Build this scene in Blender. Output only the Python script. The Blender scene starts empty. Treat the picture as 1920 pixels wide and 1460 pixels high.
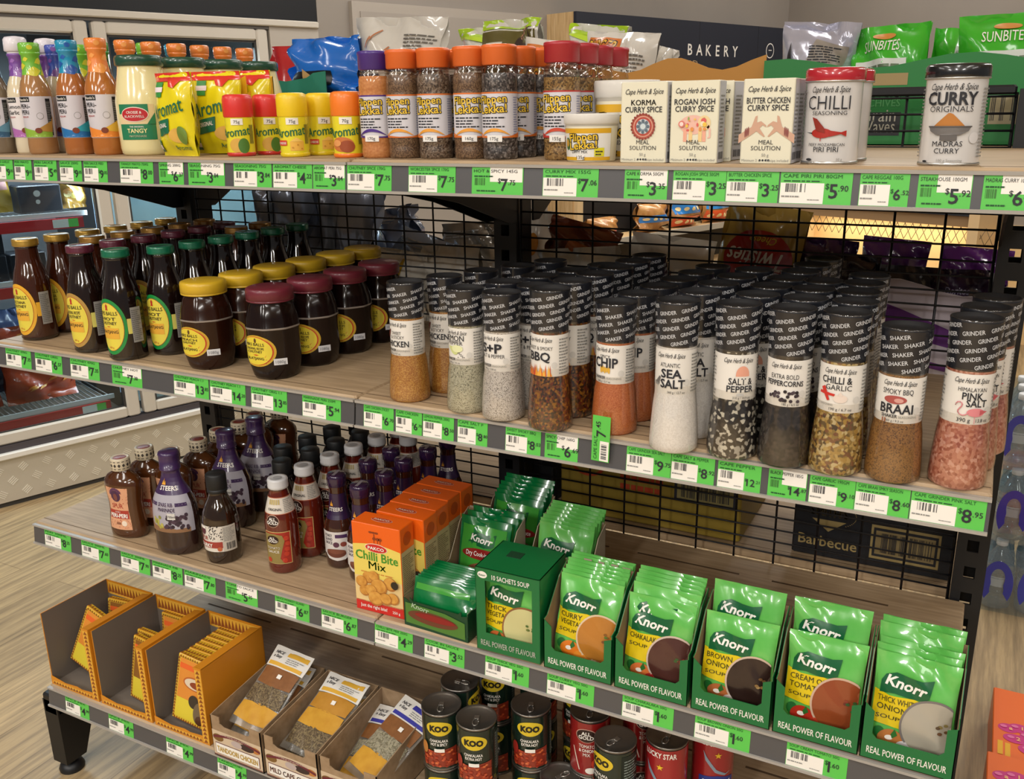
import bpy, math, random
from math import sin, cos, pi, radians as R
from mathutils import Vector, Matrix
from mathutils.geometry import tessellate_polygon
SC = bpy.context.scene
COL = SC.collection
# ------------------------------------------------------------------ camera
CX, CY, CZ, YAW, PIT, ROL, FPX = 0.86116, -1.63095, 1.40170, 0.48192, 0.29667, -0.01576, 1717.50198
_fw = Vector((-sin(YAW)*cos(PIT), cos(YAW)*cos(PIT), -sin(PIT)))
_r = Vector((cos(YAW), sin(YAW), 0)); _u = _r.cross(_fw)
_r2 = cos(ROL)*_r + sin(ROL)*_u; _u2 = -sin(ROL)*_r + cos(ROL)*_u
CAM = Vector((CX, CY, CZ))
cd = bpy.data.cameras.new('camera'); co = bpy.data.objects.new('camera', cd); COL.objects.link(co)
cd.sensor_width = 36; cd.lens = FPX/1920*36; cd.clip_start = .02
co.matrix_world = Matrix.Translation(CAM) @ Matrix((_r2, _u2, -_fw)).transposed().to_4x4()
SC.camera = co
def at(px, py, x=None, y=None, z=None):
    """the point of the plane x=, y= or z= that the photograph shows at this pixel (1920x1460 frame)"""
    d = _fw + (px-960)/FPX*_r2 - (py-730)/FPX*_u2
    t = (z-CAM.z)/d.z if z is not None else ((y-CAM.y)/d.y if y is not None else (x-CAM.x)/d.x)
    return CAM + t*d
# ------------------------------------------------------------------ light and exposure
SC.view_settings.view_transform = 'Standard'; SC.view_settings.look = 'None'
SC.view_settings.gamma = 1; SC.view_settings.use_curve_mapping = False
SC.view_settings.exposure = -0.15
w = bpy.data.worlds.new('world'); SC.world = w; w.use_nodes = True
w.node_tree.nodes['Background'].inputs[0].default_value = (1, .97, .94, 1)
w.node_tree.nodes['Background'].inputs[1].default_value = .17
def area(name, loc, sx, sy, power, col=(1, .965, .915), rot=(0, 0, 0)):
    l = bpy.data.lights.new(name, 'AREA'); l.shape = 'RECTANGLE'; l.size = sx; l.size_y = sy
    l.energy = power; l.color = col
    o = bpy.data.objects.new(name, l); COL.objects.link(o); o.location = loc; o.rotation_euler = rot
    return o
for x_ in (-2.2, -.7, .8, 2.3, 3.8): area('ceiling_lamp', (x_, -2.1, 2.9), .3, 1.6, 21)
for x_ in (-1.6, .4, 2.4): area('ceiling_lamp', (x_, -4.9, 2.9), .3, 1.8, 112)
for x_ in (-1.0, .6, 2.2): area('ceiling_lamp', (x_, 1.5, 2.9), .3, 1.6, 24)
for x_ in (.3, 2.2): area('ceiling_lamp', (x_, 3.9, 2.9), .3, 1.6, 22)
# ------------------------------------------------------------------ materials
MT = {}
def lin(h):
    h = h.lstrip('#'); o = []
    for i in (0, 2, 4):
        c = int(h[i:i+2], 16)/255
        o.append(c/12.92 if c <= .04045 else ((c+.055)/1.055)**2.4)
    return (*o, 1)
def mat(h, rough=.5, metal=0, coat=0, spec=.5, emit=0):
    k = (h, rough, metal, coat, spec, emit)
    if k in MT: return MT[k]
    m = bpy.data.materials.new('paint_'+h.strip('#')); m.use_nodes = True
    b = m.node_tree.nodes['Principled BSDF']; c = lin(h)
    b.inputs['Base Color'].default_value = c; b.inputs['Roughness'].default_value = rough
    b.inputs['Metallic'].default_value = metal; b.inputs['Coat Weight'].default_value = coat
    b.inputs['Coat Roughness'].default_value = .06; b.inputs['Specular IOR Level'].default_value = spec
    if emit:
        b.inputs['Emission Color'].default_value = c; b.inputs['Emission Strength'].default_value = emit
    MT[k] = m; return m
def nodes(name):
    m = bpy.data.materials.new(name); m.use_nodes = True; nt = m.node_tree
    return m, nt, nt.nodes['Principled BSDF'], nt.nodes.new, nt.links.new
def ramp(N, stops, interp='LINEAR'):
    n = N('ShaderNodeValToRGB'); e = n.color_ramp.elements; n.color_ramp.interpolation = interp
    while len(e) < len(stops): e.new(.5)
    for el, (p_, h) in zip(e, stops): el.position = p_; el.color = lin(h)
    return n
def speck(name, cols, scale, rough=.35, coat=.6, stretch=None):
    """grains, flakes and crystals: random coloured cells"""
    if name in MT: return MT[name]
    m, nt, b, N, L = nodes(name)
    tc = N('ShaderNodeTexCoord'); v = N('ShaderNodeTexVoronoi'); v.inputs['Scale'].default_value = scale
    nz = N('ShaderNodeTexNoise'); nz.inputs['Scale'].default_value = scale*.9; nz.inputs['Detail'].default_value = 2
    mx = N('ShaderNodeVectorMath'); mx.operation = 'MULTIPLY_ADD'; mx.inputs[1].default_value = (.6/scale,)*3
    L(nz.outputs['Color'], mx.inputs[0]); L(tc.outputs['Object'], mx.inputs[2]); L(mx.outputs[0], v.inputs['Vector'])
    sp = N('ShaderNodeSeparateColor'); L(v.outputs['Color'], sp.inputs[0])
    n = len(cols); rp = ramp(N, [(i/n, c) for i, c in enumerate(cols)], 'CONSTANT'); L(sp.outputs[0], rp.inputs[0])
    L(rp.outputs[0], b.inputs['Base Color']); b.inputs['Roughness'].default_value = rough
    b.inputs['Coat Weight'].default_value = coat; b.inputs['Coat Roughness'].default_value = .08
    MT[name] = m; return m
def mottle(name, cols, scale, rough=.4, coat=0, sc3=(1, 1, 1), bump=0, detail=4):
    if name in MT: return MT[name]
    m, nt, b, N, L = nodes(name)
    tc = N('ShaderNodeTexCoord'); mp = N('ShaderNodeMapping'); mp.inputs['Scale'].default_value = sc3
    nz = N('ShaderNodeTexNoise'); nz.inputs['Scale'].default_value = scale; nz.inputs['Detail'].default_value = detail
    L(tc.outputs['Object'], mp.inputs[0]); L(mp.outputs[0], nz.inputs['Vector'])
    n = len(cols); rp = ramp(N, [(.3+.4*i/max(1, n-1), c) for i, c in enumerate(cols)]); L(nz.outputs['Fac'], rp.inputs[0])
    L(rp.outputs[0], b.inputs['Base Color']); b.inputs['Roughness'].default_value = rough
    b.inputs['Coat Weight'].default_value = coat
    if bump:
        bp = N('ShaderNodeBump'); bp.inputs['Strength'].default_value = bump; bp.inputs['Distance'].default_value = .004
        L(nz.outputs['Fac'], bp.inputs['Height']); L(bp.outputs[0], b.inputs['Normal'])
    MT[name] = m; return m
def clear(name, tint, gloss=.12, milk=0, milkcol='#ffffff', gr=.04):
    """thin clear plastic or glass: see-through with a sharp sheen"""
    if name in MT: return MT[name]
    m = bpy.data.materials.new(name); m.use_nodes = True; nt = m.node_tree; N, L = nt.nodes.new, nt.links.new
    nt.nodes.remove(nt.nodes['Principled BSDF']); out = nt.nodes['Material Output']
    t = N('ShaderNodeBsdfTransparent'); t.inputs[0].default_value = lin(tint)
    g = N('ShaderNodeBsdfGlossy'); g.inputs['Roughness'].default_value = gr
    fr = N('ShaderNodeLayerWeight'); fr.inputs[0].default_value = .25
    mm = N('ShaderNodeMath'); mm.operation = 'MULTIPLY_ADD'; mm.inputs[1].default_value = .5; mm.inputs[2].default_value = gloss*.3
    L(fr.outputs['Facing'], mm.inputs[0]); mm.inputs[1].default_value = gloss
    mx = N('ShaderNodeMixShader'); L(mm.outputs[0], mx.inputs[0]); L(t.outputs[0], mx.inputs[1]); L(g.outputs[0], mx.inputs[2])
    s = mx
    if milk:
        d = N('ShaderNodeBsdfDiffuse'); d.inputs[0].default_value = lin(milkcol)
        m2 = N('ShaderNodeMixShader'); m2.inputs[0].default_value = milk
        L(mx.outputs[0], m2.inputs[1]); L(d.outputs[0], m2.inputs[2]); s = m2
    L(s.outputs[0], out.inputs[0]); MT[name] = m; return m
def wood(name, c1, c2, c3, rough=.5, axis=(1, 9, 9), scale=7):
    return mottle(name, [c1, c2, c3], scale, rough, 0, axis, .06, 5)
BLK = mat('#15161a', .45); INK = mat('#22232a', .6); WHT = mat('#ece8e0', .45); PAPER = mat('#e9e5da', .55)
CREAM = mat('#e8e4d2', .5); GREYT = mat('#8b8a86', .6); DGREY = mat('#47484a', .5)
TAGG = mat('#58c04c', .45, 0, .2); GREEND = mat('#0f4a22', .6)
GOLD = mat('#c9a24a', .25, .8); STEEL = mat('#c9c9c6', .3, .9); KRAFT = mottle('kraft_board', ['#8d7456', '#9a8062', '#a48a6c'], 60, .8)
SHELFW = wood('shelf_oak', '#9f876a', '#ad9474', '#bba283', .5, (1.2, 14, 14), 9)
# ------------------------------------------------------------------ mesh builder
_tc = {}
def tgeo(s, bold=0):
    k = (s, bold)
    if k not in _tc and bold and any(q in 'MWmw' for q in s):
        v0, f0, W0 = tgeo(s, 0); v = []; f = []; d = bold*.9   # these letters thicken by overlaying shifted copies
        for dx, dy in ((0, 0), (d, d*.5), (2*d, 0), (d, -d*.5)):
            n = len(v); v += [(a+dx, b+dy) for a, b in v0]; f += [tuple(i+n for i in t) for t in f0]
        _tc[k] = (v, f, W0+2*d)
    if k not in _tc:
        c = bpy.data.curves.new('t', 'FONT'); c.body = s; c.resolution_u = 2; c.offset = bold
        o = bpy.data.objects.new('t', c); m = o.to_mesh()
        v = [(q.co.x/.72, q.co.y/.72) for q in m.vertices]; f = [tuple(q.vertices) for q in m.polygons]
        o.to_mesh_clear(); bpy.data.objects.remove(o); bpy.data.curves.remove(c)
        if v:
            x0 = min(a for a, b in v); x1 = max(a for a, b in v)
        else: x0 = x1 = 0
        _tc[k] = ([(a-x0, b) for a, b in v], f, x1-x0)
    return _tc[k]
def interp(prof, z):
    if z <= prof[0][1]: return prof[0][0]
    for (r0, z0), (r1, z1) in zip(prof, prof[1:]):
        if z0 <= z <= z1: return r0 if z1 == z0 else r0+(r1-r0)*(z-z0)/(z1-z0)
    return prof[-1][0]
def mflat(o, u, v, n):
    """decal map onto a flat face: origin, right, up, outward"""
    o, u, v, n = map(Vector, (o, u, v, n))
    f = lambda a, b, k: o+u*a+v*b+n*k
    f.r = None; return f
def mfront(x=0, y=0, z=0): return mflat((x, y, z), (1, 0, 0), (0, 0, 1), (0, -1, 0))
def mlathe(prof, r0, sx=1, sy=1, rot=0, fx=None):
    def f(a, b, k):
        r = interp(prof, b)+k; t = a/r0+rot; q = fx(t) if fx else 1
        return Vector((r*sin(t)*sx*q, -r*cos(t)*sy*q, b))
    f.r = r0; f.g = 1 if max(q[0] for q in prof)-min(q[0] for q in prof) > .0004 else 0; return f
class MB:
    def __init__(s): s.v = []; s.f = []; s.m = []; s.mats = []; s.sm = []
    def mi(s, m):
        if m not in s.mats: s.mats.append(m)
        return s.mats.index(m)
    def add(s, vs, fs, m, smooth=False):
        b = len(s.v); s.v += [tuple(q) for q in vs]; k = s.mi(m)
        for q in fs: s.f.append(tuple(i+b for i in q)); s.m.append(k); s.sm.append(smooth)
        return s
    def box(s, x0, x1, y0, y1, z0, z1, m, T=None):
        v = [(x, y, z) for z in (z0, z1) for y in (y0, y1) for x in (x0, x1)]
        if T: v = [T(Vector(q)) for q in v]
        return s.add(v, [(0, 2, 3, 1), (4, 5, 7, 6), (0, 1, 5, 4), (2, 6, 7, 3), (0, 4, 6, 2), (1, 3, 7, 5)], m)
    def cbox(s, x0, x1, y0, y1, z0, z1, m, c=.002):
        """box with chamfered edges"""
        def ring(z, d): return [(x0+c+d, y0+d, z), (x1-c-d, y0+d, z), (x1-d, y0+c+d, z), (x1-d, y1-c-d, z), (x1-c-d, y1-d, z), (x0+c+d, y1-d, z), (x0+d, y1-c-d, z), (x0+d, y0+c+d, z)]
        v = ring(z0, c)+ring(z0+c, 0)+ring(z1-c, 0)+ring(z1, c); f = [tuple(range(7, -1, -1)), tuple(range(24, 32))]
        for k in range(3):
            for i in range(8): f.append((k*8+i, k*8+(i+1) % 8, k*8+8+(i+1) % 8, k*8+8+i))
        return s.add(v, f, m)
    def lathe(s, prof, m, n=28, sx=1, sy=1, fx=None, caps=(1, 1), smooth=True, c=(0, 0)):
        v = []; f = []
        for r, z in prof:
            for i in range(n):
                t = 2*pi*i/n; q = fx(t) if fx else 1
                v.append((c[0]+r*sin(t)*sx*q, c[1]-r*cos(t)*sy*q, z))
        for k in range(len(prof)-1):
            for i in range(n): f.append((k*n+i, k*n+(i+1) % n, (k+1)*n+(i+1) % n, (k+1)*n+i))
        s.add(v, f, m, smooth)
        if caps[0]: s.add(v[:n], [tuple(range(n-1, -1, -1))], m)
        if caps[1]: s.add(v[-n:], [tuple(range(n))], m)
        return s
    def prism(s, pts, m, ax='y', a=0, b=1):
        """2-D outline (counter-clockwise) extruded along an axis"""
        P = {'y': lambda q, k: (q[0], k, q[1]), 'x': lambda q, k: (k, q[0], q[1]), 'z': lambda q, k: (q[0], q[1], k)}[ax]
        n = len(pts); v = [P(q, a) for q in pts]+[P(q, b) for q in pts]
        tri = tessellate_polygon([[Vector((q[0], q[1], 0)) for q in pts]])
        f = [tuple(t) for t in tri]+[tuple(i+n for i in t[::-1]) for t in tri]
        f += [(i, (i+1) % n, n+(i+1) % n, n+i) for i in range(n)]
        return s.add(v, f, m)
    def tube(s, pts, r, m, n=6):
        pts = [Vector(q) for q in pts]; v = []; f = []
        for i, q in enumerate(pts):
            d = (pts[min(i+1, len(pts)-1)]-pts[max(i-1, 0)]).normalized()
            a = d.orthogonal().normalized() if abs(d.z) < .9 else Vector((1, 0, 0)); a = (a-d*a.dot(d)).normalized(); b = d.cross(a)
            v += [q+r*(cos(2*pi*k/n)*a+sin(2*pi*k/n)*b) for k in range(n)]
        for i in range(len(pts)-1):
            for k in range(n): f.append((i*n+k, i*n+(k+1) % n, (i+1)*n+(k+1) % n, (i+1)*n+k))
        f += [tuple(range(n-1, -1, -1)), tuple(range((len(pts)-1)*n, len(pts)*n))]
        return s.add(v, f, m, True)
    # -- decals on a mapped surface
    def rect(s, mp, u0, u1, v0, v1, m, k=.0004, nu=None, nv=None):
        if nu is None: nu = max(1, int(abs(u1-u0)/(mp.r*.16))+1) if mp.r else 1
        if nv is None: nv = max(1, int(abs(v1-v0)/.007)) if mp.r and getattr(mp, 'g', 0) else 1
        if not mp.r and getattr(mp, 'g', 0): nu = max(nu, 8); nv = max(nv, 8)
        v = [mp(u0+(u1-u0)*i/nu, v0+(v1-v0)*j/nv, k) for j in range(nv+1) for i in range(nu+1)]
        f = [(j*(nu+1)+i, j*(nu+1)+i+1, (j+1)*(nu+1)+i+1, (j+1)*(nu+1)+i) for j in range(nv) for i in range(nu)]
        return s.add(v, f, m, True)
    def ell(s, mp, cu, cv, ru, rv, m, k=.0006, n=28, rings=4, a0=0, clipu=None):
        v = [mp(cu, cv, k)]; f = []
        for j in range(1, rings+1):
            for i in range(n):
                t = a0+2*pi*i/n; uu = cu+ru*j/rings*cos(t)
                if clipu is not None: uu = max(clipu[0], min(clipu[1], uu))
                v.append(mp(uu, cv+rv*j/rings*sin(t), k))
        for i in range(n):
            f.append((0, 1+i, 1+(i+1) % n))
            for j in range(1, rings): f.append((1+(j-1)*n+i, 1+j*n+i, 1+j*n+(i+1) % n, 1+(j-1)*n+(i+1) % n))
        return s.add(v, f, m, True)
    def poly(s, mp, pts, m, k=.0006):
        tri = tessellate_polygon([[Vector((a, b, 0)) for a, b in pts]])
        if mp.r or getattr(mp, 'g', 0):
            lim = .007 if not mp.r or mp.g else mp.r*.25; T = [[pts[i] for i in t] for t in tri]; out = []
            while T and len(out) < 3000:
                t = T.pop(); e = [math.dist(t[i], t[(i+1) % 3]) for i in range(3)]; j = e.index(max(e))
                if e[j] <= lim: out.append(t)
                else:
                    a, b, c = t[j], t[(j+1) % 3], t[(j+2) % 3]; h = ((a[0]+b[0])/2, (a[1]+b[1])/2); T += [[a, h, c], [h, b, c]]
            ix = {}; v = []; f = []
            for t in out:
                q = []
                for a in t:
                    if a not in ix: ix[a] = len(v); v.append(mp(a[0], a[1], k))
                    q.append(ix[a])
                (a, b), (c, d), (e, g) = t
                f.append(tuple(q) if (c-a)*(g-b)-(d-b)*(e-a) > 0 else tuple(q[::-1]))
            return s.add(v, f, m, True)
        v = [mp(a, b, k) for a, b in pts]; f = []
        for t in tri:
            (a, b), (c, d), (e, g) = (pts[i] for i in t)
            f.append(tuple(t) if (c-a)*(g-b)-(d-b)*(e-a) > 0 else tuple(t[::-1]))
        return s.add(v, f, m)
    def text(s, t, mp, u, v, size, m, al='C', bold=0, sh=0, rot=0, w=None, k=.0008):
        vs, fs, W = tgeo(t, bold)
        if not vs: return s
        sx = (w/W) if w else size
        o = {'C': -W/2, 'L': 0, 'R': -W}[al]; c, d = cos(rot), sin(rot); out = []
        if mp.r: k += (.3*sx)**2/(2*mp.r)
        for a, b in vs:
            x = (a+o)*sx+b*size*sh; y = b*size
            out.append(mp(u+c*x-d*y, v+d*x+c*y, k))
        return s.add(out, fs, m)
    def lines(s, mp, u0, u1, v0, v1, n, m, k=.0007, seed=1, th=.45):
        """rows of print too small to read"""
        rd = random.Random(seed); dv = (v1-v0)/n
        for i in range(n):
            u = u0; e = u1-(u1-u0)*rd.choice((0, .05, .1, .3))
            while u < e:
                q = min(e, u+(u1-u0)*rd.uniform(.08, .25)); s.rect(mp, u, q, v1-(i+1)*dv, v1-(i+1)*dv+dv*th, m, k); u = q+(u1-u0)*.03
        return s
    def barcode(s, mp, u0, u1, v0, v1, m, k=.0007, seed=3, n=22):
        rd = random.Random(seed); d = (u1-u0)/n
        for i in range(n):
            if rd.random() < .72: s.rect(mp, u0+i*d, u0+i*d+d*rd.uniform(.35, .8), v0, v1, m, k)
        return s
    def mesh(s, name):
        me = bpy.data.meshes.new(name); me.from_pydata(s.v, [], s.f)
        for m in s.mats: me.materials.append(m)
        me.polygons.foreach_set('material_index', s.m); me.polygons.foreach_set('use_smooth', s.sm); me.update()
        return me
def link(name, me, parent=None, label=None):
    o = bpy.data.objects.new(name, me); COL.objects.link(o)
    if parent is not None: o.parent = parent
    if label: o['label'] = label
    return o
def tag(o, label, cat, group=None, kind=None):
    if label: o['label'] = label
    if cat: o['category'] = cat
    if group: o['group'] = group
    if kind: o['kind'] = kind
    return o
def put(K, name, label, cat, loc, rz=0, group=None, rot=None, scale=None):
    """one thing: an Empty at its base with one mesh object per part (parts may hold sub-parts)"""
    if not isinstance(K, list): o = link(name, K)
    else:
        o = bpy.data.objects.new(name, None); COL.objects.link(o); o.empty_display_size = .02
        for p in K:
            c = link(p[0], p[1], o)
            for q in (p[2] if len(p) > 2 else []): link(q[0], q[1], c)
    o.location = loc; o.rotation_euler = rot or (0, 0, rz)
    if scale: o.scale = scale
    return tag(o, label, cat, group)
ORD = ['front', 'second', 'third', 'fourth', 'fifth', 'sixth', 'seventh', 'eighth']
def struct(name, me, label=None):
    return tag(link(name, me), label, None, None, 'structure')
_rj = random.Random(5)
def row(K, name, what, cat, x, y, z, n, dy, group, dx=0, rz=0, first=0, hs=None):
    """a row of one product going back into the shelf, first one at the front"""
    for i in range(n):
        lab = what+(', front of row' if i+first == 0 else ', %s in row' % ORD[min(7, i+first)])
        put(K, name, lab, cat, (x+dx*i+_rj.uniform(-.002, .002)*(i > 0), y+dy*i, z), rz+_rj.uniform(-.25, .25)*(i > 0), group)
# ------------------------------------------------------------------ the room
def floor_mat():
    m, nt, b, N, L = nodes('vinyl_planks')
    tc = N('ShaderNodeTexCoord'); br = N('ShaderNodeTexBrick'); mp = N('ShaderNodeMapping')
    mp.inputs['Rotation'].default_value = (0, 0, R(90))
    br.inputs['Scale'].default_value = 1; br.inputs['Brick Width'].default_value = 1.25; br.inputs['Row Height'].default_value = .18
    br.inputs['Mortar Size'].default_value = .0012; br.offset = .37
    br.inputs['Color1'].default_value = lin('#c9b594'); br.inputs['Color2'].default_value = lin('#b3a184'); br.inputs['Mortar'].default_value = lin('#8c7b62')
    L(tc.outputs['Object'], mp.inputs[0]); L(mp.outputs[0], br.inputs['Vector'])
    m2 = N('ShaderNodeMapping'); m2.inputs['Scale'].default_value = (26, 1.3, 1); L(tc.outputs['Object'], m2.inputs[0])
    nz = N('ShaderNodeTexNoise'); nz.inputs['Scale'].default_value = 2.2; nz.inputs['Detail'].default_value = 6; nz.inputs['Roughness'].default_value = .65
    L(m2.outputs[0], nz.inputs['Vector'])
    rp = ramp(N, [(.3, '#9c9384'), (.47, '#d8cdb9'), (.6, '#fff4dc'), (.75, '#cbb897')]); L(nz.outputs['Fac'], rp.inputs[0])
    mx = N('ShaderNodeMix'); mx.data_type = 'RGBA'; mx.blend_type = 'MULTIPLY'; mx.inputs['Factor'].default_value = .85
    L(br.outputs['Color'], mx.inputs['A']); L(rp.outputs[0], mx.inputs['B']); L(mx.outputs['Result'], b.inputs['Base Color'])
    b.inputs['Roughness'].default_value = .42; return m
struct('floor', MB().box(-4.5, 6, -7, 7.5, -.05, 0, floor_mat()).mesh('floor'))
TH = .349
PW = Vector((-2.24, .451, 0)); DW = Vector((sin(TH), cos(TH), 0)); NW = Vector((cos(TH), -sin(TH), 0))
RZW = pi/2-TH
def wl(s, off, z): return PW+DW*s+NW*off+Vector((0, 0, z))
WALLM = mottle('warm_plaster', ['#918981', '#968e85'], 3, .8)
def wallbox(s0, s1, o0, o1, z0, z1, m, mb=None):
    mb = mb or MB(); return mb.box(s0, s1, o0, o1, z0, z1, m, lambda q: wl(q.x, q.y, q.z))
struct('wall_left', wallbox(-4, 5.1, -.9, -.8, 0, 3, WALLM, wallbox(1.33, 5.1, -.8, 0, 0, 3, WALLM)).mesh('wall_left'))
P2 = PW+DW*5.0
struct('wall_back', MB().box(0, 6, 0, .1, 0, 3, WALLM, lambda q: P2+NW*q.x+DW*q.y+Vector((0, 0, q.z))).mesh('wall_back'))
struct('door_1', wallbox(1.49, 2.55, 0, .025, 0, 1.86, mat('#aba298', .6), wallbox(1.53, 2.51, .025, .03, 0, 1.82, mat('#a19990', .6))).mesh('door_1'))
# -- ceiling lamps' room: the ceiling itself
struct('ceiling', MB().box(-4.5, 6, -7, 7.5, 3.0, 3.05, mat('#d9d4ca', .8)).mesh('ceiling'))
# ------------------------------------------------------------------ glass door freezer
FRM = mat('#cfc8bc', .35); FRMD = mat('#6d6a68', .4); RUB = mat('#3a3836', .6)
fz = bpy.data.objects.new('display_freezer', None); COL.objects.link(fz); fz.location = PW; fz.rotation_euler = (0, 0, RZW)
tag(fz, 'tall glass door freezer with pale frames, black header and chequer plate kick panel', 'freezer')
def tread_mat():
    return mat('#cdc6b8', .38, .35)
k = MB().box(-3, 1.33, 0, .04, 0.02, .19, tread_mat()); k.box(-3, 1.33, .01, .04, 0, .02, RUB)
BAR = mat('#f0ece2', .3, .4)
for i in range(-34, 16):
    for j in range(3):
        x = i*.085+(.0425 if j % 2 else 0); z = .052+j*.047; sg = 1 if (i+j) % 2 else -1
        if x < -1 or x > 1.3: continue
        for q in range(4):
            a = R(38)*sg; dx = (q-1.5)*.0072
            k.box(-.014, .014, -.0018, .001, -.0016, .0016, BAR, lambda p_, a=a, dx=dx, x=x, z=z: Vector((x+cos(a)*p_.x-sin(a)*(p_.z+dx), p_.y, z+sin(a)*p_.x+cos(a)*(p_.z+dx))))
link('kick_panel', k.mesh('kick_panel'), fz, 'chequer plate kick panel')
r_ = MB().cbox(-3, 1.33, -.025, .05, .19, .214, mat('#e6e2da', .3), .004); r_.box(-3, 1.33, -.006, .05, .214, .238, mat('#4a4448', .5))
link('bumper_rail', r_.mesh('bumper_rail'), fz)
link('header_panel', MB().box(-3, 1.327, 0, .3, 1.765, 2.45, mat('#17191d', .4)).mesh('header'), fz, 'black header panel')
link('top_rail', MB().cbox(-3, 1.33, -.012, .3, 1.742, 1.768, FRM, .004).box(-3, 1.1, .004, .3, 1.73, 1.745, FRMD).mesh('top_rail'), fz)
link('side_column', MB().box(1.1, 1.33, 0, .8, .238, 1.742, mat('#b5ada2', .6)).mesh('side_column'), fz)
GL = clear('freezer_glass', '#dfe8ea', .16)
def fdoor(x0, x1, lab):
    m = MB(); z0, z1, b = .24, 1.73, .05
    m.cbox(x0, x0+b, 0, .04, z0, z1, FRM, .006); m.cbox(x1-b, x1, 0, .04, z0, z1, FRM, .006)
    m.cbox(x0+b, x1-b, 0, .04, z0, z0+.045, FRM, .006); m.cbox(x0+b, x1-b, 0, .04, z1-.045, z1, FRM, .006)
    m.box(x0+b-.004, x1-b+.004, .012, .02, z0+.041, z0+.049, RUB); m.box(x1-b-.008, x1-b, .01, .03, z0+.045, z1-.045, RUB)
    m.box(x0+b, x0+b+.008, .01, .03, z0+.045, z1-.045, RUB); m.box(x0+b, x1-b, .01, .03, z1-.053, z1-.045, RUB)
    d = link('door', m.mesh('door'), fz, lab)
    link('glass', MB().box(x0+b, x1-b, .018, .024, z0+.045, z1-.045, GL).mesh('glass'), d)
fdoor(-1.08, -.36, None); fdoor(-.34, .375, None); fdoor(.392, 1.09, None)
inn = MB().box(-3, 1.1, .72, .74, .2, 1.74, mat('#5d6064', .5)); inn.box(-3, 1.1, .05, .74, .2, .215, mat('#8e8578', .5)); inn.box(-3, 1.1, .05, .74, 1.735, 1.742, mat('#3a3d42', .5)); inn.box(.378, .39, .05, .72, .215, 1.735, mat('#26282c', .5)); inn.box(1.09, 1.1, .05, .72, .215, 1.735, mat('#9aa2a8', .5))
link('liner', inn.mesh('liner'), fz)
led = link('lamp_strip', MB().cbox(.325, .345, .045, .06, .33, 1.66, mat('#a9cdf0', .4, 0, 0, .5, 2.2), .003).mesh('lamp_strip'), fz, 'cool white lamp strip')
frost = MB().box(.43, 1.05, .16, .17, .25, 1.12, mottle('frosted_panel', ['#9fc3d3', '#b9d9e4', '#cfe6ec'], 4, .5))
link('frosted_panel', frost.mesh('frosted_panel'), fz, 'frosted pale blue inner panel')
area('freezer_lamp', wl(.05, -.1, 1.66), .5, .06, 22, (.86, .93, 1), (0, 0, RZW))
fl_ = area('freezer_lamp', wl(.31, -.075, 1.0), .05, 1.25, 6, (.84, .92, 1)); fl_.rotation_euler = (-DW-NW*.35).to_track_quat('-Z', 'Y').to_euler()
area('freezer_lamp', wl(.74, -.08, 1.66), .5, .04, 16, (.8, .92, 1), (0, 0, RZW))
def wire(z):
    m = MB(); ws = mat('#b9bcbc', .35, .4)
    m.box(-1.08, .30, .06, .066, z-.012, z+.006, mat('#c9cfd2', .4)); m.box(-1.08, .28, .052, .06, z-.055, z-.016, mat('#b8262c', .45))
    m.box(.17, .26, .0505, .053, z-.05, z-.02, mat('#d8d8d4', .5)); m.box(.225, .26, .05, .0525, z-.05, z-.02, TAGG)
    for i in range(69): m.box(-1.08+.02*i, -1.077+.02*i, .066, .6, z-.002, z+.002, ws)
    return m.mesh('wire_shelf')
for z in (.327, .822, 1.055): link('wire_shelf', wire(z), fz)
FB = fz.matrix_basis if False else None
def inf(x, y, z): return wl(x, -y, z)
# ------------------------------------------------------------------ soft packs (pillow bags)
def bag(w, h, t, m, seed=0, wr=.05, nx=14, nz=16, crimp=.07, sideseal=0, pw=2.4):
    """sealed film bag: returns mesh builder and the map onto its front"""
    rd = random.Random(seed); ph = [(rd.uniform(2, 9), rd.uniform(2, 9), rd.uniform(0, 6.3), rd.uniform(.4, 1)) for _ in range(5)]
    def T(u, v):
        e = max(0, 1-abs(u)**pw)**.55; q = (v-crimp)/(1-2*crimp)
        if q <= 0 or q >= 1: return .0006
        return .0006+t/2*e*max(0, 1-abs(2*q-1)**2.6)**.6
    def W(u, v, sgn):
        edge = .35+.65*min(1, abs(2*v-1)**1.5+abs(u)**3)
        return wr*t*edge*sum(a*sin(p_*u+q*v*2+c+sgn) for p_, q, c, a in ph)
    def P(u, v, sgn):
        pin = 1-.05*sin(pi*v)*min(1, t/w*6)
        return Vector((u*w/2*pin, -sgn*T(u, v)-W(u, v, sgn)*(1 if 0 < v < 1 else .6), v*h))
    mb = MB(); vs = [-1, -.86] if sideseal else [-1]
    us = [-1+2*i/nx for i in range(nx+1)]; vv = [j/nz for j in range(nz+1)]
    for sg in (1, -1):
        v = [P(a, b, sg) for b in vv for a in us]; n = nx+1
        f = [(j*n+i, j*n+i+1, (j+1)*n+i+1, (j+1)*n+i) if sg > 0 else (j*n+i, (j+1)*n+i, (j+1)*n+i+1, j*n+i+1) for j in range(nz) for i in range(nx)]
        mb.add(v, f, m, True)
    def mp(a, b, k):
        u = max(-1, min(1, a/(w/2))); q = P(u, b/h, 1); q.y -= k+.0004+t*.012; return q
    mp.r = None; mp.g = 1
    return mb, mp
FILM = lambda h: mat(h, .22, 0, .5)
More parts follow.
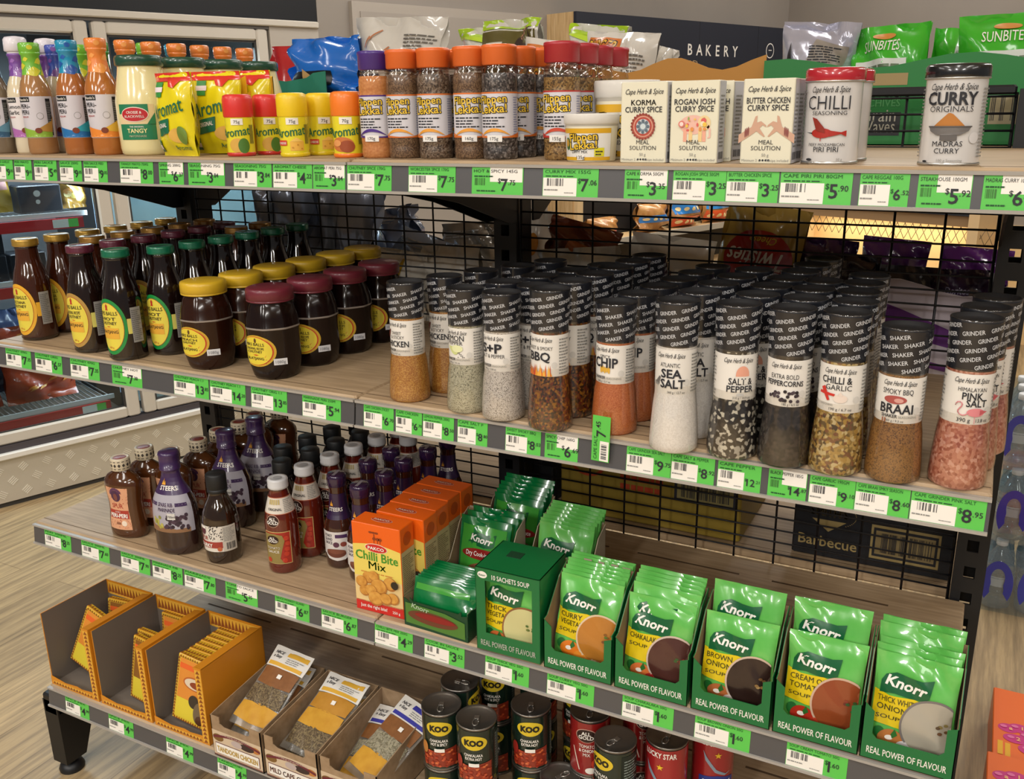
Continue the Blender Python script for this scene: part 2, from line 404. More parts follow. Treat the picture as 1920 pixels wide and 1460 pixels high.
# things inside the freezer
def fbag(x, y, z, w, h, t, c, lab, seed, cat='snack bag', deco=None, rx=0, group='frozen packs behind the freezer glass'):
    mb, mp = bag(w, h, t, FILM(c), seed, .10)
    if deco: deco(mb, mp, w, h)
    o = link('frozen_food_bag', mb.mesh('frozen_food_bag')); o.location = inf(x, y, z); o.rotation_euler = (rx, 0, RZW)
    return tag(o, lab, cat, group)
def d_noodle(mb, mp, w, h):
    mb.rect(mp, -w*.45, w*.45, h*.32, h*.48, mat('#d8a0a0', .4)); mb.lines(mp, -w*.3, w*.3, h*.36, h*.46, 1, mat('#a83848', .4), .002, 2, .8); mb.ell(mp, 0, h*.75, w*.28, h*.13, mat('#d9d3e6', .4)); mb.ell(mp, 0, h*.75, w*.2, h*.08, mat('#6b5a9a', .4), .001)
fbag(-.045, .17, 1.066, .24, .26, .09, '#c7a544', 'large yellow snack bag with pink band behind the left freezer door', 41, 'frozen food', d_noodle)
fbag(-.27, .17, 1.066, .2, .25, .09, '#b7a568', 'pale mustard bag at the left edge behind the freezer glass', 42, 'frozen food')
bx = MB().cbox(-.075, .075, -.05, .05, 0, .1, mat('#191c25', .4), .004); bx.ell(mfront(0, -.05, .06), -.01, .01, .012, .012, GREYT); bx.ell(mfront(0, -.05, .04), -.01, 0, .008, .008, GREYT)
o = link('frozen_food_box', bx.mesh('b')); o.location = inf(.155, .15, 1.061); o.rotation_euler = (0, 0, RZW); tag(o, 'dark navy carton beside the yellow bag on the top freezer shelf', 'carton', 'frozen packs behind the freezer glass')
fbag(.283, .14, 1.066, .09, .15, .06, '#94702e', 'crinkled golden bag at the right end of the top freezer shelf', 43, 'frozen food', lambda mb, mp, w, h: [mb.ell(mp, random.uniform(-.03, .03), random.uniform(.03, .13), .012, .012, mat(random.choice(('#d8c46a', '#c98d4a', '#e0d29a')), .4), .001) for _ in range(22)])
for i, (x, z, s) in enumerate(((-.06, .828, 'DRU'), (-.06, .925, 'DRU'), (.075, .828, 'DRU'), (-.2, .828, 'DRU'))):
    b_ = MB().cbox(-.062, .062, -.06, .06, 0, .093, mat('#1d2029', .35), .003); f_ = mfront(0, -.06, 0)
    b_.ell(f_, -.01, .062, .028, .014, mat('#3c55a5', .4)); b_.ell(f_, -.01, .058, .02, .006, WHT, .0008); b_.text(s, f_, -.055, .022, .018, WHT, 'L', .01, .2); b_.lines(f_, -.05, .04, .008, .018, 2, GREYT)
    o = link('ice_cream_box', b_.mesh('b')); o.location = inf(x, .14, z); o.rotation_euler = (0, 0, RZW)
    tag(o, 'black ice cream carton with blue oval, %s on the middle freezer shelf' % ('nearest the left end', 'on top of another', 'rightmost', 'leftmost, half hidden')[i], 'carton', 'ice cream cartons in the freezer')
def d_red(mb, mp, w, h):
    rd = random.Random(8)
    for i in range(16):
        a = rd.uniform(-.42, .42)*w; b = rd.uniform(.12, .85)*h; mb.poly(mp, [(a, b), (a+w*.12, b+h*.03), (a+w*.14, b+h*.06), (a+.01, b+h*.04)], mat(rd.choice(('#d8883a', '#e0a552', '#8f2a22')), .3), .002)
fbag(-.20, .20, .335, .26, .34, .14, '#a33a26', 'red and orange frozen food bag slumped left on the bottom freezer shelf', 44, 'frozen food', d_red)
fbag(.07, .17, .335, .26, .30, .14, '#a8472c', 'red and orange frozen food bag, rightmost on the bottom freezer shelf', 45, 'frozen food', d_red, R(-14))
fbag(.03, .42, .335, .2, .33, .12, '#3b4a6b', 'dusky blue bag behind the red frozen bags', 46, 'frozen food')
fbag(-.47, .2, .335, .26, .34, .14, '#8f3322', 'dark red frozen bag beyond the left edge of the shelf', 47, 'frozen food', d_red)
# ------------------------------------------------------------------ bakery stand and display cabinet
OAK = wood('pale_oak', '#b79668', '#c9a878', '#d6b98c', .5, (14, 14, 1.4), 6); NAVY = mat('#1d2230', .5)
bk = bpy.data.objects.new('bakery_cabinet', None); COL.objects.link(bk); bk.location = PW; bk.rotation_euler = (0, 0, RZW)
tag(bk, 'oak bakery stand with dark navy header sign against the far wall', 'cabinet')
link('side_panel', MB().box(2.70, 2.73, -.19, 0, .35, 1.868, OAK).mesh('side_panel'), bk)
link('side_panel', MB().box(4.59, 4.62, -.19, 0, .35, 1.78, OAK).mesh('side_panel'), bk)
link('corner_post', MB().box(2.71, 2.755, -.215, -.19, .35, 1.40, mat('#dcbf92', .5)).mesh('corner_post'), bk)
link('back_panel', MB().box(2.73, 4.59, -.02, 0, .35, 1.5, mat('#101114', .6)).mesh('back_panel'), bk)
sg = MB().box(2.70, 4.62, -.21, -.19, 1.42, 1.868, NAVY)
sm = mfront(0, -.21, 0); sg.box(3.73, 3.733, -.2105, -.2, 1.42, 1.868, mat('#10131a', .5)); sg.box(4.33, 4.333, -.2105, -.2, 1.42, 1.868, mat('#10131a', .5))
for i, c in enumerate('BAKERY'): sg.text(c, sm, 3.645+i*.089, 1.685, .062, WHT, 'C', .012)
sg.text('BREAD', sm, 3.52, 1.632, .025, mat('#b9a07a', .5), 'L', .0, w=.2)
for rr in (.045, .039): sg.ell(sm, 4.47, 1.73, rr, rr, WHT if rr > .04 else NAVY, .0006 if rr > .04 else .001)
sg.text('–', sm, 4.47, 1.715, .05, WHT, k=.0015)
link('sign_board', sg.mesh('sign'), bk, 'navy sign board lettered in white')
for z in (.45, .69): link('shelf', MB().box(2.73, 4.59, -.19, -.02, z-.02, z, OAK).box(2.73, 4.59, -.2, -.19, z-.03, z+.005, mat('#a9a69c', .5)).mesh('shelf'), bk)
def loaf(x, z, w, h, t, c, bands, lab, seed):
    mb, mp = bag(w, h, t, mottle('bread_'+c.strip('#'), [c, '#a8743e', '#c99a5c'], 18, .3, .3), seed, .06, crimp=.02)
    for (a, b, c2) in bands: mb.rect(mp, -w*.48, w*.48, h*a, h*b, FILM(c2), .002)
    for (a, b, c2) in bands:
        for q in range(5): mb.ell(mp, -w*.38+q*w*.19, h*(a+b)/2, w*.06, h*(b-a)*.2, mat('#f0d9a0', .4), .004)
    o = link('bread_loaf', mb.mesh('loaf')); o.location = wl(x, .105, z); o.rotation_euler = (0, 0, RZW)
    tag(o, lab, 'bread', 'wrapped bread on the bakery stand')
loaf(3.02, .69, .24, .12, .14, '#c98a3e', [(.1, .4, '#d94a78')], 'bagged bread with pink print on the bakery stand', 11)
loaf(3.46, .69, .26, .17, .15, '#b98242', [(.35, .6, '#2f7fd0')], 'wrapped loaf with blue band, left one on the bakery stand', 12)
loaf(3.77, .69, .26, .17, .15, '#b98242', [(.05, .4, '#d8502a'), (.5, .85, '#2f86d6')], 'wrapped loaf with red and blue bands in the middle of the bakery stand', 13)
loaf(4.1, .69, .26, .18, .15, '#c08a48', [(.1, .45, '#e05a2a'), (.5, .85, '#3a92dd')], 'wrapped loaf with orange and blue bands, right end of the bakery stand', 14)
dc = bpy.data.objects.new('display_cabinet', None); COL.objects.link(dc); dc.location = P2; dc.rotation_euler = (0, 0, -TH)
tag(dc, 'pale oak display unit with black header and wire lattice on the back wall', 'cabinet')
for x0, x1 in ((.06, .12), (.27, .33), (1.46, 1.52), (2.3, 2.36)): link('post', MB().box(x0, x1, -.3, 0, 0, .98, mat('#dcbf92', .5)).mesh('post'), dc)
link('header_panel', MB().box(.33, 1.46, -.3, -.27, .765, .98, mat('#20242c', .5)).mesh('h'), dc)
link('shelf', MB().box(.33, 1.46, -.27, 0, .70, .765, mat('#9a7d5a', .5)).mesh('s'), dc)
link('back_panel', MB().box(.12, 2.3, -.02, 0, .0, .70, mat('#e6c58e', .6)).mesh('bp'), dc)
lt = MB()
for i in range(46):
    x = .35+i*.048
    for s_ in (1, -1): lt.tube([(x, -.26, .60), (x+s_*.05, -.26, .70)], .0018, mat('#6a5c48', .5), 4)
link('lattice_wire', lt.mesh('lattice'), dc)
area('bakery_lamp', wl(3.6, .1, 1.40), 1.5, .08, 9, (1, .93, .82), (0, 0, RZW))
area('cabinet_lamp', P2+NW*.9-DW*.14+Vector((0, 0, .69)), 1.0, .1, 4, (1, .85, .6), (0, 0, -TH))
# ------------------------------------------------------------------ the gondola shelf
Z1, Z2, Z3, Z4 = 1.334, .970, .565, .245
D1, D2, D3, D4 = .4955, .517, .501, .595
BLACKM = mat('#141518', .45, .1); STRIPM = mat('#4c4b4d', .4, 0, .4); LIP = mat('#a29d96', .3, 0, .3)
def upright(x, lab):
    m = MB(); hw, dp = .025, .03
    # front web with punched slots at 50 mm: thin plates between slots
    m.box(x-hw, x-.009, -.004, .0, .14, 1.42, BLACKM); m.box(x+.009, x+hw, -.004, .0, .14, 1.42, BLACKM)
    z = .16
    while z < 1.40: m.box(x-.009, x+.009, -.004, 0, z+.022, min(1.42, z+.05), BLACKM); z += .05
    m.box(x-.009, x+.009, -.004, 0, .14, .16, BLACKM)
    m.box(x-hw, x-hw+.003, 0, dp*2, .14, 1.42, BLACKM); m.box(x+hw-.003, x+hw, 0, dp*2, .14, 1.42, BLACKM)
    m.box(x-hw, x-.009, dp*2, dp*2+.004, .14, 1.42, BLACKM); m.box(x+.009, x+hw, dp*2, dp*2+.004, .14, 1.42, BLACKM)
    z = .16
    while z < 1.40: m.box(x-.009, x+.009, dp*2, dp*2+.004, z+.022, min(1.42, z+.05), BLACKM); z += .05
    e = bpy.data.objects.new('upright_post', None); COL.objects.link(e); tag(e, lab, 'shelf upright', 'gondola uprights')
    link('post', m.mesh('post'), e)
    if x < -.5: x += .048
    if x > .5: x -= .03
    for sgn in (-1, 1):
        y = -.588 if sgn < 0 else .60
        b = MB().cbox(x-.022, x+.022, min(0, y), max(0, y), .155, .205, BLACKM, .004)
        yl = y; b.prism([(min(yl, yl-sgn*.05), .03), (max(yl, yl-sgn*.05), .03), (max(yl, yl-sgn*.05)+(.06 if sgn < 0 else 0), .19), (min(yl, yl-sgn*.05)-(.06 if sgn > 0 else 0), .19)], BLACKM, 'x', x-.022, x+.022)
        lg = link('leg', b.mesh('leg'), e)
        fm = MB().lathe([(.012, .018), (.012, .034)], STEEL, 12, c=(x, yl-sgn*.025)); fm.lathe([(.026, 0), (.027, .006), (.022, .018), (.01, .022)], BLACKM, 20, c=(x, yl-sgn*.025))
        link('foot', fm.mesh('foot'), lg)
upright(-.9+.022, 'black slotted upright at the left end of the shelf unit')
upright(0, 'black slotted upright in the middle of the shelf unit')
upright(.9, 'black slotted upright at the right end of the shelf unit')
def wire_panel(x0, x1, lab):
    m = MB(); wm = mat('#17171a', .4, .3)
    n = round((x1-x0)/.0735)
    for i in range(n+1):
        x = x0+(x1-x0)*i/n; m.tube([(x, .012, .2), (x, .012, 1.415)], .0021 if 0 < i < n else .0026, wm, 6)
    z = .2
    while z < 1.41: m.tube([(x0, .008, z), (x1, .008, z)], .0019, wm, 5); z += .0252
    m.cbox(x0, x1, .004, .02, 1.412, 1.426, wm, .003)
    tag(link('wire_panel', m.mesh('wire_panel')), lab, 'wire grid', 'back grids of the gondola')
wire_panel(-.848, -.029, 'black wire grid behind the left bay of shelves')
wire_panel(.029, .871, 'black wire grid behind the right bay of shelves')
SLOT = mat('#5a452f', .8)
def board(x0, x1, y0, y1, z, strip_side, lab, slots=(), tw=.019, tilt=.006, striplab=None, s0=None, s1=None):
    e = bpy.data.objects.new('shelf_board', None); COL.objects.link(e); tag(e, lab, 'shelf', 'gondola shelf boards')
    m = MB().cbox(x0, x1, y0, y1, z-tw, z, SHELFW, .003)
    m.box(x0+.002, x1-.002, y0+.02, y0+.0215, z, z+.0003, SLOT)
    for yy in slots:
        q = x0+.06
        while q < x1-.1: m.box(q, min(x1-.04, q+.2), yy, yy+.005, z, z+.0004, SLOT); q += .26
    link('board', m.mesh('board'), e)
    if strip_side:
        a = x0 if s0 is None else s0; b = x1 if s1 is None else s1
        s = MB(); y = y0
        s.prism([(y-.001, z-.006), (y-.004, z-.006), (y-.009, z-.044), (y-.006, z-.046)], STRIPM, 'x', a, b)
        s.box(a, b, y-.0075, y, z-.0075, z-.0035, LIP); s.box(a, b, y-.0125, y-.005, z-.0475, z-.0435, LIP)
        link('ticket_strip', s.mesh('ticket_strip'), e, 'grey plastic ticket strip')
    br = []
    for x in ((x0+.03, x1-.012) if True else ()):
        pass
    return e
def bracket(e, x, ytip, z, drop, yb=-.006):
    s = 1 if ytip > 0 else -1
    pts = [(yb, z-.02), (ytip-s*.02, z-.02), (ytip-s*.02, z-.052), (ytip*.75, z-.058), (ytip*.45, z-.055-drop*.35), (yb+ytip*.06, z-.05-drop), (yb, z-.05-drop)]
    link('bracket', MB().prism(pts, BLACKM, 'x', x-.002, x+.002).mesh('bracket'), e, 'black steel bracket')
SL = (-.30, -.27, -.17, -.14)
for nm, z, d, drop, sl in (('top', Z1, D1, .095, ()), ('middle', Z2, D2, .06, [-.02-.026*i for i in range(18)]), ('third', Z3, D3, .06, (-.36, -.33, -.22, -.19, -.08)), ('bottom', Z4, D4, 0, (-.4, -.37, -.2, -.17))):
    for side, a, b in (('left', -.9, -.0015), ('right', .0015, .9)):
        a2 = a; 
        if nm == 'bottom' and side == 'left': a2 = -.805
        if nm == 'top' and side == 'right': b = 1.0
        e = board(a2, b, -d, -.006, z, 1, 'oak %s shelf of the %s bay with grey ticket strip' % (nm, side), [q for q in sl if q > -d+.03] if not (nm == 'middle' and side == 'left') else ())
        if drop:
            bracket(e, a+.024, -d, z, drop); bracket(e, b-.024 if b < .95 else .876, -d, z, drop)
for nm, z, d, drop in (('top', Z1, .46, .10), ('middle', .935, .46, .06), ('third', .545, .46, .06), ('bottom', .245, .56, 0)):
    for side, a, b in (('left', -.9, -.0015), ('right', .0015, .9)):
        e = board(a, b, .07, d, z, 0, 'oak %s shelf on the far side of the %s bay' % (nm, side))
        e['group'] = 'far side shelf boards'
        if drop: bracket(e, a+.024, d, z, drop, .07); bracket(e, b-.024, d, z, drop, .07)
# ------------------------------------------------------------------ price tags
_pt = random.Random(9)
def ptag(px0, px1, price, name, below, d, z, alt=0, upside=0):
    y = -d-.0085; a = at(px0, 0, y=y); 
    def X(px):   # pixel column on the strip
        lo, hi = -1.3, 1.3
        for _ in range(40):
            mid = (lo+hi)/2; q = Vector((mid, y, z-.025))-CAM
            (lo, hi) = (mid, hi) if 960+FPX*q.dot(_r2)/q.dot(_fw) < px else (lo, mid)
        return lo
    x0, x1 = X(px0), X(px1); w = x1-x0; h = .0375
    m = MB(); f = mfront()
    m.box(0, w, 0, .0006, 0, h, TAGG)
    cents = price[-3:]; main = price[:-3]
    if alt:
        m.rect(f, w*.36, w*.985, h*.45, h*.98, WHT, .0002); m.text(name, f, w*.04, h*.78, .0042, INK, 'L', 0, 0, 0, w*.85); m.lines(f, w*.05, w*.45, h*.62, h*.72, 1, GREEND); m.barcode(f, w*.06, w*.3, h*.32, h*.58, mat('#3c6e34', .6), .0005, len(name)); m.lines(f, w*.1, w*.5, h*.1, h*.2, 1, GREEND)
        xd = w*.52
    else:
        m.rect(f, 0.0006, w*.62, 0.0006, h*.64, WHT, .0002); m.text(name, f, w*.04, h*.80, .0042, GREEND, 'L', 0, 0, 0, w*.82); m.lines(f, w*.05, w*.6, h*.68, h*.76, 1, GREEND, .0004); m.barcode(f, w*.08, w*.38, h*.36, h*.62, INK, .0005, len(name)); m.lines(f, w*.03, w*.3, h*.2, h*.3, 1, GREYT); m.lines(f, w*.4, w*.58, h*.12, h*.18, 1, GREYT)
        xd = w*.64
    sz = .0165; W = tgeo(main, .012)[2]*sz
    av = w*.97-xd; k_ = min(1, av/(W+.0135)); sz *= max(.55, k_)
    W = tgeo(main, .012)[2]*sz; yb = h*.14 if alt else h*.2
    m.text('$', f, xd, yb+sz*.62, .0065*k_, GREEND if not alt else INK, 'L', .01); m.text(main, f, xd+.0042*k_, yb, sz, INK, 'L', .014)
    m.text(cents, f, xd+.005*k_+W, yb+sz*.48, .0068*k_, INK, 'L', .008)
    o = link('price_tag', m.mesh('price_tag')); o.location = (x0, y-.0006, z-.0437); o.rotation_euler = (R(-6), 0, 0)
    tag(o, 'green price tag reading $%s below %s' % (price, below), 'price tag', 'shelf price tags')
TT = [(-12, 23, '9.05', 'SAUCE GARLIC', 'the bottle cut off at the left edge'), (26, 58, '9.05', 'PERI MAYO', 'the white-capped sauce'), (63, 105, '5.49', 'PERI SAUCE', 'the green-necked sauce'), (111, 152, '9.05', 'SAUCE 250G', 'the blue-necked sauce'), (156, 200, '9.05', 'PERI SAUCE MED', 'the orange-necked sauce'), (224, 286, '8.00', 'TANGY MAYO 750G', 'the mayonnaise jar'), (297, 343, '6.37', 'SPRING 200G', 'the mayonnaise and yellow pouches', 1), (352, 420, '3.84', 'SEASONING 75G', 'the yellow seasoning pouches', 1), (437, 508, '3.84', 'SEASONING 75G', 'the red-capped shakers'), (511, 584, '4.22', 'AROMAT CHEESE', 'the yellow-capped shakers'), (586, 646, '3.84', 'AROMAT PERI 75G', 'the orange-capped shaker', 1), (650, 733, '7.75', 'CHUTNEY SPICE 170G', 'the purple-capped spice bottle'), (765, 853, '7.75', 'WORCESTER SPICE 170G', 'the orange-capped spice bottles'), (884, 980, '7.75', 'HOT & SPICY 145G', 'the tallest orange-capped spice bottle', 1), (1017, 1121, '7.06', 'CURRY MIX 155G', 'the red-capped spice bottle'), (1170, 1251, '3.35', 'CAPE KORMA 50GM', 'the korma box', 1), (1261, 1360, '3.25', 'ROGAN JOSH SPICE 50GM', 'the rogan josh box'), (1361, 1459, '3.25', 'BUTTER CHICKEN SPICE', 'the butter chicken box'), (1462, 1597, '5.90', 'CAPE PIRI PIRI 80GM', 'the red-lidded chilli tin'), (1611, 1704, '6.52', 'CAPE REGGAE 100G', 'the gap right of the chilli tins'), (1720, 1822, '5.92', 'STEAKHOUSE 100GM', 'the curry tin', 1), (1842, 1940, '6.25', 'MADRAS CURRY 100G', 'the bare shelf at the right edge', 1)]
for t in TT: ptag(*t[:5], D1, Z1, *(t[5:]))
TM = [(10, 57, '7.35', 'CHUTNEY 470G', 'the gold-capped chutney'), (65, 115, '6.57', 'CHUTNEY ORIG', 'the gap beside the gold-capped chutney'), (131, 185, '7.35', 'CHUTNEY 470G', 'the purple-capped chutney'), (209, 265, '7.38', 'CHUTNEY HOT', 'the green-capped chutneys', 1), (325, 390, '13.85', 'CHUTNEY PEACH 1.1', 'the left of the yellow-lidded jar'), (393, 459, '14.20', 'CHUTNEY PEACH 1.1', 'the right of the yellow-lidded jar'), (470, 537, '13.85', 'CHUTNEY ORIG 1.1', 'the purple-lidded jar'), (566, 638, '5.94', 'MARINADE PERI 250M', 'the empty end of the left bay'), (681, 737, '6.70', 'CAPE CHICKEN STICKY', 'the left of the chicken shaker'), (741, 790, '6.70', 'CAPE CHICKEN', 'the right of the chicken shaker'), (792, 850, '8.50', 'LEMON PEPPER 200G', 'the gap before the lemon pepper shaker'), (857, 913, '8.80', 'CAPE SALT P', 'the lemon pepper shaker'), (947, 1013, '8.03', 'SWEET SMOKY BBQ', 'the grinder with flames on its label'), (1021, 1083, '6.69', 'SPICY CHIP 160G', 'the left of the chip shaker', 1), (1174, 1257, '9.75', 'CAPE GRINDER SEA SALT', 'the sea salt grinder'), (1258, 1339, '8.92', 'CAPE SALT & PEPPER', 'the salt and pepper grinder'), (1345, 1426, '12.21', 'CAPE PEPPER', 'the gap left of the peppercorn grinder'), (1440, 1512, '14.87', 'BLACK PEPPER 185G', 'the peppercorn grinder', 1), (1517, 1602, '9.10', 'CAPE GARLIC 190GM', 'the chilli and garlic grinder'), (1603, 1705, '8.60', 'CAPE BRAAI SMKY SEASON', 'the smoky braai shaker'), (1707, 1848, '8.95', 'CAPE GRINDER PINK SALT', 'the pink salt grinder')]
for t in TM: ptag(*t[:5], D2, Z2, *(t[5:]))
T3 = [(83, 132, '8.25', 'PERI 300ML', 'the empty left end of the third shelf'), (152, 204, '7.60', 'SAUCE 300ML', 'the peri-peri flask'), (226, 280, '7.90', 'SAUCE 300ML', 'the gap right of the peri-peri flask'), (285, 341, '8.25', 'MARINADE RIB', 'the purple-capped marinade'), (345, 403, '7.80', 'MARINADE', 'the black-capped sauce'), (422, 482, '5.35', 'TOMATO SAUCE', 'the left of the ketchup', 1), (515, 579, '6.87', 'SAUCE MONKEY GLAND', 'the ketchup'), (602, 669, '6.87', 'SAUCE BURGER', 'the purple-capped sauces'), (702, 773, '4.29', 'CHILLI BITE MIX 250G', 'the chilli bite box'), (795, 870, '3.52', 'COOK IN SAUCE', 'the low tray of sachets'), (909, 991, '1.60', 'SOUP THICK VEG 50G', 'the thick vegetable soup box'), (1025, 1113, '1.60', 'SOUP CURRY VEG 50G', 'the curry vegetable soup tray'), (1166, 1262, '1.60', 'SOUP CHAKALAKA 50G', 'the chakalaka soup tray'), (1302, 1406, '1.60', 'SOUP BROWN ONION 50G', 'the brown onion soup tray'), (1474, 1588, '1.60', 'SOUP CREAM TOMATO 50G', 'the cream of tomato soup tray')]
for t in T3: ptag(*t[:5], D3, Z3, *(t[5:]))
T4 = [(122, 166, '4.99', 'SPICE MIX', 'the leftmost ornate carton'), (203, 249, '4.99', 'SPICE MIX', 'the middle ornate carton'), (311, 361, '4.99', 'SPICE MIX', 'the right ornate carton'), (407, 461, '4.99', 'TANDOORI', 'the tandoori carton')]
for t in T4: ptag(*t[:5], D4, Z4, *(t[5:]))
# the tag turned on its side in front of the chip shaker
m = MB(); f = mfront(); m.box(0, .066, 0, .0006, 0, .026, TAGG); m.rect(f, .001, .03, .001, .014, WHT, .0003); m.barcode(f, .004, .026, .004, .012, INK, .0006); m.text('CAPE SALT', f, .003, .018, .005, GREEND, 'L'); m.text('7', f, .036, .006, .014, INK, 'L', .014); m.text('.45', f, .047, .014, .007, INK, 'L', .008)
o = link('price_tag', m.mesh('price_tag')); q = at(1141, 868, y=-D2-.014); o.location = (q.x, -D2-.014, q.z); o.rotation_euler = (0, R(-88), 0)
tag(o, 'price tag reading 7.45 turned on its side in front of the chip shaker', 'price tag', 'shelf price tags')
# ------------------------------------------------------------------ shared product builders
def scale(prof, a=1, b=1): return [(r*a, z*b) for r, z in prof]
def script_text(mb, f, u, v, sz, m, w=None, k=.0008):
    """hand-lettered maker's line"""
    mb.text('Cape Herb & Spice', f, u, v, sz, m, 'C', .004, .28, 0, w, k)
    return mb
SAUCE = lambda h, c=.9: mat(h, .16, 0, c, .5)
# ------------------------------------------------------------------ TOP SHELF
# slim sauce bottles with shrink-wrapped necks
def slim(sauce, n1, n2, lab, cap=None, capw=0):
    b = [(0, 0), (.0245, 0), (.0265, .004), (.0268, .018), (.0262, .028), (.0275, .06), (.0285, .1), (.0275, .115), (.0235, .13), (.0185, .142)]
    nk = [(.019, .139), (.0172, .15), (.0158, .163), (.0155, .176), (.0178, .1785), (.0178, .1815), (.016, .183)]
    body = MB().lathe(b, SAUCE(sauce))
    N1 = mat(n1, .3, 0, .5); N2 = mat(n2, .3, 0, .5)
    s = MB().lathe(nk, N1, caps=(0, 1)); f = mlathe(nk, .0165)
    for (u, v, r) in ((.008, .149, .009), (-.013, .158, .006), (.02, .167, .006), (-.004, .17, .004), (.034, .15, .011), (-.035, .16, .008)): s.poly(f, [(u-r*1.3, v-r*.7), (u+r*.4, v-r*1.1), (u+r*1.5, v+r*.1), (u+r*.2, v+r*.9), (u-r*.7, v+r*.4)], N2, .0005)
    cp = MB()
    if capw: cp.lathe([(capw-.002, .186), (capw, .188), (capw-.001, .208), (capw-.004, .212), (.004, .214)], mat(cap or n1, .35, 0, .3)); cp.lathe([(.0165, .18), (.0165, .187)], mat(cap or n1, .35))
    else:
        cp.lathe([(.0165, .181), (.0183, .184), (.0183, .196), (.0165, .1985), (.004, .1992)], mat(cap or n1, .3, 0, .5)); cp.ell(mlathe([(.0183, 0), (.0183, 1)], .0183), .008, .19, .005, .004, N2, .0004)
    l = MB(); lf = mlathe(b, .0275)
    lab(l, lf)
    return [('bottle', body.mesh('bottle')), ('neck_sleeve', s.mesh('neck_sleeve')), ('cap', cp.mesh('cap')), ('label', l.mesh('label'))]
def lab_gen(c1, c2, word, paper='#cfcbd2'):
    def L(l, f):
        l.rect(f, -.04, .04, .03, .104, mat(paper, .4, 0, .4)); A = mat(c1, .4, 0, .4); B = mat(c2, .4, 0, .4)
        l.poly(f, [(-.03, .05), (0, .043), (.03, .06), (.03, .031), (0, .031), (-.03, .031)], A, .0012); l.poly(f, [(0, .043), (.03, .06), (.034, .07), (.03, .04)], B, .0016)
        l.ell(f, .006, .043, .006, .005, mat('#7a3a24', .4), .0018)
        l.rect(f, -.026, -.002, .094, .103, BLK, .0006); l.text("Nando's", f, -.024, .0962, .0045, WHT, 'L', .01, 0, 0, None, .0009)
        l.text(word[0], f, -.024, .083, .0075, INK, 'L', .012); l.text(word[1], f, -.024, .0725, .0075, INK, 'L', .012)
        l.text('MEDIUM', f, -.024, .066, .003, mat('#c23a2e', .5), 'L', .01)
        l.ell(f, .012, .069, .006, .006, GREYT, .0006); l.ell(f, .012, .069, .0052, .0052, mat(paper, .4), .0009)
        l.rect(f, .024, .033, .034, .1, BLK, .0008); l.lines(f, .0245, .0325, .04, .096, 18, GREYT, .0011)
    return L
K_or = slim('#b06a2c', '#e8863a', '#f0a04e', lab_gen('#e8892f', '#e0b23a', ('PERi-', 'PERi')))
K_bl = slim('#a8642f', '#1c8fb8', '#1b56a8', lab_gen('#1f6fae', '#2aa0b0', ('PERi-', 'PERi')))
K_gr = slim('#a5774a', '#76bb3a', '#d4cf32', lab_gen('#8db33a', '#b8893f', ('PERi-', 'PERi')))
K_wh = slim('#dccfb2', '#7a4aa0', '#9a6ab8', lab_gen('#b06ab0', '#7a4aa0', ('Lemon', 'Garlic'), '#e4dfe0'), '#e4dfe8', .021)
K_pb = slim('#d2c3a6', '#3a4fae', '#7a4aa0', lab_gen('#5a5ab0', '#7a4aa0', ('Garlic', 'PERi')))
K_dg = slim('#8c6a44', '#2f9a3e', '#20242a', lab_gen('#2f9a3e', '#20242a', ('PERi-', 'PERi')))
K_dk = slim('#7a6a55', '#2f5a78', '#20323e', lab_gen('#2f5a78', '#5a8aa0', ('BBQ', 'PERi')))
G = 'slim sauce bottles on the top shelf'
row(K_dk, 'sauce_bottle', 'dull brown sauce bottle with blue neck cut off by the left edge', 'bottle', -.885, -.437, Z1, 2, .062, G, 0, .5)
put(K_wh, 'sauce_bottle', 'pale garlic sauce bottle with purple neck and wide white cap', 'bottle', (-.822, -.42, Z1), .5, G)
put(K_wh, 'sauce_bottle', 'pale garlic sauce bottle with white cap, hidden behind the white-capped one', 'bottle', (-.822, -.355, Z1), .2, G)
row(K_gr, 'sauce_bottle', 'light brown sauce bottle with bright green neck', 'bottle', -.762, -.437, Z1, 1, .06, G, 0, .55)
put(K_pb, 'sauce_bottle', 'cream sauce bottle with blue and purple neck behind the green-necked one', 'bottle', (-.775, -.372, Z1), .3, G)
put(K_gr, 'sauce_bottle', 'green-necked sauce bottle between the front green and blue necks, further back', 'bottle', (-.742, -.345, Z1), .3, G)
row(K_bl, 'sauce_bottle', 'orange-brown sauce bottle with blue and teal neck', 'bottle', -.659, -.437, Z1, 1, .06, G, 0, .55)
put(K_dg, 'sauce_bottle', 'dark sauce bottle with green cap behind the blue-necked one', 'bottle', (-.655, -.372, Z1), .3, G)
put(K_gr, 'sauce_bottle', 'green-necked sauce bottle seen between the blue and orange necks, deep in the shelf', 'bottle', (-.61, -.30, Z1), .3, G)
put(K_bl, 'sauce_bottle', 'blue-necked sauce bottle deep behind the orange-necked front bottle', 'bottle', (-.60, -.24, Z1), .3, G)
row(K_or, 'sauce_bottle', 'orange sauce bottle with orange neck and cap', 'bottle', -.583, -.437, Z1, 7, .062, G, 0, .55)
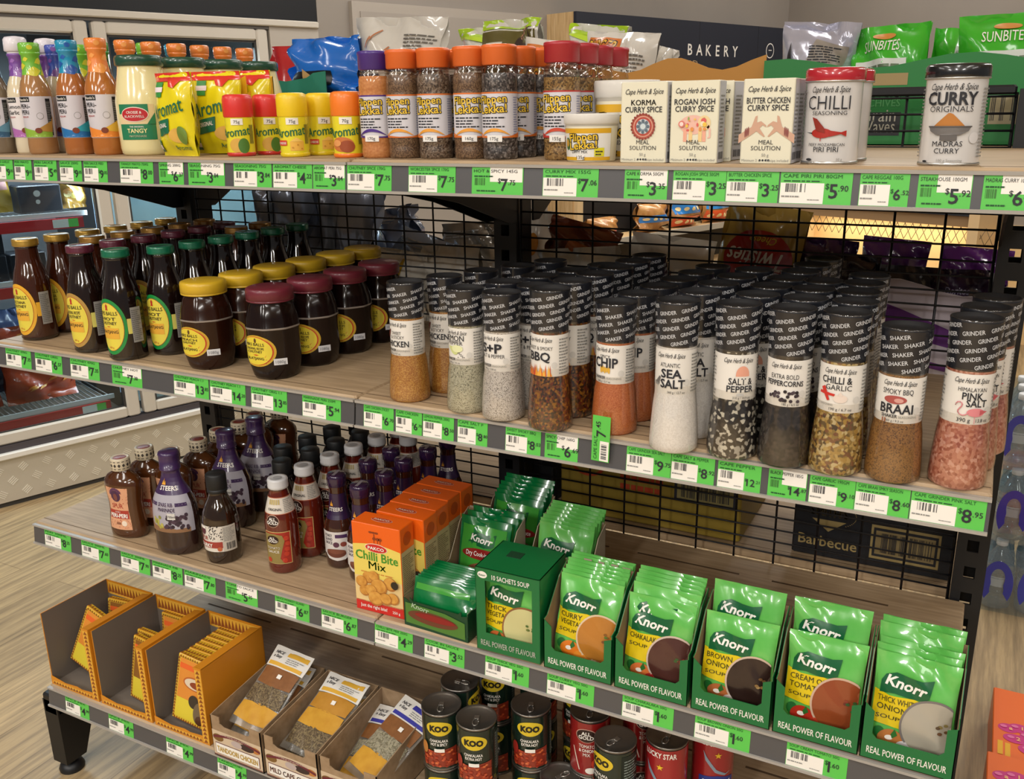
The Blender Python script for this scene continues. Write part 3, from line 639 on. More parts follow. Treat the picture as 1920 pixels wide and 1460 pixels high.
# mayonnaise jars
def jar_mayo():
    p = [(0, 0), (.041, 0), (.0455, .004), (.047, .012), (.0475, .04), (.047, .09), (.0435, .112), (.0385, .135), (.0365, .147), (.0365, .151)]
    b = MB().lathe(p, mat('#e9dda6', .18, 0, .8), 36)
    lid = MB().lathe([(.0385, .149), (.0405, .151), (.0405, .162), (.039, .1655), (.036, .167), (.034, .1662), (.004, .1662)], mat('#1d4a38', .3, 0, .5), 36)
    l = MB(); f = mlathe(p, .0472); g = mat('#1f7a52', .4, 0, .4)
    l.rect(f, -.038, .026, .027, .086, mat('#e2c99a', .4)); l.rect(f, -.038, .026, .027, .053, g, .0008); l.poly(f, [(.012, .053), (.026, .072), (.026, .053)], g, .002); l.rect(f, -.038, .016, .07, .086, g, .0008)
    l.ell(f, -.008, .069, .024, .0125, mat('#f0e2d0', .4), .0012); l.ell(f, -.008, .069, .0225, .0112, mat('#b8232a', .35, 0, .4), .0016)
    l.text('CROSSE &', f, -.008, .0705, .0042, WHT, bold=.012, k=.002); l.text('BLACKWELL', f, -.008, .0638, .0042, WHT, bold=.012, k=.002, w=.034)
    l.text('THE ORIGINAL', f, -.006, .0475, .0026, WHT, bold=.01, k=.0014); l.text('TANGY', f, -.006, .0385, .0072, mat('#efe3a0', .4), bold=.016, k=.0014); l.text('MAYONNAISE', f, -.006, .0315, .0034, mat('#d8d2b0', .4), bold=.008, k=.0014)
    l.rect(f, .027, .048, .027, .078, mat('#e8df9e', .4)); l.rect(f, .033, .038, .03, .07, mat('#9aa84a', .5), .0008); l.ell(f, .034, .074, .0045, .004, mat('#4fa83c', .4), .0012); l.lines(f, .040, .046, .03, .075, 14, mat('#8a8a5a', .5))
    return [('jar', b.mesh('jar')), ('lid', lid.mesh('lid')), ('label', l.mesh('label'))]
row(jar_mayo(), 'mayonnaise_jar', 'glass jar of pale mayonnaise with dark green lid', 'jar', -.495, -.424, Z1, 4, .1, 'mayonnaise jars', 0, .62)
# yellow seasoning pouches
def pouch():
    mb, mp = bag(.092, .135, .04, FILM('#e6d516'), 3, .04, crimp=.05)
    rd = FILM('#d8352c'); gd = mat('#17694a', .35, 0, .4)
    pts = [(-.046, .135)]+[(.046-.0046*i*2, 0) for i in ()]
    mb.rect(mp, -.046, .046, .121, .135, rd, .0006); mb.poly(mp, [(.005, .122), (.03, .122), (.022, .110), (.01, .112)], rd, .0012)
    mb.rect(mp, -.03, -.012, .096, .12, mat('#2f8a3a', .4), .001); mb.rect(mp, -.032, -.01, .104, .112, mat('#e8d8e0', .4), .0016)
    mb.text('Aromat', mp, .0, .066, .024, gd, 'C', .02, .15, .2, .08, .0016)
    mb.poly(mp, [(-.034, .032), (-.03, .056), (.004, .062), (.002, .038)], gd, .001); mb.text('ORIGINAL', mp, -.015, .046, .007, WHT, 'C', .014, .1, .15, .03, .0022)
    mb.ell(mp, .02, .034, .02, .012, mat('#dcae52', .4), .001); mb.ell(mp, .03, .034, .011, .015, mat('#6d8a3a', .4), .0016); mb.text('Aromat', mp, .022, .01, .008, gd, 'C', .012)
    mb.rect(mp, -.045, -.034, .006, .026, gd, .001); mb.rect(mp, -.045, -.033, .011, .018, mat('#e8d8e0', .4), .0016)
    return [('pouch', mb.mesh('pouch'))]
KP = pouch()[0][1]
put(KP, 'seasoning_pouch', 'yellow seasoning pouch with torn red top edge, leftmost and front', 'pouch', (-.388, -.452, Z1), -.12, 'yellow seasoning pouches')
put(KP, 'seasoning_pouch', 'yellow seasoning pouch tucked behind the front yellow pouch', 'pouch', (-.345, -.398, Z1+.002), .25, 'yellow seasoning pouches')
put(KP, 'seasoning_pouch', 'yellow seasoning pouch with red top behind the red-capped shakers', 'pouch', (at(468, 200, y=-.345).x, -.345, Z1+.004), .15, 'yellow seasoning pouches')
cb = MB(); ylw = mat('#e9b21e', .45)
cb.prism([(0, 0), (.07, 0), (.07, .13), (0, .1)], ylw, 'x', 0, .002); cb.prism([(0, 0), (.07, 0), (.07, .13), (0, .1)], ylw, 'x', .098, .1); cb.box(0, .1, .068, .07, 0, .13, ylw); cb.prism([(0, 0), (.1, 0), (.1, .13), (0, .085)], ylw, 'y', 0, .002); cb.box(0, .1, 0, .07, 0, .001, ylw)
o = link('carton_tray', cb.mesh('t')); o.location = (at(474, 200, y=-.36).x-.1, -.372, Z1); tag(o, 'amber card tray with slanted sides behind the red-capped shakers', 'carton')
# round shakers
def shaker(cap, ring, deco, sticker):
    p = [(.0225, .006), (.0225, .062)]
    b = MB().lathe([(0, 0), (.0215, 0), (.0235, .002), (.0235, .006), (.0228, .0065)], mat(ring, .35, 0, .3)); b.lathe([(.0225, .006), (.0225, .063)], mat('#e6d82c', .35, 0, .5))
    c = MB().lathe([(.0232, .062), (.0242, .064), (.0242, .09), (.0225, .096), (.018, .098), (.003, .098)], mat(cap, .4, 0, .2))
    l = MB(); f = mlathe(p, .0225); gd = mat('#17694a', .35)
    l.text('Aromat', f, .002, .032, .0145, gd, 'C', .02, .1, .12, .052)
    deco(l, f); l.rect(f, -.002, .017, .05, .06, WHT, .001); l.text(sticker, f, .0075, .0525, .005, INK, k=.0014); l.barcode(f, .027, .036, .02, .05, INK)
    return [('can', b.mesh('can')), ('cap', c.mesh('cap')), ('label', l.mesh('label'))]
def d_o(l, f): l.ell(f, .006, .018, .014, .011, mat('#d8a94a', .4)); l.ell(f, .016, .017, .009, .012, mat('#4d7a30', .4), .001)
def d_c(l, f): l.rect(f, .002, .024, .01, .024, mat('#eab54c', .4)); l.poly(f, [(.002, .024), (.012, .03), (.024, .024)], mat('#f2c866', .4), .001); l.rect(f, -.021, -.003, .018, .026, mat('#cf3c2c', .4), .001); l.text('CHEESE', f, -.012, .02, .0035, WHT, bold=.01, k=.0014); [l.ell(f, u, v, .0015, .0012, mat('#c98f2e', .5), .0014) for u, v in ((.006, .015), (.014, .019), (.02, .013))]
def d_p(l, f): l.ell(f, .0, .02, .019, .011, mat('#c8743a', .4)); l.ell(f, .008, .017, .012, .009, mat('#9c4a26', .4), .001); l.ell(f, -.008, .022, .007, .005, mat('#e09a5a', .4), .0014)
KR = shaker('#d8302c', '#c8302c', d_o, '75g'); KY = shaker('#ecc81c', '#e2c61c', d_c, '75g'); KO = shaker('#ef7d22', '#e8761e', d_p, '70g')
GS = 'round seasoning shakers'
row(KR, 'seasoning_shaker', 'yellow shaker can with red cap', 'shaker', -.265, -.437, Z1, 3, .056, GS, .014, .25)
row(KY, 'seasoning_shaker', 'yellow shaker can with yellow cap and cheese picture', 'shaker', -.151, -.437, Z1, 3, .056, GS, .012, .3)
row(KO, 'seasoning_shaker', 'yellow shaker can with orange cap', 'shaker', -.044, -.437, Z1, 3, .056, GS, 0, .2)
# spice bottles
CLP = clear('clear_plastic', '#f4f1ee', .25)
def spicejar(cap, cont, border, arc, sticker, h=.152, fill=.118):
    p = [(0, 0), (.0225, 0), (.0245, .003), (.025, .012), (.0242, .016), (.0242, .02), (.025, .024), (.025, .092), (.0244, .095), (.025, .098), (.0248, .112), (.0225, .120), (.0205, .1235), (.0205, .128)]
    q = [(r, z) for r, z in p if z <= fill]+[(interp(p, fill), fill)]
    b = MB().lathe(q, cont, 28); n = MB().lathe([(interp(p, fill), fill)]+[(r, z) for r, z in p if z > fill], CLP, 28, caps=(0, 0))
    n.lathe([(.0222, .1215), (.0228, .123), (.0222, .1245)], CLP, 28, caps=(0, 0))
    c = MB().lathe([(.0222, .1265), (.0242, .128), (.0242, .147), (.0252, .1485), (.0248, .152), (.022, .1535), (.003, .1535)], mat(cap, .4, 0, .2), 32)
    l = MB(); f = mlathe([(.0251, 0), (.0251, .2)], .025); bm = mat(border, .4, 0, .3)
    l.rect(f, -.031, .04, .03, .09, mat('#d3d1d8', .35, 0, .5)); l.rect(f, -.031, .04, .089, .091, bm, .0006)
    l.poly(f, [(-.031, .03), (.04, .03), (.04, .037), (.02, .032), (-.0, .0315), (-.02, .033), (-.031, .037)], bm, .0009)
    yl = mat('#e8c23a', .35, 0, .4)
    for t, v, s_ in (('Flippen', .0765, .0105), ('Lekka!', .0635, .0115)):
        l.text(t, f, -.004, v, s_, mat('#2a2018', .4), 'C', .075, 0, .05, .043, .0007); l.text(t, f, -.004, v, s_, yl, 'C', .014, 0, .05, .0405, .0012)
    l.lines(f, -.024, .016, .044, .06, 4, INK); l.lines(f, .027, .037, .034, .086, 16, mat('#8a8fae', .5))
    am = mat(arc, .4, 0, .3)
    l.poly(f, [(-.026+.0035*i, .032+.011*sin(pi*i/14)) for i in range(15)]+[(.02-.0035*i, .032+.0065*sin(pi*(i+1)/14)) for i in range(13)], am, .0014)
    if sticker: l.rect(f, -.012, .009, .0245, .0335, mat('#eceae6', .4), .0018); l.text(sticker, f, -.0015, .0268, .0045, INK, k=.0022)
    return [('jar', b.mesh('jar')), ('neck', n.mesh('neck')), ('cap', c.mesh('cap')), ('label', l.mesh('label'))]
S_or = mottle('spice_orange', ['#b06a35', '#bd7a42', '#c98a50'], 300, .6, .7); S_br = speck('spice_brown', ['#5a4230', '#6e543d', '#7d6248', '#4a3626'], 700); S_dk = speck('spice_dark', ['#4a3a2e', '#5f4b3b', '#6b5a49', '#382a20', '#807060'], 520); S_bl = speck('spice_coarse', ['#3a3432', '#5c5552', '#7b746f', '#2a2524', '#4a423e'], 420); S_cu = speck('spice_curry', ['#7a5a30', '#8a6a3c', '#6a4c28', '#4c3820', '#9a7c4c'], 480)
GF = 'plastic spice bottles on the top shelf'
row(spicejar('#46287e', S_or, '#4a2c86', '#4a2c86', '170g'), 'spice_bottle', 'spice bottle with purple cap and orange contents', 'spice bottle', .012, -.436, Z1, 3, .058, GF, .006, .3)
row(spicejar('#e06a2a', S_br, '#d8722e', '#e8a03a', ''), 'spice_bottle', 'spice bottle with orange cap, next right of the purple-capped one', 'spice bottle', .062, -.436, Z1, 2, .058, GF, .004, .25)
row(spicejar('#e06a2a', S_dk, '#d8722e', '#e8a03a', '175g'), 'spice_bottle', 'orange-capped spice bottle marked 175g, second orange cap from the left', 'spice bottle', .116, -.436, Z1, 2, .058, GF, .004, .25)
row(spicejar('#e06a2a', S_br, '#d8722e', '#e8a03a', '160g'), 'spice_bottle', 'orange-capped spice bottle marked 160g', 'spice bottle', .175, -.433, Z1, 3, .058, GF, .004, .45)
row(spicejar('#e06a2a', S_bl, '#d8722e', '#e8a03a', '175g', .152, .116), 'spice_bottle', 'orange-capped spice bottle with coarse grey contents beside the red-capped ones', 'spice bottle', .226, -.440, Z1, 5, .055, GF, .004, .22)
row(spicejar('#a8242e', S_cu, '#b8342e', '#c8482e', '155g', .152, .108), 'spice_bottle', 'spice bottle with red cap and speckled brown contents', 'spice bottle', .320, -.436, Z1, 4, .058, GF, .002, .22)
# tubs
def tub(r, h, big):
    p = [(0, 0), (r*.9, 0), (r*.93, .002), (r, h*.74)]
    b = MB().lathe(p, mat('#e6dfc6', .4, 0, .3), 36); b.lathe([(r, h*.74), (r*1.01, h*.8)], clear('tub_rim', '#f2efe8', .1, .5, '#efe9dc'), 36, caps=(0, 0))
    lid = MB().lathe([(r*1.01, h*.78), (r*1.06, h*.80), (r*1.07, h*.97), (r*1.04, h), (r*.96, h*.99), (r*.94, h*.965), (.003, h*.965)], clear('tub_lid', '#f4f2ee', .12, .72, '#f2efe9'), 36)
    l = MB(); f = mlathe([(r*.93+.0004, 0), (r+.0004, h*.74)], r); y = mat('#d8a61e', .4, 0, .3)
    l.rect(f, -r*1.1, r*1.1, h*.04, h*.70, mat('#e3e1dc', .35, 0, .4)); l.rect(f, -r*1.1, r*1.1, h*.6, h*.70, y, .0006); l.rect(f, -r*1.1, r*1.1, h*.04, h*.11, y, .0006)
    yl = mat('#e8c23a', .35)
    for t, v in (('Flippen', .45), ('Lekka!', .28)):
        l.text(t, f, -r*.05, h*v, h*.16, mat('#2a2018', .4), 'C', .075, 0, .07, r*1.2, .001); l.text(t, f, -r*.05, h*v, h*.16, yl, 'C', .014, 0, .07, r*1.12, .0016)
    l.ell(f, -r*.78, h*.38, r*.13, h*.13, mat('#3c6a34', .4), .0009); l.ell(f, -r*.78, h*.4, r*.08, h*.08, mat('#c8963a', .4), .0013)
    l.text('DIPPY MIX', f, -r*.2, h*.19, h*.06, INK, 'C', .01); l.rect(f, -r*.28, r*.02, h*.05, h*.16, WHT, .0018); l.text('135g', f, -r*.13, h*.07, h*.075, INK, k=.0022)
    l.rect(f, r*.4, r*.8, h*.12, h*.3, mat('#d8cf2a', .4), .001); l.lines(f, r*.45, r*.75, h*.15, h*.27, 2, INK, .0015)
    return [('tub', b.mesh('tub')), ('lid', lid.mesh('lid')), ('label', l.mesh('label'))]
put(tub(.0345, .061, 0), 'dip_mix_tub', 'small tub of dip mix with yellow bands in front of the larger tubs', 'tub', (.375, -.462, Z1), .1, 'dip mix tubs')
row(tub(.0425, .103, 1), 'dip_mix_tub', 'large tub of dip mix with frosted lid, behind the small tub', 'tub', .394, -.383, Z1, 3, .092, 'dip mix tubs')
# curry boxes
def cbox_(t1, t2, pic):
    W, H, Dp = .0605, .098, .030; b = MB(); c = mat('#e0dcc6', .5); b.cbox(-W/2, W/2, -Dp/2, Dp/2, 0, H, c, .0012)
    f = mfront(0, -Dp/2, 0); s = mflat((W/2, 0, 0), (0, 1, 0), (0, 0, 1), (1, 0, 0))
    script_text(b, f, 0, H*.85, .0065, INK, W*.82)
    b.text(t1, f, 0, H*.715, .0068, INK, 'C', .014, w=min(W*.84, tgeo(t1, .014)[2]*.0068)); b.text(t2, f, 0, H*.63, .0068, INK, 'C', .014, w=min(W*.8, tgeo(t2, .014)[2]*.0068))
    pic(b, f, H)
    b.text('MEAL', f, 0, H*.235, .0052, INK, 'C', 0); b.text('SOLUTION', f, 0, H*.165, .0052, INK, 'C', 0); b.text('50 g', f, 0, H*.09, .0036, GREYT); b.text('Minimum 2 x', f, -W*.46, H*.03, .003, GREYT, 'L'); b.text('Recipe included', f, W*.46, H*.03, .003, GREYT, 'R')
    for i in range(4): b.ell(f, -W*.1+i*.0035, H*.045, .0013, .0013, INK, .0004, 8, 1)
    b.rect(s, -Dp/2+.001, Dp/2-.001, .001, H-.001, mat('#c9cad2', .5), .0003); b.lines(s, -.009, .008, H*.2, H*.85, 14, GREYT); b.barcode(s, -.01, .01, H*.05, H*.14, INK)
    return b.mesh('spice_box')
def pk(b, f, H):
    for i, (r, c) in enumerate(((.0155, '#b85a48'), (.0128, '#d8a08a'), (.0115, '#b0483a'), (.009, '#c9cdd0'), (.006, '#7a8a98'), (.0035, '#c8d4d8'))): b.ell(f, 0, H*.455, r, r, mat(c, .5), .0004+i*.0002)
    for i in range(24): a = 2*pi*i/24; b.ell(f, .0152*cos(a), H*.455+.0152*sin(a), .0014, .0014, mat('#8a3a30', .5), .0018, 8, 1)
    for i in range(8): a = 2*pi*i/8; b.ell(f, .0068*cos(a), H*.455+.0068*sin(a), .002, .002, mat('#5a6a78', .5), .0018, 8, 1)
def pr_(b, f, H):
    z = H*.45; pc = mat('#e6b8a8', .5)
    b.ell(f, -.001, z+.002, .017, .0115, pc, .0004); b.ell(f, .013, z+.004, .008, .009, mat('#e8cf9a', .5), .0006)
    for x in (-.013, -.006, .006, .011): b.rect(f, x, x+.0045, z-.018, z-.002, mat(('#d8a0a8', '#cfe0b8', '#e8c88a', '#e6a890')[int(x*1000) % 4], .5), .0005)
    b.poly(f, [(.019, z+.002), (.0215, z-.004), (.0215, z-.013), (.018, z-.0145), (.0178, z-.0125), (.0195, z-.012), (.019, z-.004), (.016, z-.001)], pc, .0006)
    rd = random.Random(4)
    for i in range(15): b.ell(f, rd.uniform(-.014, .014), z+rd.uniform(-.006, .01), rd.uniform(.001, .0035), rd.uniform(.001, .0035), mat(rd.choice(('#d8605a', '#e8c04a', '#8aa85a', '#c86a9a', '#f0e0c0', '#e0904a')), .5), .0008+.0001*i, 10, 1)
    b.ell(f, -.015, z+.003, .004, .004, mat('#d87a70', .5), .0024); b.ell(f, -.015, z+.003, .0025, .0025, mat('#f0d8d0', .5), .0027)
def pb(b, f, H):
    z = H*.42; sk = mat('#c9a088', .5); wr_ = mat('#8a4a44', .5)
    for s in (-1, 1):
        b.poly(f, [(s*.033, z-.017), (s*.033, z-.007), (s*.018, z+.002), (s*.014, z+.014), (s*.0115, z+.015), (s*.012, z+.007), (s*.007, z+.0085), (s*.001, z+.004), (s*.0005, z+.0015), (s*.005, z+.004), (s*.0085, z+.0005), (s*.0015, z-.009), (s*.003, z-.0095), (s*.012, z-.003), (s*.019, z-.008)], sk, .0006)
        for i in range(3): b.ell(f, s*(.0215+i*.0018), z-.003-i*.001, .0009, .0055, wr_, .001, 10, 1)
KK = cbox_('KORMA', 'CURRY SPICE', pk); KJ = cbox_('ROGAN JOSH', 'CURRY SPICE', pr_); KB = cbox_('BUTTER CHICKEN', 'CURRY SPICE', pb)
GC = 'boxed curry spice on the top shelf'
row(KK, 'curry_spice_box', 'cream korma curry spice box with round mandala', 'box', .457, -.476, Z1, 1, .034, GC)
row(KJ, 'curry_spice_box', 'cream rogan josh curry spice box with patterned elephant', 'box', .521, -.472, Z1, 3, .036, GC, .003)
row(KB, 'curry_spice_box', 'cream butter chicken curry spice box with heart-shaped hands', 'box', .609, -.468, Z1, 2, .034, GC)
# tins
def tin(lidc, lab):
    r, h = .0325, .094; b = MB().lathe([(0, 0), (r-.001, 0), (r, .001), (r, .0025), (r-.0008, .0035)], STEEL, 40); b.lathe([(r-.0008, .0035), (r-.0008, h)], mat('#dedbd8', .22, .15, .6), 40)
    lid = MB().lathe([(r+.0008, h), (r+.0012, h+.001), (r+.0012, h+.011), (r-.001, h+.014), (r-.005, h+.0145), (r-.007, h+.0135), (.003, h+.0135)], mat(lidc, .25, 0, .7), 40); lid.lathe([(r+.0004, h-.0018), (r+.0018, h-.0008), (r+.0004, h+.0004)], STEEL, 40, caps=(0, 0))
    l = MB(); f = mlathe([(r, 0), (r, 1)], r); lab(l, f, h)
    return [('tin', b.mesh('tin')), ('lid', lid.mesh('lid')), ('label', l.mesh('label'))]
def l_ch(l, f, h):
    script_text(l, f, 0, h*.86, .007, INK, .044); l.text('CHILLI', f, -.001, h*.66, .016, INK, 'C', -.005, w=.05); l.text('SEASONING', f, .001, h*.595, .0046, INK, 'C', 0, w=.04)
    rr = mat('#a8281e', .4); z = h*.38
    l.ell(f, -.006, z, .012, .0055, rr, .0008); l.poly(f, [(-.012, z+.003), (-.018, z+.018), (-.012, z+.016), (-.003, z+.006), (-.002, z)], mat('#8a2a1c', .4), .0014); l.poly(f, [(.003, z+.003), (.016, z+.001), (.022, z+.003), (.022, z-.004), (.016, z-.001), (.003, z-.004)], rr, .0012); l.poly(f, [(-.017, z+.0005), (-.026, z+.001), (-.017, z-.001)], INK, .0014); l.rect(f, -.007, -.006, z-.009, z-.005, rr, .001)
    l.text('FIERY MOZAMBICAN', f, 0, h*.225, .0034, INK, 'C', 0, w=.042); l.text('PIRI PIRI', f, 0, h*.155, .006, INK, 'C', .004); l.ell(f, -.02, h*.06, .004, .0015, INK); l.text('50 g', f, .016, h*.05, .003, GREYT); l.lines(f, -.046, -.033, h*.1, h*.9, 20, GREYT)
def l_cu(l, f, h):
    script_text(l, f, 0, h*.86, .007, INK, .05); l.text('CURRY', f, 0, h*.695, .0135, INK, 'C', .03, w=.054); l.text('ORIGINALS', f, 0, h*.615, .0062, INK, 'C', -.004, w=.046)
    z = h*.42; sp = mat('#b5742e', .6)
    l.poly(f, [(-.017, z+.002), (-.002, z+.017), (0, z+.0172), (.003, z+.016), (.017, z+.002)], sp, .0012); l.poly(f, [(-.021, z+.003), (.023, z+.003), (.02, z-.002), (.012, z-.006), (-.012, z-.006), (-.019, z-.002)], mat('#7a7674', .35, .3), .0018); l.rect(f, -.008, .009, z-.012, z-.005, mat('#6a6664', .35, .3), .0014); l.rect(f, -.021, .023, z+.002, z+.0035, mat('#5a5654', .4), .0024)
    l.text('MADRAS', f, 0, h*.225, .0058, INK, 'C', .004); l.text('CURRY', f, 0, h*.145, .0058, INK, 'C', .004); l.text('100 g Seasoning', f, .004, h*.05, .003, GREYT); l.ell(f, -.024, h*.05, .003, .0012, INK); l.ell(f, .028, h*.32, .006, .006, mat('#d2d0d0', .4)); l.lines(f, .035, .05, h*.1, h*.9, 20, GREYT); l.lines(f, -.05, -.036, h*.1, h*.9, 20, GREYT)
row(tin('#b02430', l_ch), 'chilli_tin', 'white tin of chilli seasoning with red lid', 'tin', .678, -.45, Z1, 2, .067, 'chilli seasoning tins', .002)
put(tin('#17181b', l_cu), 'curry_tin', 'white tin of curry seasoning with glossy black lid, alone on the shelf', 'tin', (.808, -.447, Z1), -.05)
# ------------------------------------------------------------------ MIDDLE SHELF
def chutney(capc, ring, glass, hot):
    p = [(0, 0), (.031, 0), (.0335, .003), (.0345, .01), (.0345, .105), (.0335, .117), (.0295, .135), (.024, .152), (.0212, .168), (.0205, .184), (.0205, .19)]
    oc = lambda t: 1-.022*(1-abs(cos(4*t)))
    b = MB().lathe(p, mat(glass, .1, 0, .7, .5), 40); b.lathe([(.0215, .183), (.0222, .185), (.0215, .187)], clear('glass_lip', '#cfcabf', .3), 24, caps=(0, 0)); b.lathe([(.0315, .0005), (.0346, .004), (.0347, .007)], clear('glass_foot', '#b9ad9c', .3), 40, caps=(0, 0))
    c = MB().lathe([(.022, .187), (.0242, .188), (.0248, .190), (.0242, .192), (.0245, .198), (.0235, .2015), (.0195, .2015), (.019, .201), (.003, .201)], mat(capc, .28, .55 if capc in ('#b8923c', '#a57a36') else .1, .6), 30)
    l = MB(); f = mlathe([(.0349, 0), (.0349, .12), (.034, .13)], .0349); cu, cv = 0, .064
    l.ell(f, cu, cv, .0345, .052, mat(ring, .4, 0, .4), .0002, 40, 5); l.ell(f, cu, cv, .0285, .045, mat('#c8402c', .4), .0006, 40, 5); l.ell(f, cu, cv, .0278, .0442, mat('#e0cf4a', .4, 0, .3), .0009, 40, 5)
    l.rect(f, .0345, .052, cv-.014, cv+.014, mat('#d8cf6a' if ring != '#e2a92c' else '#e2a92c', .4), .0001)
    l.rect(f, -.019, .019, cv-.022, cv-.002, mat('#e0a93a', .4), .0013)
    l.poly(f, [(-.003, cv+.031), (.003, cv+.031), (.0018, cv+.034), (.0025, cv+.039), (0, cv+.043), (-.0025, cv+.039), (-.0018, cv+.034)], mat('#b8342a', .4), .0014)
    ik = mat('#3a3424', .5)
    for t, v, s, w_ in (('MRS BALLS', .022, .007, .04), (hot, .0125, .0058, .032), ('CHUTNEY', .0045, .0058, .034), ('BLATJANG', -.0115, .0058, .036)): l.text(t, f, cu, cv+v, s, ik, 'C', .012, k=.0016, w=w_)
    l.poly(f, [(-.005, cv+.001), (0, cv+.0018), (.005, cv+.001), (0, cv+.0002)], mat('#c8402c', .4), .0018); l.lines(f, -.014, .016, cv-.034, cv-.025, 2, ik); l.text('470 g', f, 0, cv-.04, .0035, mat('#b8342a', .5), k=.0016)
    s = MB(); s.rect(mlathe([(.0352, 0), (.0352, .2)], .0352), .042, .063, .033, .098, mat('#9a9894', .5), .0003); s.lines(mlathe([(.0352, 0), (.0352, .2)], .0352), .0435, .0615, .037, .095, 16, mat('#6c6a68', .5))
    return [('bottle', b.mesh('bottle')), ('cap', c.mesh('cap')), ('label', l.mesh('label')), ('barcode_sticker', s.mesh('barcode_sticker'))]
KA = chutney('#b8923c', '#e2a92c', '#3c1a0c', 'SULTANA'); KB1 = chutney('#5c2234', '#b08a44', '#1c0e0a', 'ORIGINAL RECIPE'); KC = chutney('#12684a', '#128a3e', '#160b09', 'HOT'); KA2 = chutney('#a57a36', '#e2a92c', '#3a180b', 'PEACH')
GH = 'chutney bottles'; ZZ = Z2
row(KA, 'chutney_bottle', 'chutney bottle with gold cap and amber-ringed label in the leftmost row', 'bottle', -.841, -.455, ZZ, 6, .074, GH, -.002)
row(KA2, 'chutney_bottle', 'chutney bottle with brownish gold cap between the gold and purple caps', 'bottle', -.745, -.375, ZZ, 5, .075, GH, .001, 0, 1)
row(KB1, 'chutney_bottle', 'chutney bottle with dark purple cap and tan-ringed label', 'bottle', -.652, -.478, ZZ, 6, .076, GH, -.001)
row(KC, 'chutney_bottle', 'chutney bottle with green cap, left of two green-ringed labels', 'bottle', -.543, -.489, ZZ, 1, .075, GH)
row(KC, 'chutney_bottle', 'chutney bottle with green cap in the right-hand green file', 'bottle', -.497, -.427, ZZ, 6, .073, GH, .003)
for i, (x, y, w_) in enumerate(((-.573, -.25, 'left'), (-.575, -.175, 'right'))): put(KA2, 'chutney_bottle', 'amber chutney bottle with bright gold cap at the back, %s of the pair' % w_, 'bottle', (x, y+.1, ZZ), .3, GH)
def oct_(t):
    a = (t+pi/8) % (pi/4)-pi/8; return cos(pi/8)/cos(a)*.5+.5
def bigjar(lid, txt, cont):
    p = [(0, 0), (.036, 0), (.040, .006), (.0455, .026), (.0462, .032), (.0462, .088), (.0468, .0895), (.0462, .091), (.0445, .105), (.039, .124), (.036, .13), (.036, .134)]
    b = MB().lathe(p, mat(cont, .16, 0, .2, .3), 48, fx=oct_); b.lathe([(.0470, .0875), (.0474, .089), (.0470, .0905)], mat('#8a8078', .2, 0, 1), 48, fx=oct_, caps=(0, 0))
    c = MB().lathe([(.0375, .131), (.0395, .132), (.0395, .1335), (.0388, .134), (.0388, .1345), (.0398, .135), (.0398, .149), (.0385, .153), (.034, .1545), (.003, .1545)], mat(lid, .4, 0, .25), 40)
    l = MB(); f = mlathe([(.0466, 0), (.0466, .1)], .045, fx=oct_); cu, cv = 0, .052; y2 = mat('#c8a02e', .4, 0, .3)
    l.ell(f, cu, cv, .036, .027, y2, .0002, 40, 6); l.ell(f, cu-.001, cv, .0325, .0245, mat('#c23a26', .4), .0005, 40, 6); l.ell(f, cu-.002, cv, .0312, .0237, mat('#dcc83c', .4, 0, .3), .0008, 40, 6)
    ik = mat('#3a3424', .5)
    for t, v, s, w_ in (('MRS BALLS', .009, .0052, .038), (txt, .0025, .0042, .036), ('CHUTNEY', -.003, .0042, .03), ('BLATJANG', -.0145, .0045, .034)): l.text(t, f, cu-.002, cv+v, s, ik, 'C', .012, k=.0014, w=w_)
    l.ell(f, cu, cv+.018, .0022, .004, mat('#5a3a1c', .5), .0014, 10, 1); l.poly(f, [(-.006, cv-.0065), (0, cv-.0055), (.006, cv-.0065), (0, cv-.0075)], mat('#c23a26', .4), .0016)
    s = MB(); s.rect(f, .03, .052, .028, .039, mat('#d3d3d6', .4), .0008); s.text('1080g', f, .041, .0308, .0052, mat('#7a7c82', .5), k=.0014)
    return [('jar', b.mesh('jar')), ('lid', c.mesh('lid')), ('label', l.mesh('label')), ('weight_sticker', s.mesh('weight_sticker'))]
row(bigjar('#d0aa26', 'PEACH', '#2a130a'), 'chutney_jar', 'large dark chutney jar with yellow lid', 'jar', -.356, -.468, ZZ, 6, .088, 'large chutney jars', .004)
row(bigjar('#6a2230', 'ORIGINAL RECIPE', '#180c0a'), 'chutney_jar', 'large dark chutney jar with maroon lid', 'jar', -.205, -.468, ZZ, 4, .096, 'large chutney jars', .006)
# ---- grinders and shakers
FILMB = mat('#1b1d24', .35, 0, .6)
_gc = {}
def topcap(word, h):
    k = (word, h)
    if k in _gc: return _gc[k]
    z0 = h*.71; p = [(.0262, z0), (.0266, h*.8), (.0275, h*.9), (.0282, h*.985), (.0285, h*.992), (.0278, h)]
    b = MB().lathe(p, FILMB, 32, caps=(0, 0)); b.lathe([(.0278, h), (.0262, h), (.0255, h-.004), (.002, h-.004)], mat('#1a1a1c', .6), 32, caps=(0, 1)); b.lathe([(.0279, h-.0012), (.0287, h-.0006), (.0279, h+.0004)], clear('rim_clear', '#e8e8e8', .35), 32, caps=(0, 0))
    f = mlathe(p, .0272); wh = mat('#c9cacd', .45); n = 6; st = 2*pi*.0272/n; rise = .0105
    for s_ in range(3):
        for q_ in range(-14, 18):
            u = q_*st+s_*.42*st; v = z0-.008+(s_+3*(q_+.42*s_)/n)*.0102+.0
            if z0+.0025 < v < h-.0085: b.text(word, f, u, v, .0050, wh, 'C', .012, 0, math.atan(.0306/(n*st)), st*.80, .0006)
    _gc[k] = b.mesh('film_cap'); return _gc[k]
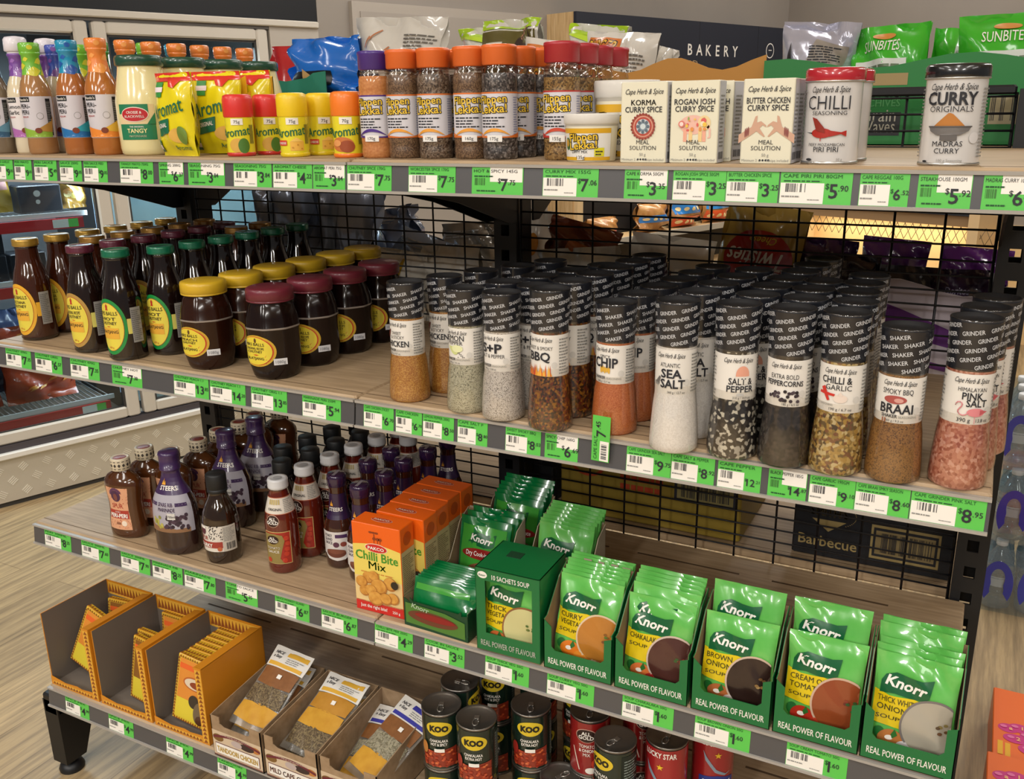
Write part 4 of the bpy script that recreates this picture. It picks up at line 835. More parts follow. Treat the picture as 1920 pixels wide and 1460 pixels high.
def grinder(word, cont, lab, h=.198, fill=.4, paper='#e4e0d9'):
    p = [(0, 0), (.0285, 0), (.0315, .003), (.0318, .012), (.0308, .03), (.0285, .06), (.0266, h*.38), (.0258, h*.46), (.0258, h*.72)]
    b = MB().lathe(p, cont, 32)
    g = MB().lathe([(r+.0006, z) for r, z in p[2:]], clear('jar_clear', '#fbfaf8', .3), 32, caps=(0, 0))
    l = MB(); q = [(.0263, 0), (.0263, 1)]; f = mlathe(q, .0263); z0, z1 = h*.40, h*.695
    l.lathe([(.02645, z0), (.02645, z1)], mat(paper, .5, 0, .15), 32, caps=(0, 0)); H = z1-z0
    f2 = mlathe([(.02655, 0), (.02655, 1)], .0265)
    script_text(l, f2, .0, z0+H*.83, .0062, INK, .037); lab(l, f2, z0, H)
    for u0, u1 in ((.029, .047), (-.047, -.03)): l.lines(f2, u0, u1, z0+H*.06, z0+H*.95, 12, GREYT)
    l.ell(f2, .0225, z0+H*.28, .0042, .0045, mat('#cfccc6', .5), .0005)
    return [('jar', b.mesh('jar')), ('outer_jar', g.mesh('outer_jar')), ('film_cap', topcap(word, h)), ('label', l.mesh('label'))]
def tx(l, f, s, v, sz, w=None, b=.02, u=0, m=None): l.text(s, f, u, v, sz, m or INK, 'C', b, w=w)
def foot(l, f, z, H, word, g): tx(l, f, word, z+H*.12, .0042, .018, .014, -.008); l.text('SEASONING', f, .002, z+H*.12, .0028, GREYT, 'L'); tx(l, f, g, z+H*.03, .0028, .02, 0, -.002)
def L_chick(l, f, z, H):
    tx(l, f, 'SWEET', z+H*.6, .0052, .017, 0, .002); tx(l, f, '& STICKY', z+H*.48, .0052, .024, 0, .003); tx(l, f, 'CHICKEN', z+H*.26, .0092, .044); l.poly(f, [(-.022, z+H*.5), (-.018, z+H*.62), (-.013, z+H*.74), (-.010, z+H*.72), (-.012, z+H*.64), (-.017, z+H*.48)], mat('#6a3028', .5), .0008); foot(l, f, z, H, 'SHAKER', '275 g / 9.7 oz')
def L_lem(l, f, z, H):
    tx(l, f, 'LEMON', z+H*.66, .0085, .034, .014, -.002); tx(l, f, 'PEPPER', z+H*.55, .0058, .026, .002, 0); l.poly(f, [(-.013+.026*i/12, z+H*.5-sin(pi*i/12)*H*.22) for i in range(13)], mat('#c9cf8a', .5), .0008); l.ell(f, .004, z+H*.45, .009, H*.1, mat('#dfe2b0', .5), .001)
    for i in range(9): l.ell(f, .006+.0022*(i % 5), z+H*(.22+.04*(i*7 % 4)), .0008, .0008, INK, .0014, 6, 1)
    foot(l, f, z, H, 'SHAKER', '280 g / 10 oz')
def L_sp(l, f, z, H): tx(l, f, 'S+P', z+H*.5, .0135, .034, .03); tx(l, f, 'SALT & PEPPER', z+H*.36, .0056, .042, 0); foot(l, f, z, H, 'SHAKER', '390 g / 13.8 oz')
def L_bbq(l, f, z, H):
    tx(l, f, 'SWEET & SMOKY', z+H*.64, .0052, .04, 0); tx(l, f, 'BBQ', z+H*.38, .0125, .033, .022); rd = random.Random(2)
    for i in range(46):
        u = -.026+.036*rd.random()+.01*rd.random(); hh = H*rd.uniform(.1, .32); l.poly(f, [(u-.0016, z+.0005), (u+.0016, z+.0005), (u+rd.uniform(-.001, .001), z+hh)], mat(rd.choice(('#d8742e', '#e09a3a', '#c24a2a', '#e8b04a')), .5), .0006+i*.00001)
def L_chip(l, f, z, H):
    tx(l, f, 'SPICY', z+H*.66, .005, .015, 0); tx(l, f, 'CHIP', z+H*.43, .0135, .036, .024)
    for i in range(5): l.ell(f, -.006+i*.003, z+H*(.36+.02*(i % 2)), .0016, H*.09, mat('#d8a83a', .5), .0008, 10, 1)
    foot(l, f, z, H, 'SHAKER', '360 g / 12.7 oz')
def L_sea(l, f, z, H):
    tx(l, f, 'ATLANTIC', z+H*.62, .0056, .026, 0); tx(l, f, 'SEA', z+H*.38, .0115, .027, .024, .002); tx(l, f, 'SALT', z+H*.15, .0115, .032, .024, .004); l.ell(f, -.019, z+H*.23, .005, H*.05, GREYT, .0008); l.poly(f, [(-.021, z+H*.25), (-.014, z+H*.4), (-.012, z+H*.38), (-.015, z+H*.22)], mat('#6a6866', .5), .001); tx(l, f, '360 g / 12.7 oz', z+H*.03, .0032, .022, 0, .009)
def L_sap(l, f, z, H):
    l.ell(f, .006, z+H*.56, .0085, H*.2, mat('#e0a088', .5), .0006); l.rect(f, -.003, .015, z+H*.36, z+H*.53, mat('#dcd8d0', .5), .0008); tx(l, f, 'SALT &', z+H*.35, .0085, .03, .016, .004); tx(l, f, 'PEPPER', z+H*.18, .0085, .034, .016, .004); tx(l, f, '310 g / 10.9 oz', z+H*.03, .0032, .022, 0, .006); l.ell(f, .004, z+H*.12, .005, H*.03, mat('#b9b7b4', .5), .0006)
def L_pep(l, f, z, H):
    tx(l, f, 'EXTRA BOLD', z+H*.6, .006, .034, 0); tx(l, f, 'PEPPERCORNS', z+H*.45, .0068, .046, .018); rd = random.Random(6)
    for i in range(22): l.ell(f, rd.uniform(-.02, .018), z+H*(.12+.22*rd.random()), .0022, .0022, mat(rd.choice(('#3a3038', '#4a4048', '#2a2428')), .4), .0006+i*.00004, 10, 1)
    tx(l, f, '185 g / 6.5 oz', z+H*.03, .0032, .02, 0, .009)
def L_chg(l, f, z, H):
    tx(l, f, 'CHILLI &', z+H*.62, .0085, .036, .016, -.003); tx(l, f, 'GARLIC', z+H*.48, .0068, .03, .0, 0); rr = mat('#c8342a', .4)
    l.poly(f, [(-.021, z+H*.5), (-.016, z+H*.55), (-.009, z+H*.26), (-.012, z+H*.24)], rr, .001); l.poly(f, [(-.023, z+H*.38), (-.022, z+H*.44), (-.003, z+H*.40), (-.004, z+H*.35)], rr, .0013); l.ell(f, .003, z+H*.31, .008, H*.09, mat('#e2d2c6', .5), .001); l.poly(f, [(0, z+H*.37), (.006, z+H*.37), (.003, z+H*.46)], mat('#e2d2c6', .5), .0014); tx(l, f, '190 g / 6.7 oz', z+H*.05, .0034, .026, 0, .004); tx(l, f, 'SEASONING', z+H*.14, .0026, .016, 0, -.013, GREYT)
def L_bra(l, f, z, H):
    tx(l, f, 'SMOKY BBQ', z+H*.64, .0066, .034, 0, -.001); l.ell(f, -.003, z+H*.52, .0125, H*.09, mat('#a8504a', .5), .0008); l.ell(f, .001, z+H*.51, .005, H*.05, mat('#d29a90', .5), .0012); tx(l, f, 'BRAAI', z+H*.22, .0115, .037, .02, -.001); foot(l, f, z, H, 'SHAKER', '265 g / 9.3 oz')
    for x in (-.016, -.013): l.rect(f, x, x+.0015, z+.0005, z+H*.1, mat('#9a5a3a', .5), .001)
def L_pink(l, f, z, H):
    tx(l, f, 'HIMALAYAN', z+H*.66, .005, .03, 0, .002); tx(l, f, 'PINK', z+H*.50, .0085, .022, .016, .003); tx(l, f, 'SALT', z+H*.36, .0085, .022, .016, .008); pk_ = mat('#d8848a', .45)
    l.ell(f, .008, z+H*.25, .0095, H*.085, pk_, .0012); l.poly(f, [(.012, z+H*.3), (.021, z+H*.27), (.012, z+H*.2)], mat('#c05a60', .45), .0016)
    l.tube([*[f(a*.001, z+H*b*.01, .0012) for a, b in ((0, 24), (-2.5, 20), (-5.5, 18.5), (-8.5, 20), (-10.3, 24), (-10.4, 28), (-9, 32), (-7.3, 36), (-6.7, 40), (-7.6, 43.5), (-9.6, 45), (-11.6, 44), (-13, 41), (-13.6, 37.5))]], .0007, pk_); l.rect(f, .007, .0076, z+H*.02, z+H*.18, pk_, .0012); tx(l, f, '390 g', z+H*.05, .0048, .014, .004, -.004); tx(l, f, '13.8 oz', z+H*.05, .0044, .014, 0, .016)
C_chick = speck('mix_chicken', ['#b07830', '#bd8a3e', '#a86c2a', '#9a5c22', '#c8984c'], 900, .5, .3); C_lem = speck('mix_lemon', ['#b0ac93', '#bbb7a0', '#a39f86', '#c0bca6', '#a8a48b', '#5d5a48'], 1000, .5, .3); C_sp = speck('mix_salt_pepper', ['#c4bcb4', '#cfc8c1', '#b8b0a7', '#c9c2ba', '#d4cec8', '#6a625c'], 1100, .5, .3); C_bbq = speck('mix_bbq', ['#3a2418', '#5c3418', '#7c4c1e', '#96641f', '#2a1a12', '#6a2a18'], 330, .35, .6); C_chip = speck('mix_chip', ['#b5602e', '#bf6c38', '#aa5426', '#c87a48'], 1200, .5, .3); C_sea = speck('mix_sea', ['#e6e2dd', '#ece8e4', '#dfdad5'], 700, .5, .3); C_sap = speck('mix_sap', ['#1f1c1c', '#2c2827', '#1a1718', '#c9c4b4', '#383330', '#a9a498', '#24201f'], 240, .35, .6); C_pep = speck('mix_pep', ['#1b1718', '#242021', '#2e2827', '#171415', '#3a322e'], 230, .45, .25); C_chg = speck('mix_chg', ['#8f7338', '#a8853f', '#6a5228', '#b89a58', '#4c3a22', '#c4b080', '#7a4c2c'], 270, .4, .6); C_bra = speck('mix_braai', ['#8a6030', '#966a36', '#7e5528', '#8f6431', '#5a3a1c'], 800, .5, .3); C_pink = speck('mix_pink', ['#b87460', '#c4866f', '#a9624e', '#cf9a88', '#9c5442', '#bd7c68'], 300, .35, .6)
GG = 'spice grinders and shakers'
SPEC = [('SHAKER', C_chick, L_chick, .185, .080, -.483, 5, .03, 'chicken seasoning shaker with orange-brown contents'), ('SHAKER', C_lem, L_lem, .185, .190, -.491, 5, .028, 'lemon pepper shaker with pale green-grey contents'), ('SHAKER', C_sp, L_sp, .185, .255, -.500, 6, .022, 'salt and pepper shaker with pale grey contents'), ('GRINDER', C_bbq, L_bbq, .198, .336, -.511, 6, .006, 'BBQ grinder with flames on the label and dark brown flakes'), ('SHAKER', C_chip, L_chip, .182, .424, -.487, 6, .008, 'chip seasoning shaker with bright orange contents'), ('GRINDER', C_sea, L_sea, .198, .520, -.519, 5, .008, 'sea salt grinder with white contents'), ('GRINDER', C_sap, L_sap, .198, .595, -.509, 7, .006, 'black and white salt and pepper grinder'), ('GRINDER', C_pep, L_pep, .198, .661, -.509, 4, .0, 'peppercorn grinder with black contents'), ('GRINDER', C_chg, L_chg, .198, .7235, -.507, 5, -.002, 'chilli and garlic grinder with mixed golden flakes'), ('SHAKER', C_bra, L_bra, .186, .7895, -.503, 1, 0, 'smoky barbecue shaker with tan contents'), ('GRINDER', C_pink, L_pink, .2, .860, -.491, 3, .009, 'pink salt grinder with rosy crystals')]
for word, cont, lab, h, x, y, n, dx, what in SPEC:
    row(grinder(word, cont, lab, h), 'spice_'+word.lower(), what, word.lower(), x, y, ZZ, n, .066, GG, dx, {.595: .35, .860: .12}.get(x, -.18 if x < .5 else 0))
# ------------------------------------------------------------------ THIRD SHELF: bottles
def band(mb, f, z0, z1, m, r, k=.0004): mb.rect(f, -pi*r, pi*r, z0, z1, m, k, 32)
def spur():
    p = [(0, 0), (.039, 0), (.0425, .004), (.0435, .016), (.0425, .035), (.0395, .058), (.0395, .075), (.0425, .098), (.0435, .112), (.0415, .123), (.034, .132), (.022, .139), (.0175, .143), (.0175, .146)]
    b = MB().lathe(p, mat('#4a260e', .16, 0, .7), 40, 1, .62)
    c = MB().lathe([(.0185, .145), (.0192, .147), (.0192, .168), (.018, .1705), (.0155, .1705), (.0145, .1695), (.002, .1695)], mat('#cdbfa4', .4, 0, .3), 28); c.lathe([(.013, .1697), (.012, .1702), (.002, .1702)], mat('#8a3a2e', .4), 20)
    f = mlathe([(.0193, 0), (.0193, 1)], .0193)
    for i in range(14):
        u = -.0606+i*.00866; c.poly(f, [(u, .157), (u+.003, .161), (u+.006, .157), (u+.003, .153)], mat('#3a3430', .5), .0003)
        c.rect(f, u, u+.005, .164, .1655, mat('#3a3430', .5), .0003); c.rect(f, u, u+.005, .149, .1505, mat('#3a3430', .5), .0003)
    l = MB(); f = mlathe(p, .043, 1, .62); pe = mat('#d9a07c', .4, 0, .3); rd_ = mat('#a8392c', .4); n = 12
    v = [(.020+.092*i/n) for i in range(n+1)]
    for a, z in zip(v, v[1:]): l.rect(f, -.8*interp(p, a)*.85, .8*interp(p, a)*.85, a, z, pe, .0004, 10)
    rr = random.Random(3)
    for i in range(70): u = rr.uniform(-.026, .026); z = rr.choice((rr.uniform(.022, .04), rr.uniform(.075, .11))); l.poly(f, [(u, z), (u+.0012, z+.0008), (u+.0022, z+.0028), (u+.0008, z+.002)], rd_, .0008)
    l.ell(f, 0, .094, .0115, .0125, mat('#4a2a48', .4), .0012); l.ell(f, .0, .092, .005, .008, mat('#7a4640', .4), .0018)
    for i in range(9): a = pi*(.15+.1*i); l.ell(f, .0125*cos(a), .097+.0125*sin(a), .003, .003, mat('#5a3458', .4), .001, 8, 1)
    l.text('SPUR', f, 0, .067, .010, rd_, 'C', .008, w=.029, k=.001); l.rect(f, -.026, .026, .044, .062, rd_, .0009, 10); l.text('DURKY', f, 0, .057, .003, WHT, k=.0016); l.text('PERI-PERI', f, 0, .0465, .0085, WHT, 'C', .03, w=.044, k=.0016); l.rect(f, -.006, .005, .031, .036, mat('#8a5a44', .4), .001); l.ell(f, .013, .034, .006, .006, mat('#e8d8c4', .4), .001)
    return [('bottle', b.mesh('bottle')), ('cap', c.mesh('cap')), ('label', l.mesh('label'))]
KS = spur(); GB = 'sauce bottles on the third shelf'
for i, (x, y, w_) in enumerate(((-.664, -.45, 'front of its row'), (-.668, -.385, 'second in its row'), (-.606, -.372, 'half hidden left of the purple-capped marinade'), (-.60, -.30, 'right behind the front marinade'), (-.606, -.235, 'third back beside the marinades'), (-.60, -.175, 'by the black upright'), (-.61, -.115, 'last but one at the grid'), (-.59, -.055, 'at the back against the grid'))):
    put(KS, 'sauce_bottle', 'brown waisted sauce flask with patterned cap, '+w_, 'bottle', (x, y, Z3), .12+_rj.uniform(-.1, .1)*(i > 0), GB)
PUR = mat('#3a2250', .35, 0, .5)
def marinade():
    p = [(0, 0), (.042, 0), (.0465, .005), (.048, .02), (.0475, .055), (.047, .085), (.0435, .108), (.035, .128), (.026, .143), (.0205, .155), (.0185, .166), (.0185, .174)]
    b = MB().lathe(p, mat('#2e1a16', .15, 0, .7), 40, 1, .72)
    c = MB().lathe([(.0195, .172), (.0205, .174), (.0205, .1765), (.0195, .177), (.0195, .2), (.0205, .204), (.019, .2085), (.015, .21), (.002, .21)], PUR, 30)
    l = MB(); f = mlathe(p, .047, 1, .72); paper = mat('#a9a6b2', .35, 0, .5)
    zs = [.05, .065, .08, .095, .108, .118, .126]
    for a, z in zip(zs, zs[1:]): l.rect(f, -.062, .062, a, z, paper, .0004, 16)
    zs = [.126, .135, .143, .15, .158, .166, .172]; fn = mlathe(p, .024, 1, .72)
    for a, z in zip(zs, zs[1:]): l.rect(fn, -.024*pi, .024*pi, a, z, PUR, .0006, 24)
    l.text('STEERS', fn, .004, .135, .0085, WHT, 'C', .018, w=.03, k=.0014); fl = mat('#e0a03a', .4)
    for u, h in ((-.008, .009), (-.0055, .013), (-.003, .008)): l.poly(fn, [(u-.0015, .145), (u+.002, .145), (u+.001, .145+h)], fl, .0018)
    ik = mat('#40264e', .5)
    l.text('SPARE RIB', f, .0, .104, .0078, ik, 'C', .014, w=.034, k=.0012); l.text('MARINADE', f, .002, .0935, .0078, ik, 'C', .014, w=.038, k=.0012); l.rect(f, -.05, -.021, .104, .111, PUR, .0009); l.rect(f, .022, .05, .104, .111, PUR, .0009)
    for i in range(40):
        rr = random.Random(i); l.ell(f, rr.uniform(-.002, .046), rr.uniform(.058, .088), .0036, .004, mat(rr.choice(('#3a2a3a', '#4a3648', '#2e2230')), .3), .0008+.00002*i, 10, 1)
    for i in range(14):
        rr = random.Random(i+60); l.ell(f, rr.uniform(-.03, -.008), rr.uniform(.058, .082), .0036, .004, mat(rr.choice(('#a8a04a', '#b8b05c', '#8a8a3c')), .3), .0008+.00002*i, 10, 1)
    l.poly(f, [(-.05, .05), (.05, .05), (.05, .06), (.02, .057), (0, .062), (-.03, .062), (-.05, .068)], mat('#8a6648', .45), .0007); l.rect(f, .004, .02, .078, .091, mat('#cfccc6', .4), .002); l.text('750ml', f, .012, .082, .0045, INK, k=.0028)
    return [('bottle', b.mesh('bottle')), ('cap', c.mesh('cap')), ('sleeve_label', l.mesh('sleeve_label'))]
KM = marinade()
for (x, y), w_ in zip(((-.515, -.455), (-.502, -.315), (-.504, -.225)), ('front one with grapes on the label', 'second back, behind the black-capped sauce', 'third back near the grid')):
    put(KM, 'marinade_bottle', 'dark marinade bottle with purple cap and grey sleeve, '+w_, 'bottle', (x, y, Z3), .22, GB)
def durky():
    p = [(0, 0), (.031, 0), (.034, .004), (.035, .02), (.035, .075), (.0345, .088), (.0315, .104), (.0255, .118), (.0195, .13), (.0172, .138), (.0172, .144)]
    b = MB().lathe(p, mat('#241409', .1, 0, 1), 36)
    c = MB(); rb = lambda t: 1+.012*cos(30*t)
    c.lathe([(.0182, .141), (.019, .142), (.019, .1475), (.0184, .148), (.0184, .149), (.0192, .15), (.0192, .176), (.018, .1785), (.002, .1785)], mat('#16181a', .5), 60, fx=rb)
    l = MB(); f = mlathe([(.0352, 0), (.0352, .1)], .0352); l.rect(f, -.034, .05, .028, .081, mat('#d9d3c8', .4, 0, .3), .0003); rd_ = mat('#9c3a30', .4); rr = random.Random(8)
    for i in range(60): u = rr.uniform(-.005, .022); z = rr.uniform(.052, .08); l.poly(f, [(u, z), (u+.0016, z+.0008), (u+.0024, z+.003), (u+.0006, z+.002)], INK, .0008)
    l.ell(f, -.018, .07, .0075, .008, mat('#5a2a38', .4), .001); l.rect(f, -.027, -.01, .075, .08, WHT, .0012); l.text('SPUR', f, -.017, .052, .0085, rd_, 'C', .012, w=.022); l.rect(f, -.034, .022, .036, .049, rd_, .0008); l.text('DURKY', f, -.012, .038, .0075, WHT, 'C', .03, w=.03, k=.0014); l.rect(f, .023, .05, .028, .081, mat('#c4beb2', .4), .0008); l.lines(f, .025, .048, .05, .079, 10, GREYT, .0012); l.barcode(f, .029, .047, .032, .046, INK, .0012); l.ell(f, .016, .034, .0045, .0045, mat('#b8603a', .4), .001)
    return [('bottle', b.mesh('bottle')), ('cap', c.mesh('cap')), ('label', l.mesh('label'))]
KD = durky()
BLK_W = ('front one with a spotted cream label', 'nearest the marinades, second of two by the ketchup', 'directly behind the front ketchups', 'third in the left file', 'second in the right file', 'fourth in the left file', 'third in the right file', 'last in the left file at the grid', 'last in the right file')
for (x, y), w_ in zip(((-.405, -.445), (-.385, -.276), (-.335, -.337), (-.381, -.203), (-.325, -.262), (-.370, -.133), (-.311, -.195), (-.356, -.062), (-.297, -.128)), BLK_W):
    put(KD, 'sauce_bottle', 'near-black sauce bottle with black ribbed cap, '+w_, 'bottle', (x, y, Z3), .15, GB)
def ketchup():
    p = [(0, 0), (.028, 0), (.0308, .004), (.0312, .012), (.0312, .1), (.0295, .114), (.0245, .134), (.0195, .152), (.0168, .163), (.0168, .168)]
    b = MB().lathe(p, mat('#5e1c10', .1, 0, 1), 36); b.lathe([(.0182, .1645), (.0186, .166), (.018, .167)], clear('glass_lip', '#cfcabf', .3), 24, caps=(0, 0))
    c = MB().lathe([(.0175, .166), (.0192, .168), (.0195, .172), (.0188, .174), (.0192, .182), (.018, .1858), (.013, .1855), (.012, .185), (.002, .185)], mat('#cfd0d2', .35, 0, .3), 30); c.ell(mflat((0, 0, .1856), (1, 0, 0), (0, 1, 0), (0, 0, 1)), 0, 0, .008, .008, mat('#a9aaac', .4), .0002)
    l = MB(); fn = mlathe(p, .022); pw = mat('#d8d0c4', .4, 0, .3); gd = mat('#b8a468', .4)
    for a, z in ((.122, .132), (.132, .142), (.142, .152)): l.rect(fn, -.05, .05, a, z, pw, .0004, 18)
    l.rect(fn, -.05, .05, .1515, .1528, mat('#b86a4a', .4), .0008); l.rect(fn, -.05, .05, .1215, .1228, mat('#b86a4a', .4), .0008)
    l.text('ORIGINAL', fn, -.001, .129, .0048, INK, 'C', .014, w=.023, k=.0012)
    for i in range(5): l.rect(fn, -.012+i*.0042, -.009+i*.0042, .14, .149, gd, .001)
    l.lines(fn, .014, .03, .125, .15, 8, GREYT, .001)
    f = mlathe(p, .0312)
    l.ell(f, -.006, .109, .0135, .012, mat('#cfa890', .4), .0004); l.ell(f, -.006, .109, .0125, .011, mat('#2e1410', .4), .0008); l.text('ALL', f, -.006, .1105, .006, WHT, 'C', .03, k=.0016); l.text('GOLD', f, -.006, .1035, .006, WHT, 'C', .03, k=.0016)
    kh = mat('#8c7a42', .4, 0, .3); rd_ = mat('#a3271c', .4, 0, .3)
    l.rect(f, -.027, .026, .022, .088, mat('#c2ab6e', .4)); l.rect(f, -.0255, .0245, .0235, .0865, rd_, .0006); l.poly(f, [(-.0255, .0235), (.012, .0235), (.004, .034), (.008, .05), (.014, .07), (.010, .081), (-.004, .0845), (-.0255, .0845)], kh, .0012)
    l.ell(f, -.008, .072, .0115, .0088, mat('#2e1410', .4), .0018); l.text('ALL', f, -.008, .073, .005, WHT, 'C', .03, k=.0026); l.text('GOLD', f, -.008, .0672, .005, WHT, 'C', .03, k=.0026)
    l.text('TOMATO', f, -.008, .053, .0052, WHT, 'C', .004, w=.026, k=.002); l.text('SAUCE', f, -.008, .0455, .0052, WHT, 'C', .004, w=.022, k=.002)
    for u, z in ((.017, .075), (.019, .064), (.0175, .053), (.016, .043), (.012, .03), (-.018, .03)): l.ell(f, u, z, .0048, .005, mat('#b8321e', .3, 0, .5), .0016, 14, 2)
    return [('bottle', b.mesh('bottle')), ('cap', c.mesh('cap')), ('label', l.mesh('label'))]
KG = ketchup()
for (x, y), w_ in zip(((-.268, -.425), (-.266, -.352), (-.256, -.285), (-.246, -.22), (-.234, -.155), (-.224, -.09), (-.175, -.125)), ('front of its row', 'second in its row', 'third in its row', 'fourth in its row', 'fifth in its row', 'last in its row at the grid', 'stray one behind the purple-capped sauces')):
    put(KG, 'ketchup_bottle', 'tomato sauce bottle with white screw cap, '+w_, 'bottle', (x, y, Z3), .3+_rj.uniform(-.15, .15), GB)
def steak():
    p = [(0, 0), (.0265, 0), (.0295, .004), (.03, .012), (.03, .078), (.028, .09), (.0225, .103), (.0185, .114), (.0165, .13), (.0155, .155), (.0165, .160), (.0165, .165)]
    b = MB().lathe(p, mat('#3a1c12', .1, 0, 1), 36)
    c = MB().lathe([(.0172, .163), (.0182, .164), (.0186, .178), (.018, .184), (.0155, .187), (.002, .187)], mat('#321c40', .2, .1, .8), 30); c.rect(mflat((0, 0, .187), (1, 0, 0), (0, 1, 0), (0, 0, 1)), -.003, .003, -.014, .014, mat('#8f8790', .4), .0003)
    l = MB(); fn = mlathe(p, .0175); zs = [.1, .108, .116, .126, .14, .150]
    for a, z in zip(zs, zs[1:]): l.rect(fn, -.0175*pi, .0175*pi, a, z, mat('#2e1a40', .35, 0, .5), .0005, 22)
    l.text('STEERS', fn, .002, .116, .0075, WHT, 'C', .02, w=.026, k=.0012)
    for u, h in ((-.008, .008), (-.006, .012), (-.004, .007)): l.poly(fn, [(u-.0012, .126), (u+.0016, .126), (u+.0006, .126+h)], mat('#e0a03a', .4), .0014)
    f = mlathe([(.0302, 0), (.0302, .1)], .0302); l.rect(f, -.03, .046, .03, .078, mat('#d8d4d0', .4, 0, .3)); l.poly(f, [(-.022, .03), (.03, .03), (.02, .021), (.004, .0185), (-.014, .022)], mat('#d8d4d0', .4, 0, .3), .0005)
    ik = mat('#3a2a3e', .5)
    for t, v in (('MONKEY', .0675), ('GLAND', .06), ('SAUCE', .0525)): l.text(t, f, -.02, v, .0058, ik, 'L', .012, w=.017)
    l.rect(f, .003, .03, .066, .073, mat('#4a2e58', .4), .0008); l.ell(f, .002, .034, .02, .009, mat('#6a3a2c', .4), .0008); l.ell(f, .002, .038, .019, .005, mat('#7d4a38', .4), .0012); l.ell(f, .004, .052, .006, .0055, mat('#5a3448', .4), .0008); l.ell(f, .018, .053, .006, .005, mat('#8a4438', .4), .0008); l.rect(f, .031, .045, .034, .076, mat('#4a2e58', .4), .0008)
    return [('bottle', b.mesh('bottle')), ('cap', c.mesh('cap')), ('label', l.mesh('label'))]
KT = steak()
for (x, y), w_ in zip(((-.180, -.362), (-.109, -.385), (-.103, -.315), (-.168, -.278), (-.163, -.205), (-.108, -.243), (-.098, -.170), (-.094, -.100)), ('front one facing the aisle', 'beside the chilli bite boxes, nearest the aisle', 'second along the chilli bite boxes', 'second in the left file', 'third in the left file', 'third along the chilli bite boxes', 'fourth along the chilli bite boxes', 'last one in the dark by the grid')):
    put(KT, 'sauce_bottle', 'dark sauce bottle with shiny purple cap, '+w_, 'bottle', (x, y, Z3), .22+_rj.uniform(-.1, .1), GB)
# ---- chilli bite boxes
def bite():
    W, H, Dp = .098, .168, .043; orr = mat('#e8610e', .4, 0, .15); m = MB().cbox(-W/2, W/2, 0, Dp, 0, H, orr, .0012)
    f = mfront(0, 0, 0); s = mflat((W/2, 0, 0), (0, 1, 0), (0, 0, 1), (1, 0, 0)); t = mflat((0, 0, H), (1, 0, 0), (0, 1, 0), (0, 0, 1))
    ye = mat('#e6cf62', .4, 0, .15); rd_ = mat('#c9241f', .4, 0, .15); gn = mat('#3f8f2a', .4); a = W/2-.0006
    m.rect(f, -a, a, .018, H*.75, ye, .0002); m.rect(f, -a, a, .018, H*.40, mat('#e3c68a', .45), .0004)
    m.poly(f, [(-a+2*a*i/12, H*.75+.006*sin(pi*i/12)) for i in range(13)]+[(a, H*.74), (-a, H*.74)], ye, .0004)
    m.rect(f, -a, a, .0006, .02, rd_, .0004); m.text('Just the right bite!', f, -.012, .0075, .0065, WHT, 'C', .012, w=.055); m.text('250 g', f, .034, .0065, .005, WHT, 'C', .01)
    m.ell(f, 0, H*.745, .023, .0085, mat('#e8d8c0', .4), .0006); m.ell(f, 0, H*.745, .0215, .0074, rd_, .001); m.text('PAKCO', f, 0, H*.728, .0056, WHT, 'C', .03, w=.033, k=.0016)
    m.text('Chilli Bite', f, 0, H*.60, .0165, gn, 'C', .016, w=.086); m.text('Mix', f, 0, H*.50, .0155, gn, 'C', .008, w=.035); m.lines(f, -.034, .036, H*.45, H*.475, 1, mat('#c8803a', .5))
    m.rect(f, -.004, -.002, H*.84, H*.9, mat('#8a3a14', .5), .0005); 
    for u in (-.010, -.004, .002): m.ell(f, u, H*.915, .004, .002, mat('#8a3a14', .5), .0005, 10, 1)
    for u in (-.004, .003, .008): m.rect(f, u, u+.0012, H*.80, H*.85, mat('#8a3a14', .5), .0007); m.ell(f, u+.001, H*.85, .0035, .003, mat('#8a3a14', .5), .0009, 10, 1)
    for i, (u, z, r) in enumerate(((-.02, .066, .012), (.025, .062, .014), (-.034, .056, .012), (-.008, .071, .011), (.002, .053, .0165), (-.028, .040, .011), (-.014, .043, .0125), (.03, .036, .012), (-.005, .030, .0155), (.016, .033, .012))):
        m.ell(f, u, z, r, r*.93, mottle('fritter_dark', ['#a5652a', '#b87a34'], 120, .5), .0008+i*.0003, 20, 2); m.ell(f, u-.0008, z+.0013, r*.9, r*.8, mottle('fritter', ['#b8782c', '#cf9440', '#dca650'], 90, .5), .001+i*.0003, 20, 2)
    m.ell(f, .036, .064, .0075, .0075, mat('#2a2418', .5), .005); 
    m.rect(s, .001, Dp-.001, .001, H*.74, mat('#b9a77c', .5), .0003); m.lines(s, .004, Dp-.004, .05, H*.70, 18, mat('#7a6a48', .5)); m.barcode(s, .006, .034, .01, .035, INK); m.ell(s, Dp/2, H*.86, .012, .012, mat('#b8480a', .5), .0005)
    m.ell(t, 0, Dp/2, .021, .0075, mat('#d8b0a0', .4), .0004); m.ell(t, 0, Dp/2, .02, .0066, mat('#b8421c', .4), .0008); m.text('PAKCO', t, 0, Dp/2-.0028, .0055, mat('#d8c0b0', .4), 'C', .03, w=.031, k=.0012)
    return m.mesh('spice_mix_box')
KX = bite()
put(KX, 'spice_mix_box', 'orange and yellow chilli bite mix box, front of its row', 'box', (-.003, -.487, Z3), .03, 'chilli bite mix boxes')
for i in range(4): put(KX, 'spice_mix_box', 'orange and yellow chilli bite mix box, %s from the front' % ORD[i+1], 'box', (.012-.003*i+(.004 if i == 3 else 0), -.436+i*.045, Z3), -.02*(i % 2), 'chilli bite mix boxes')
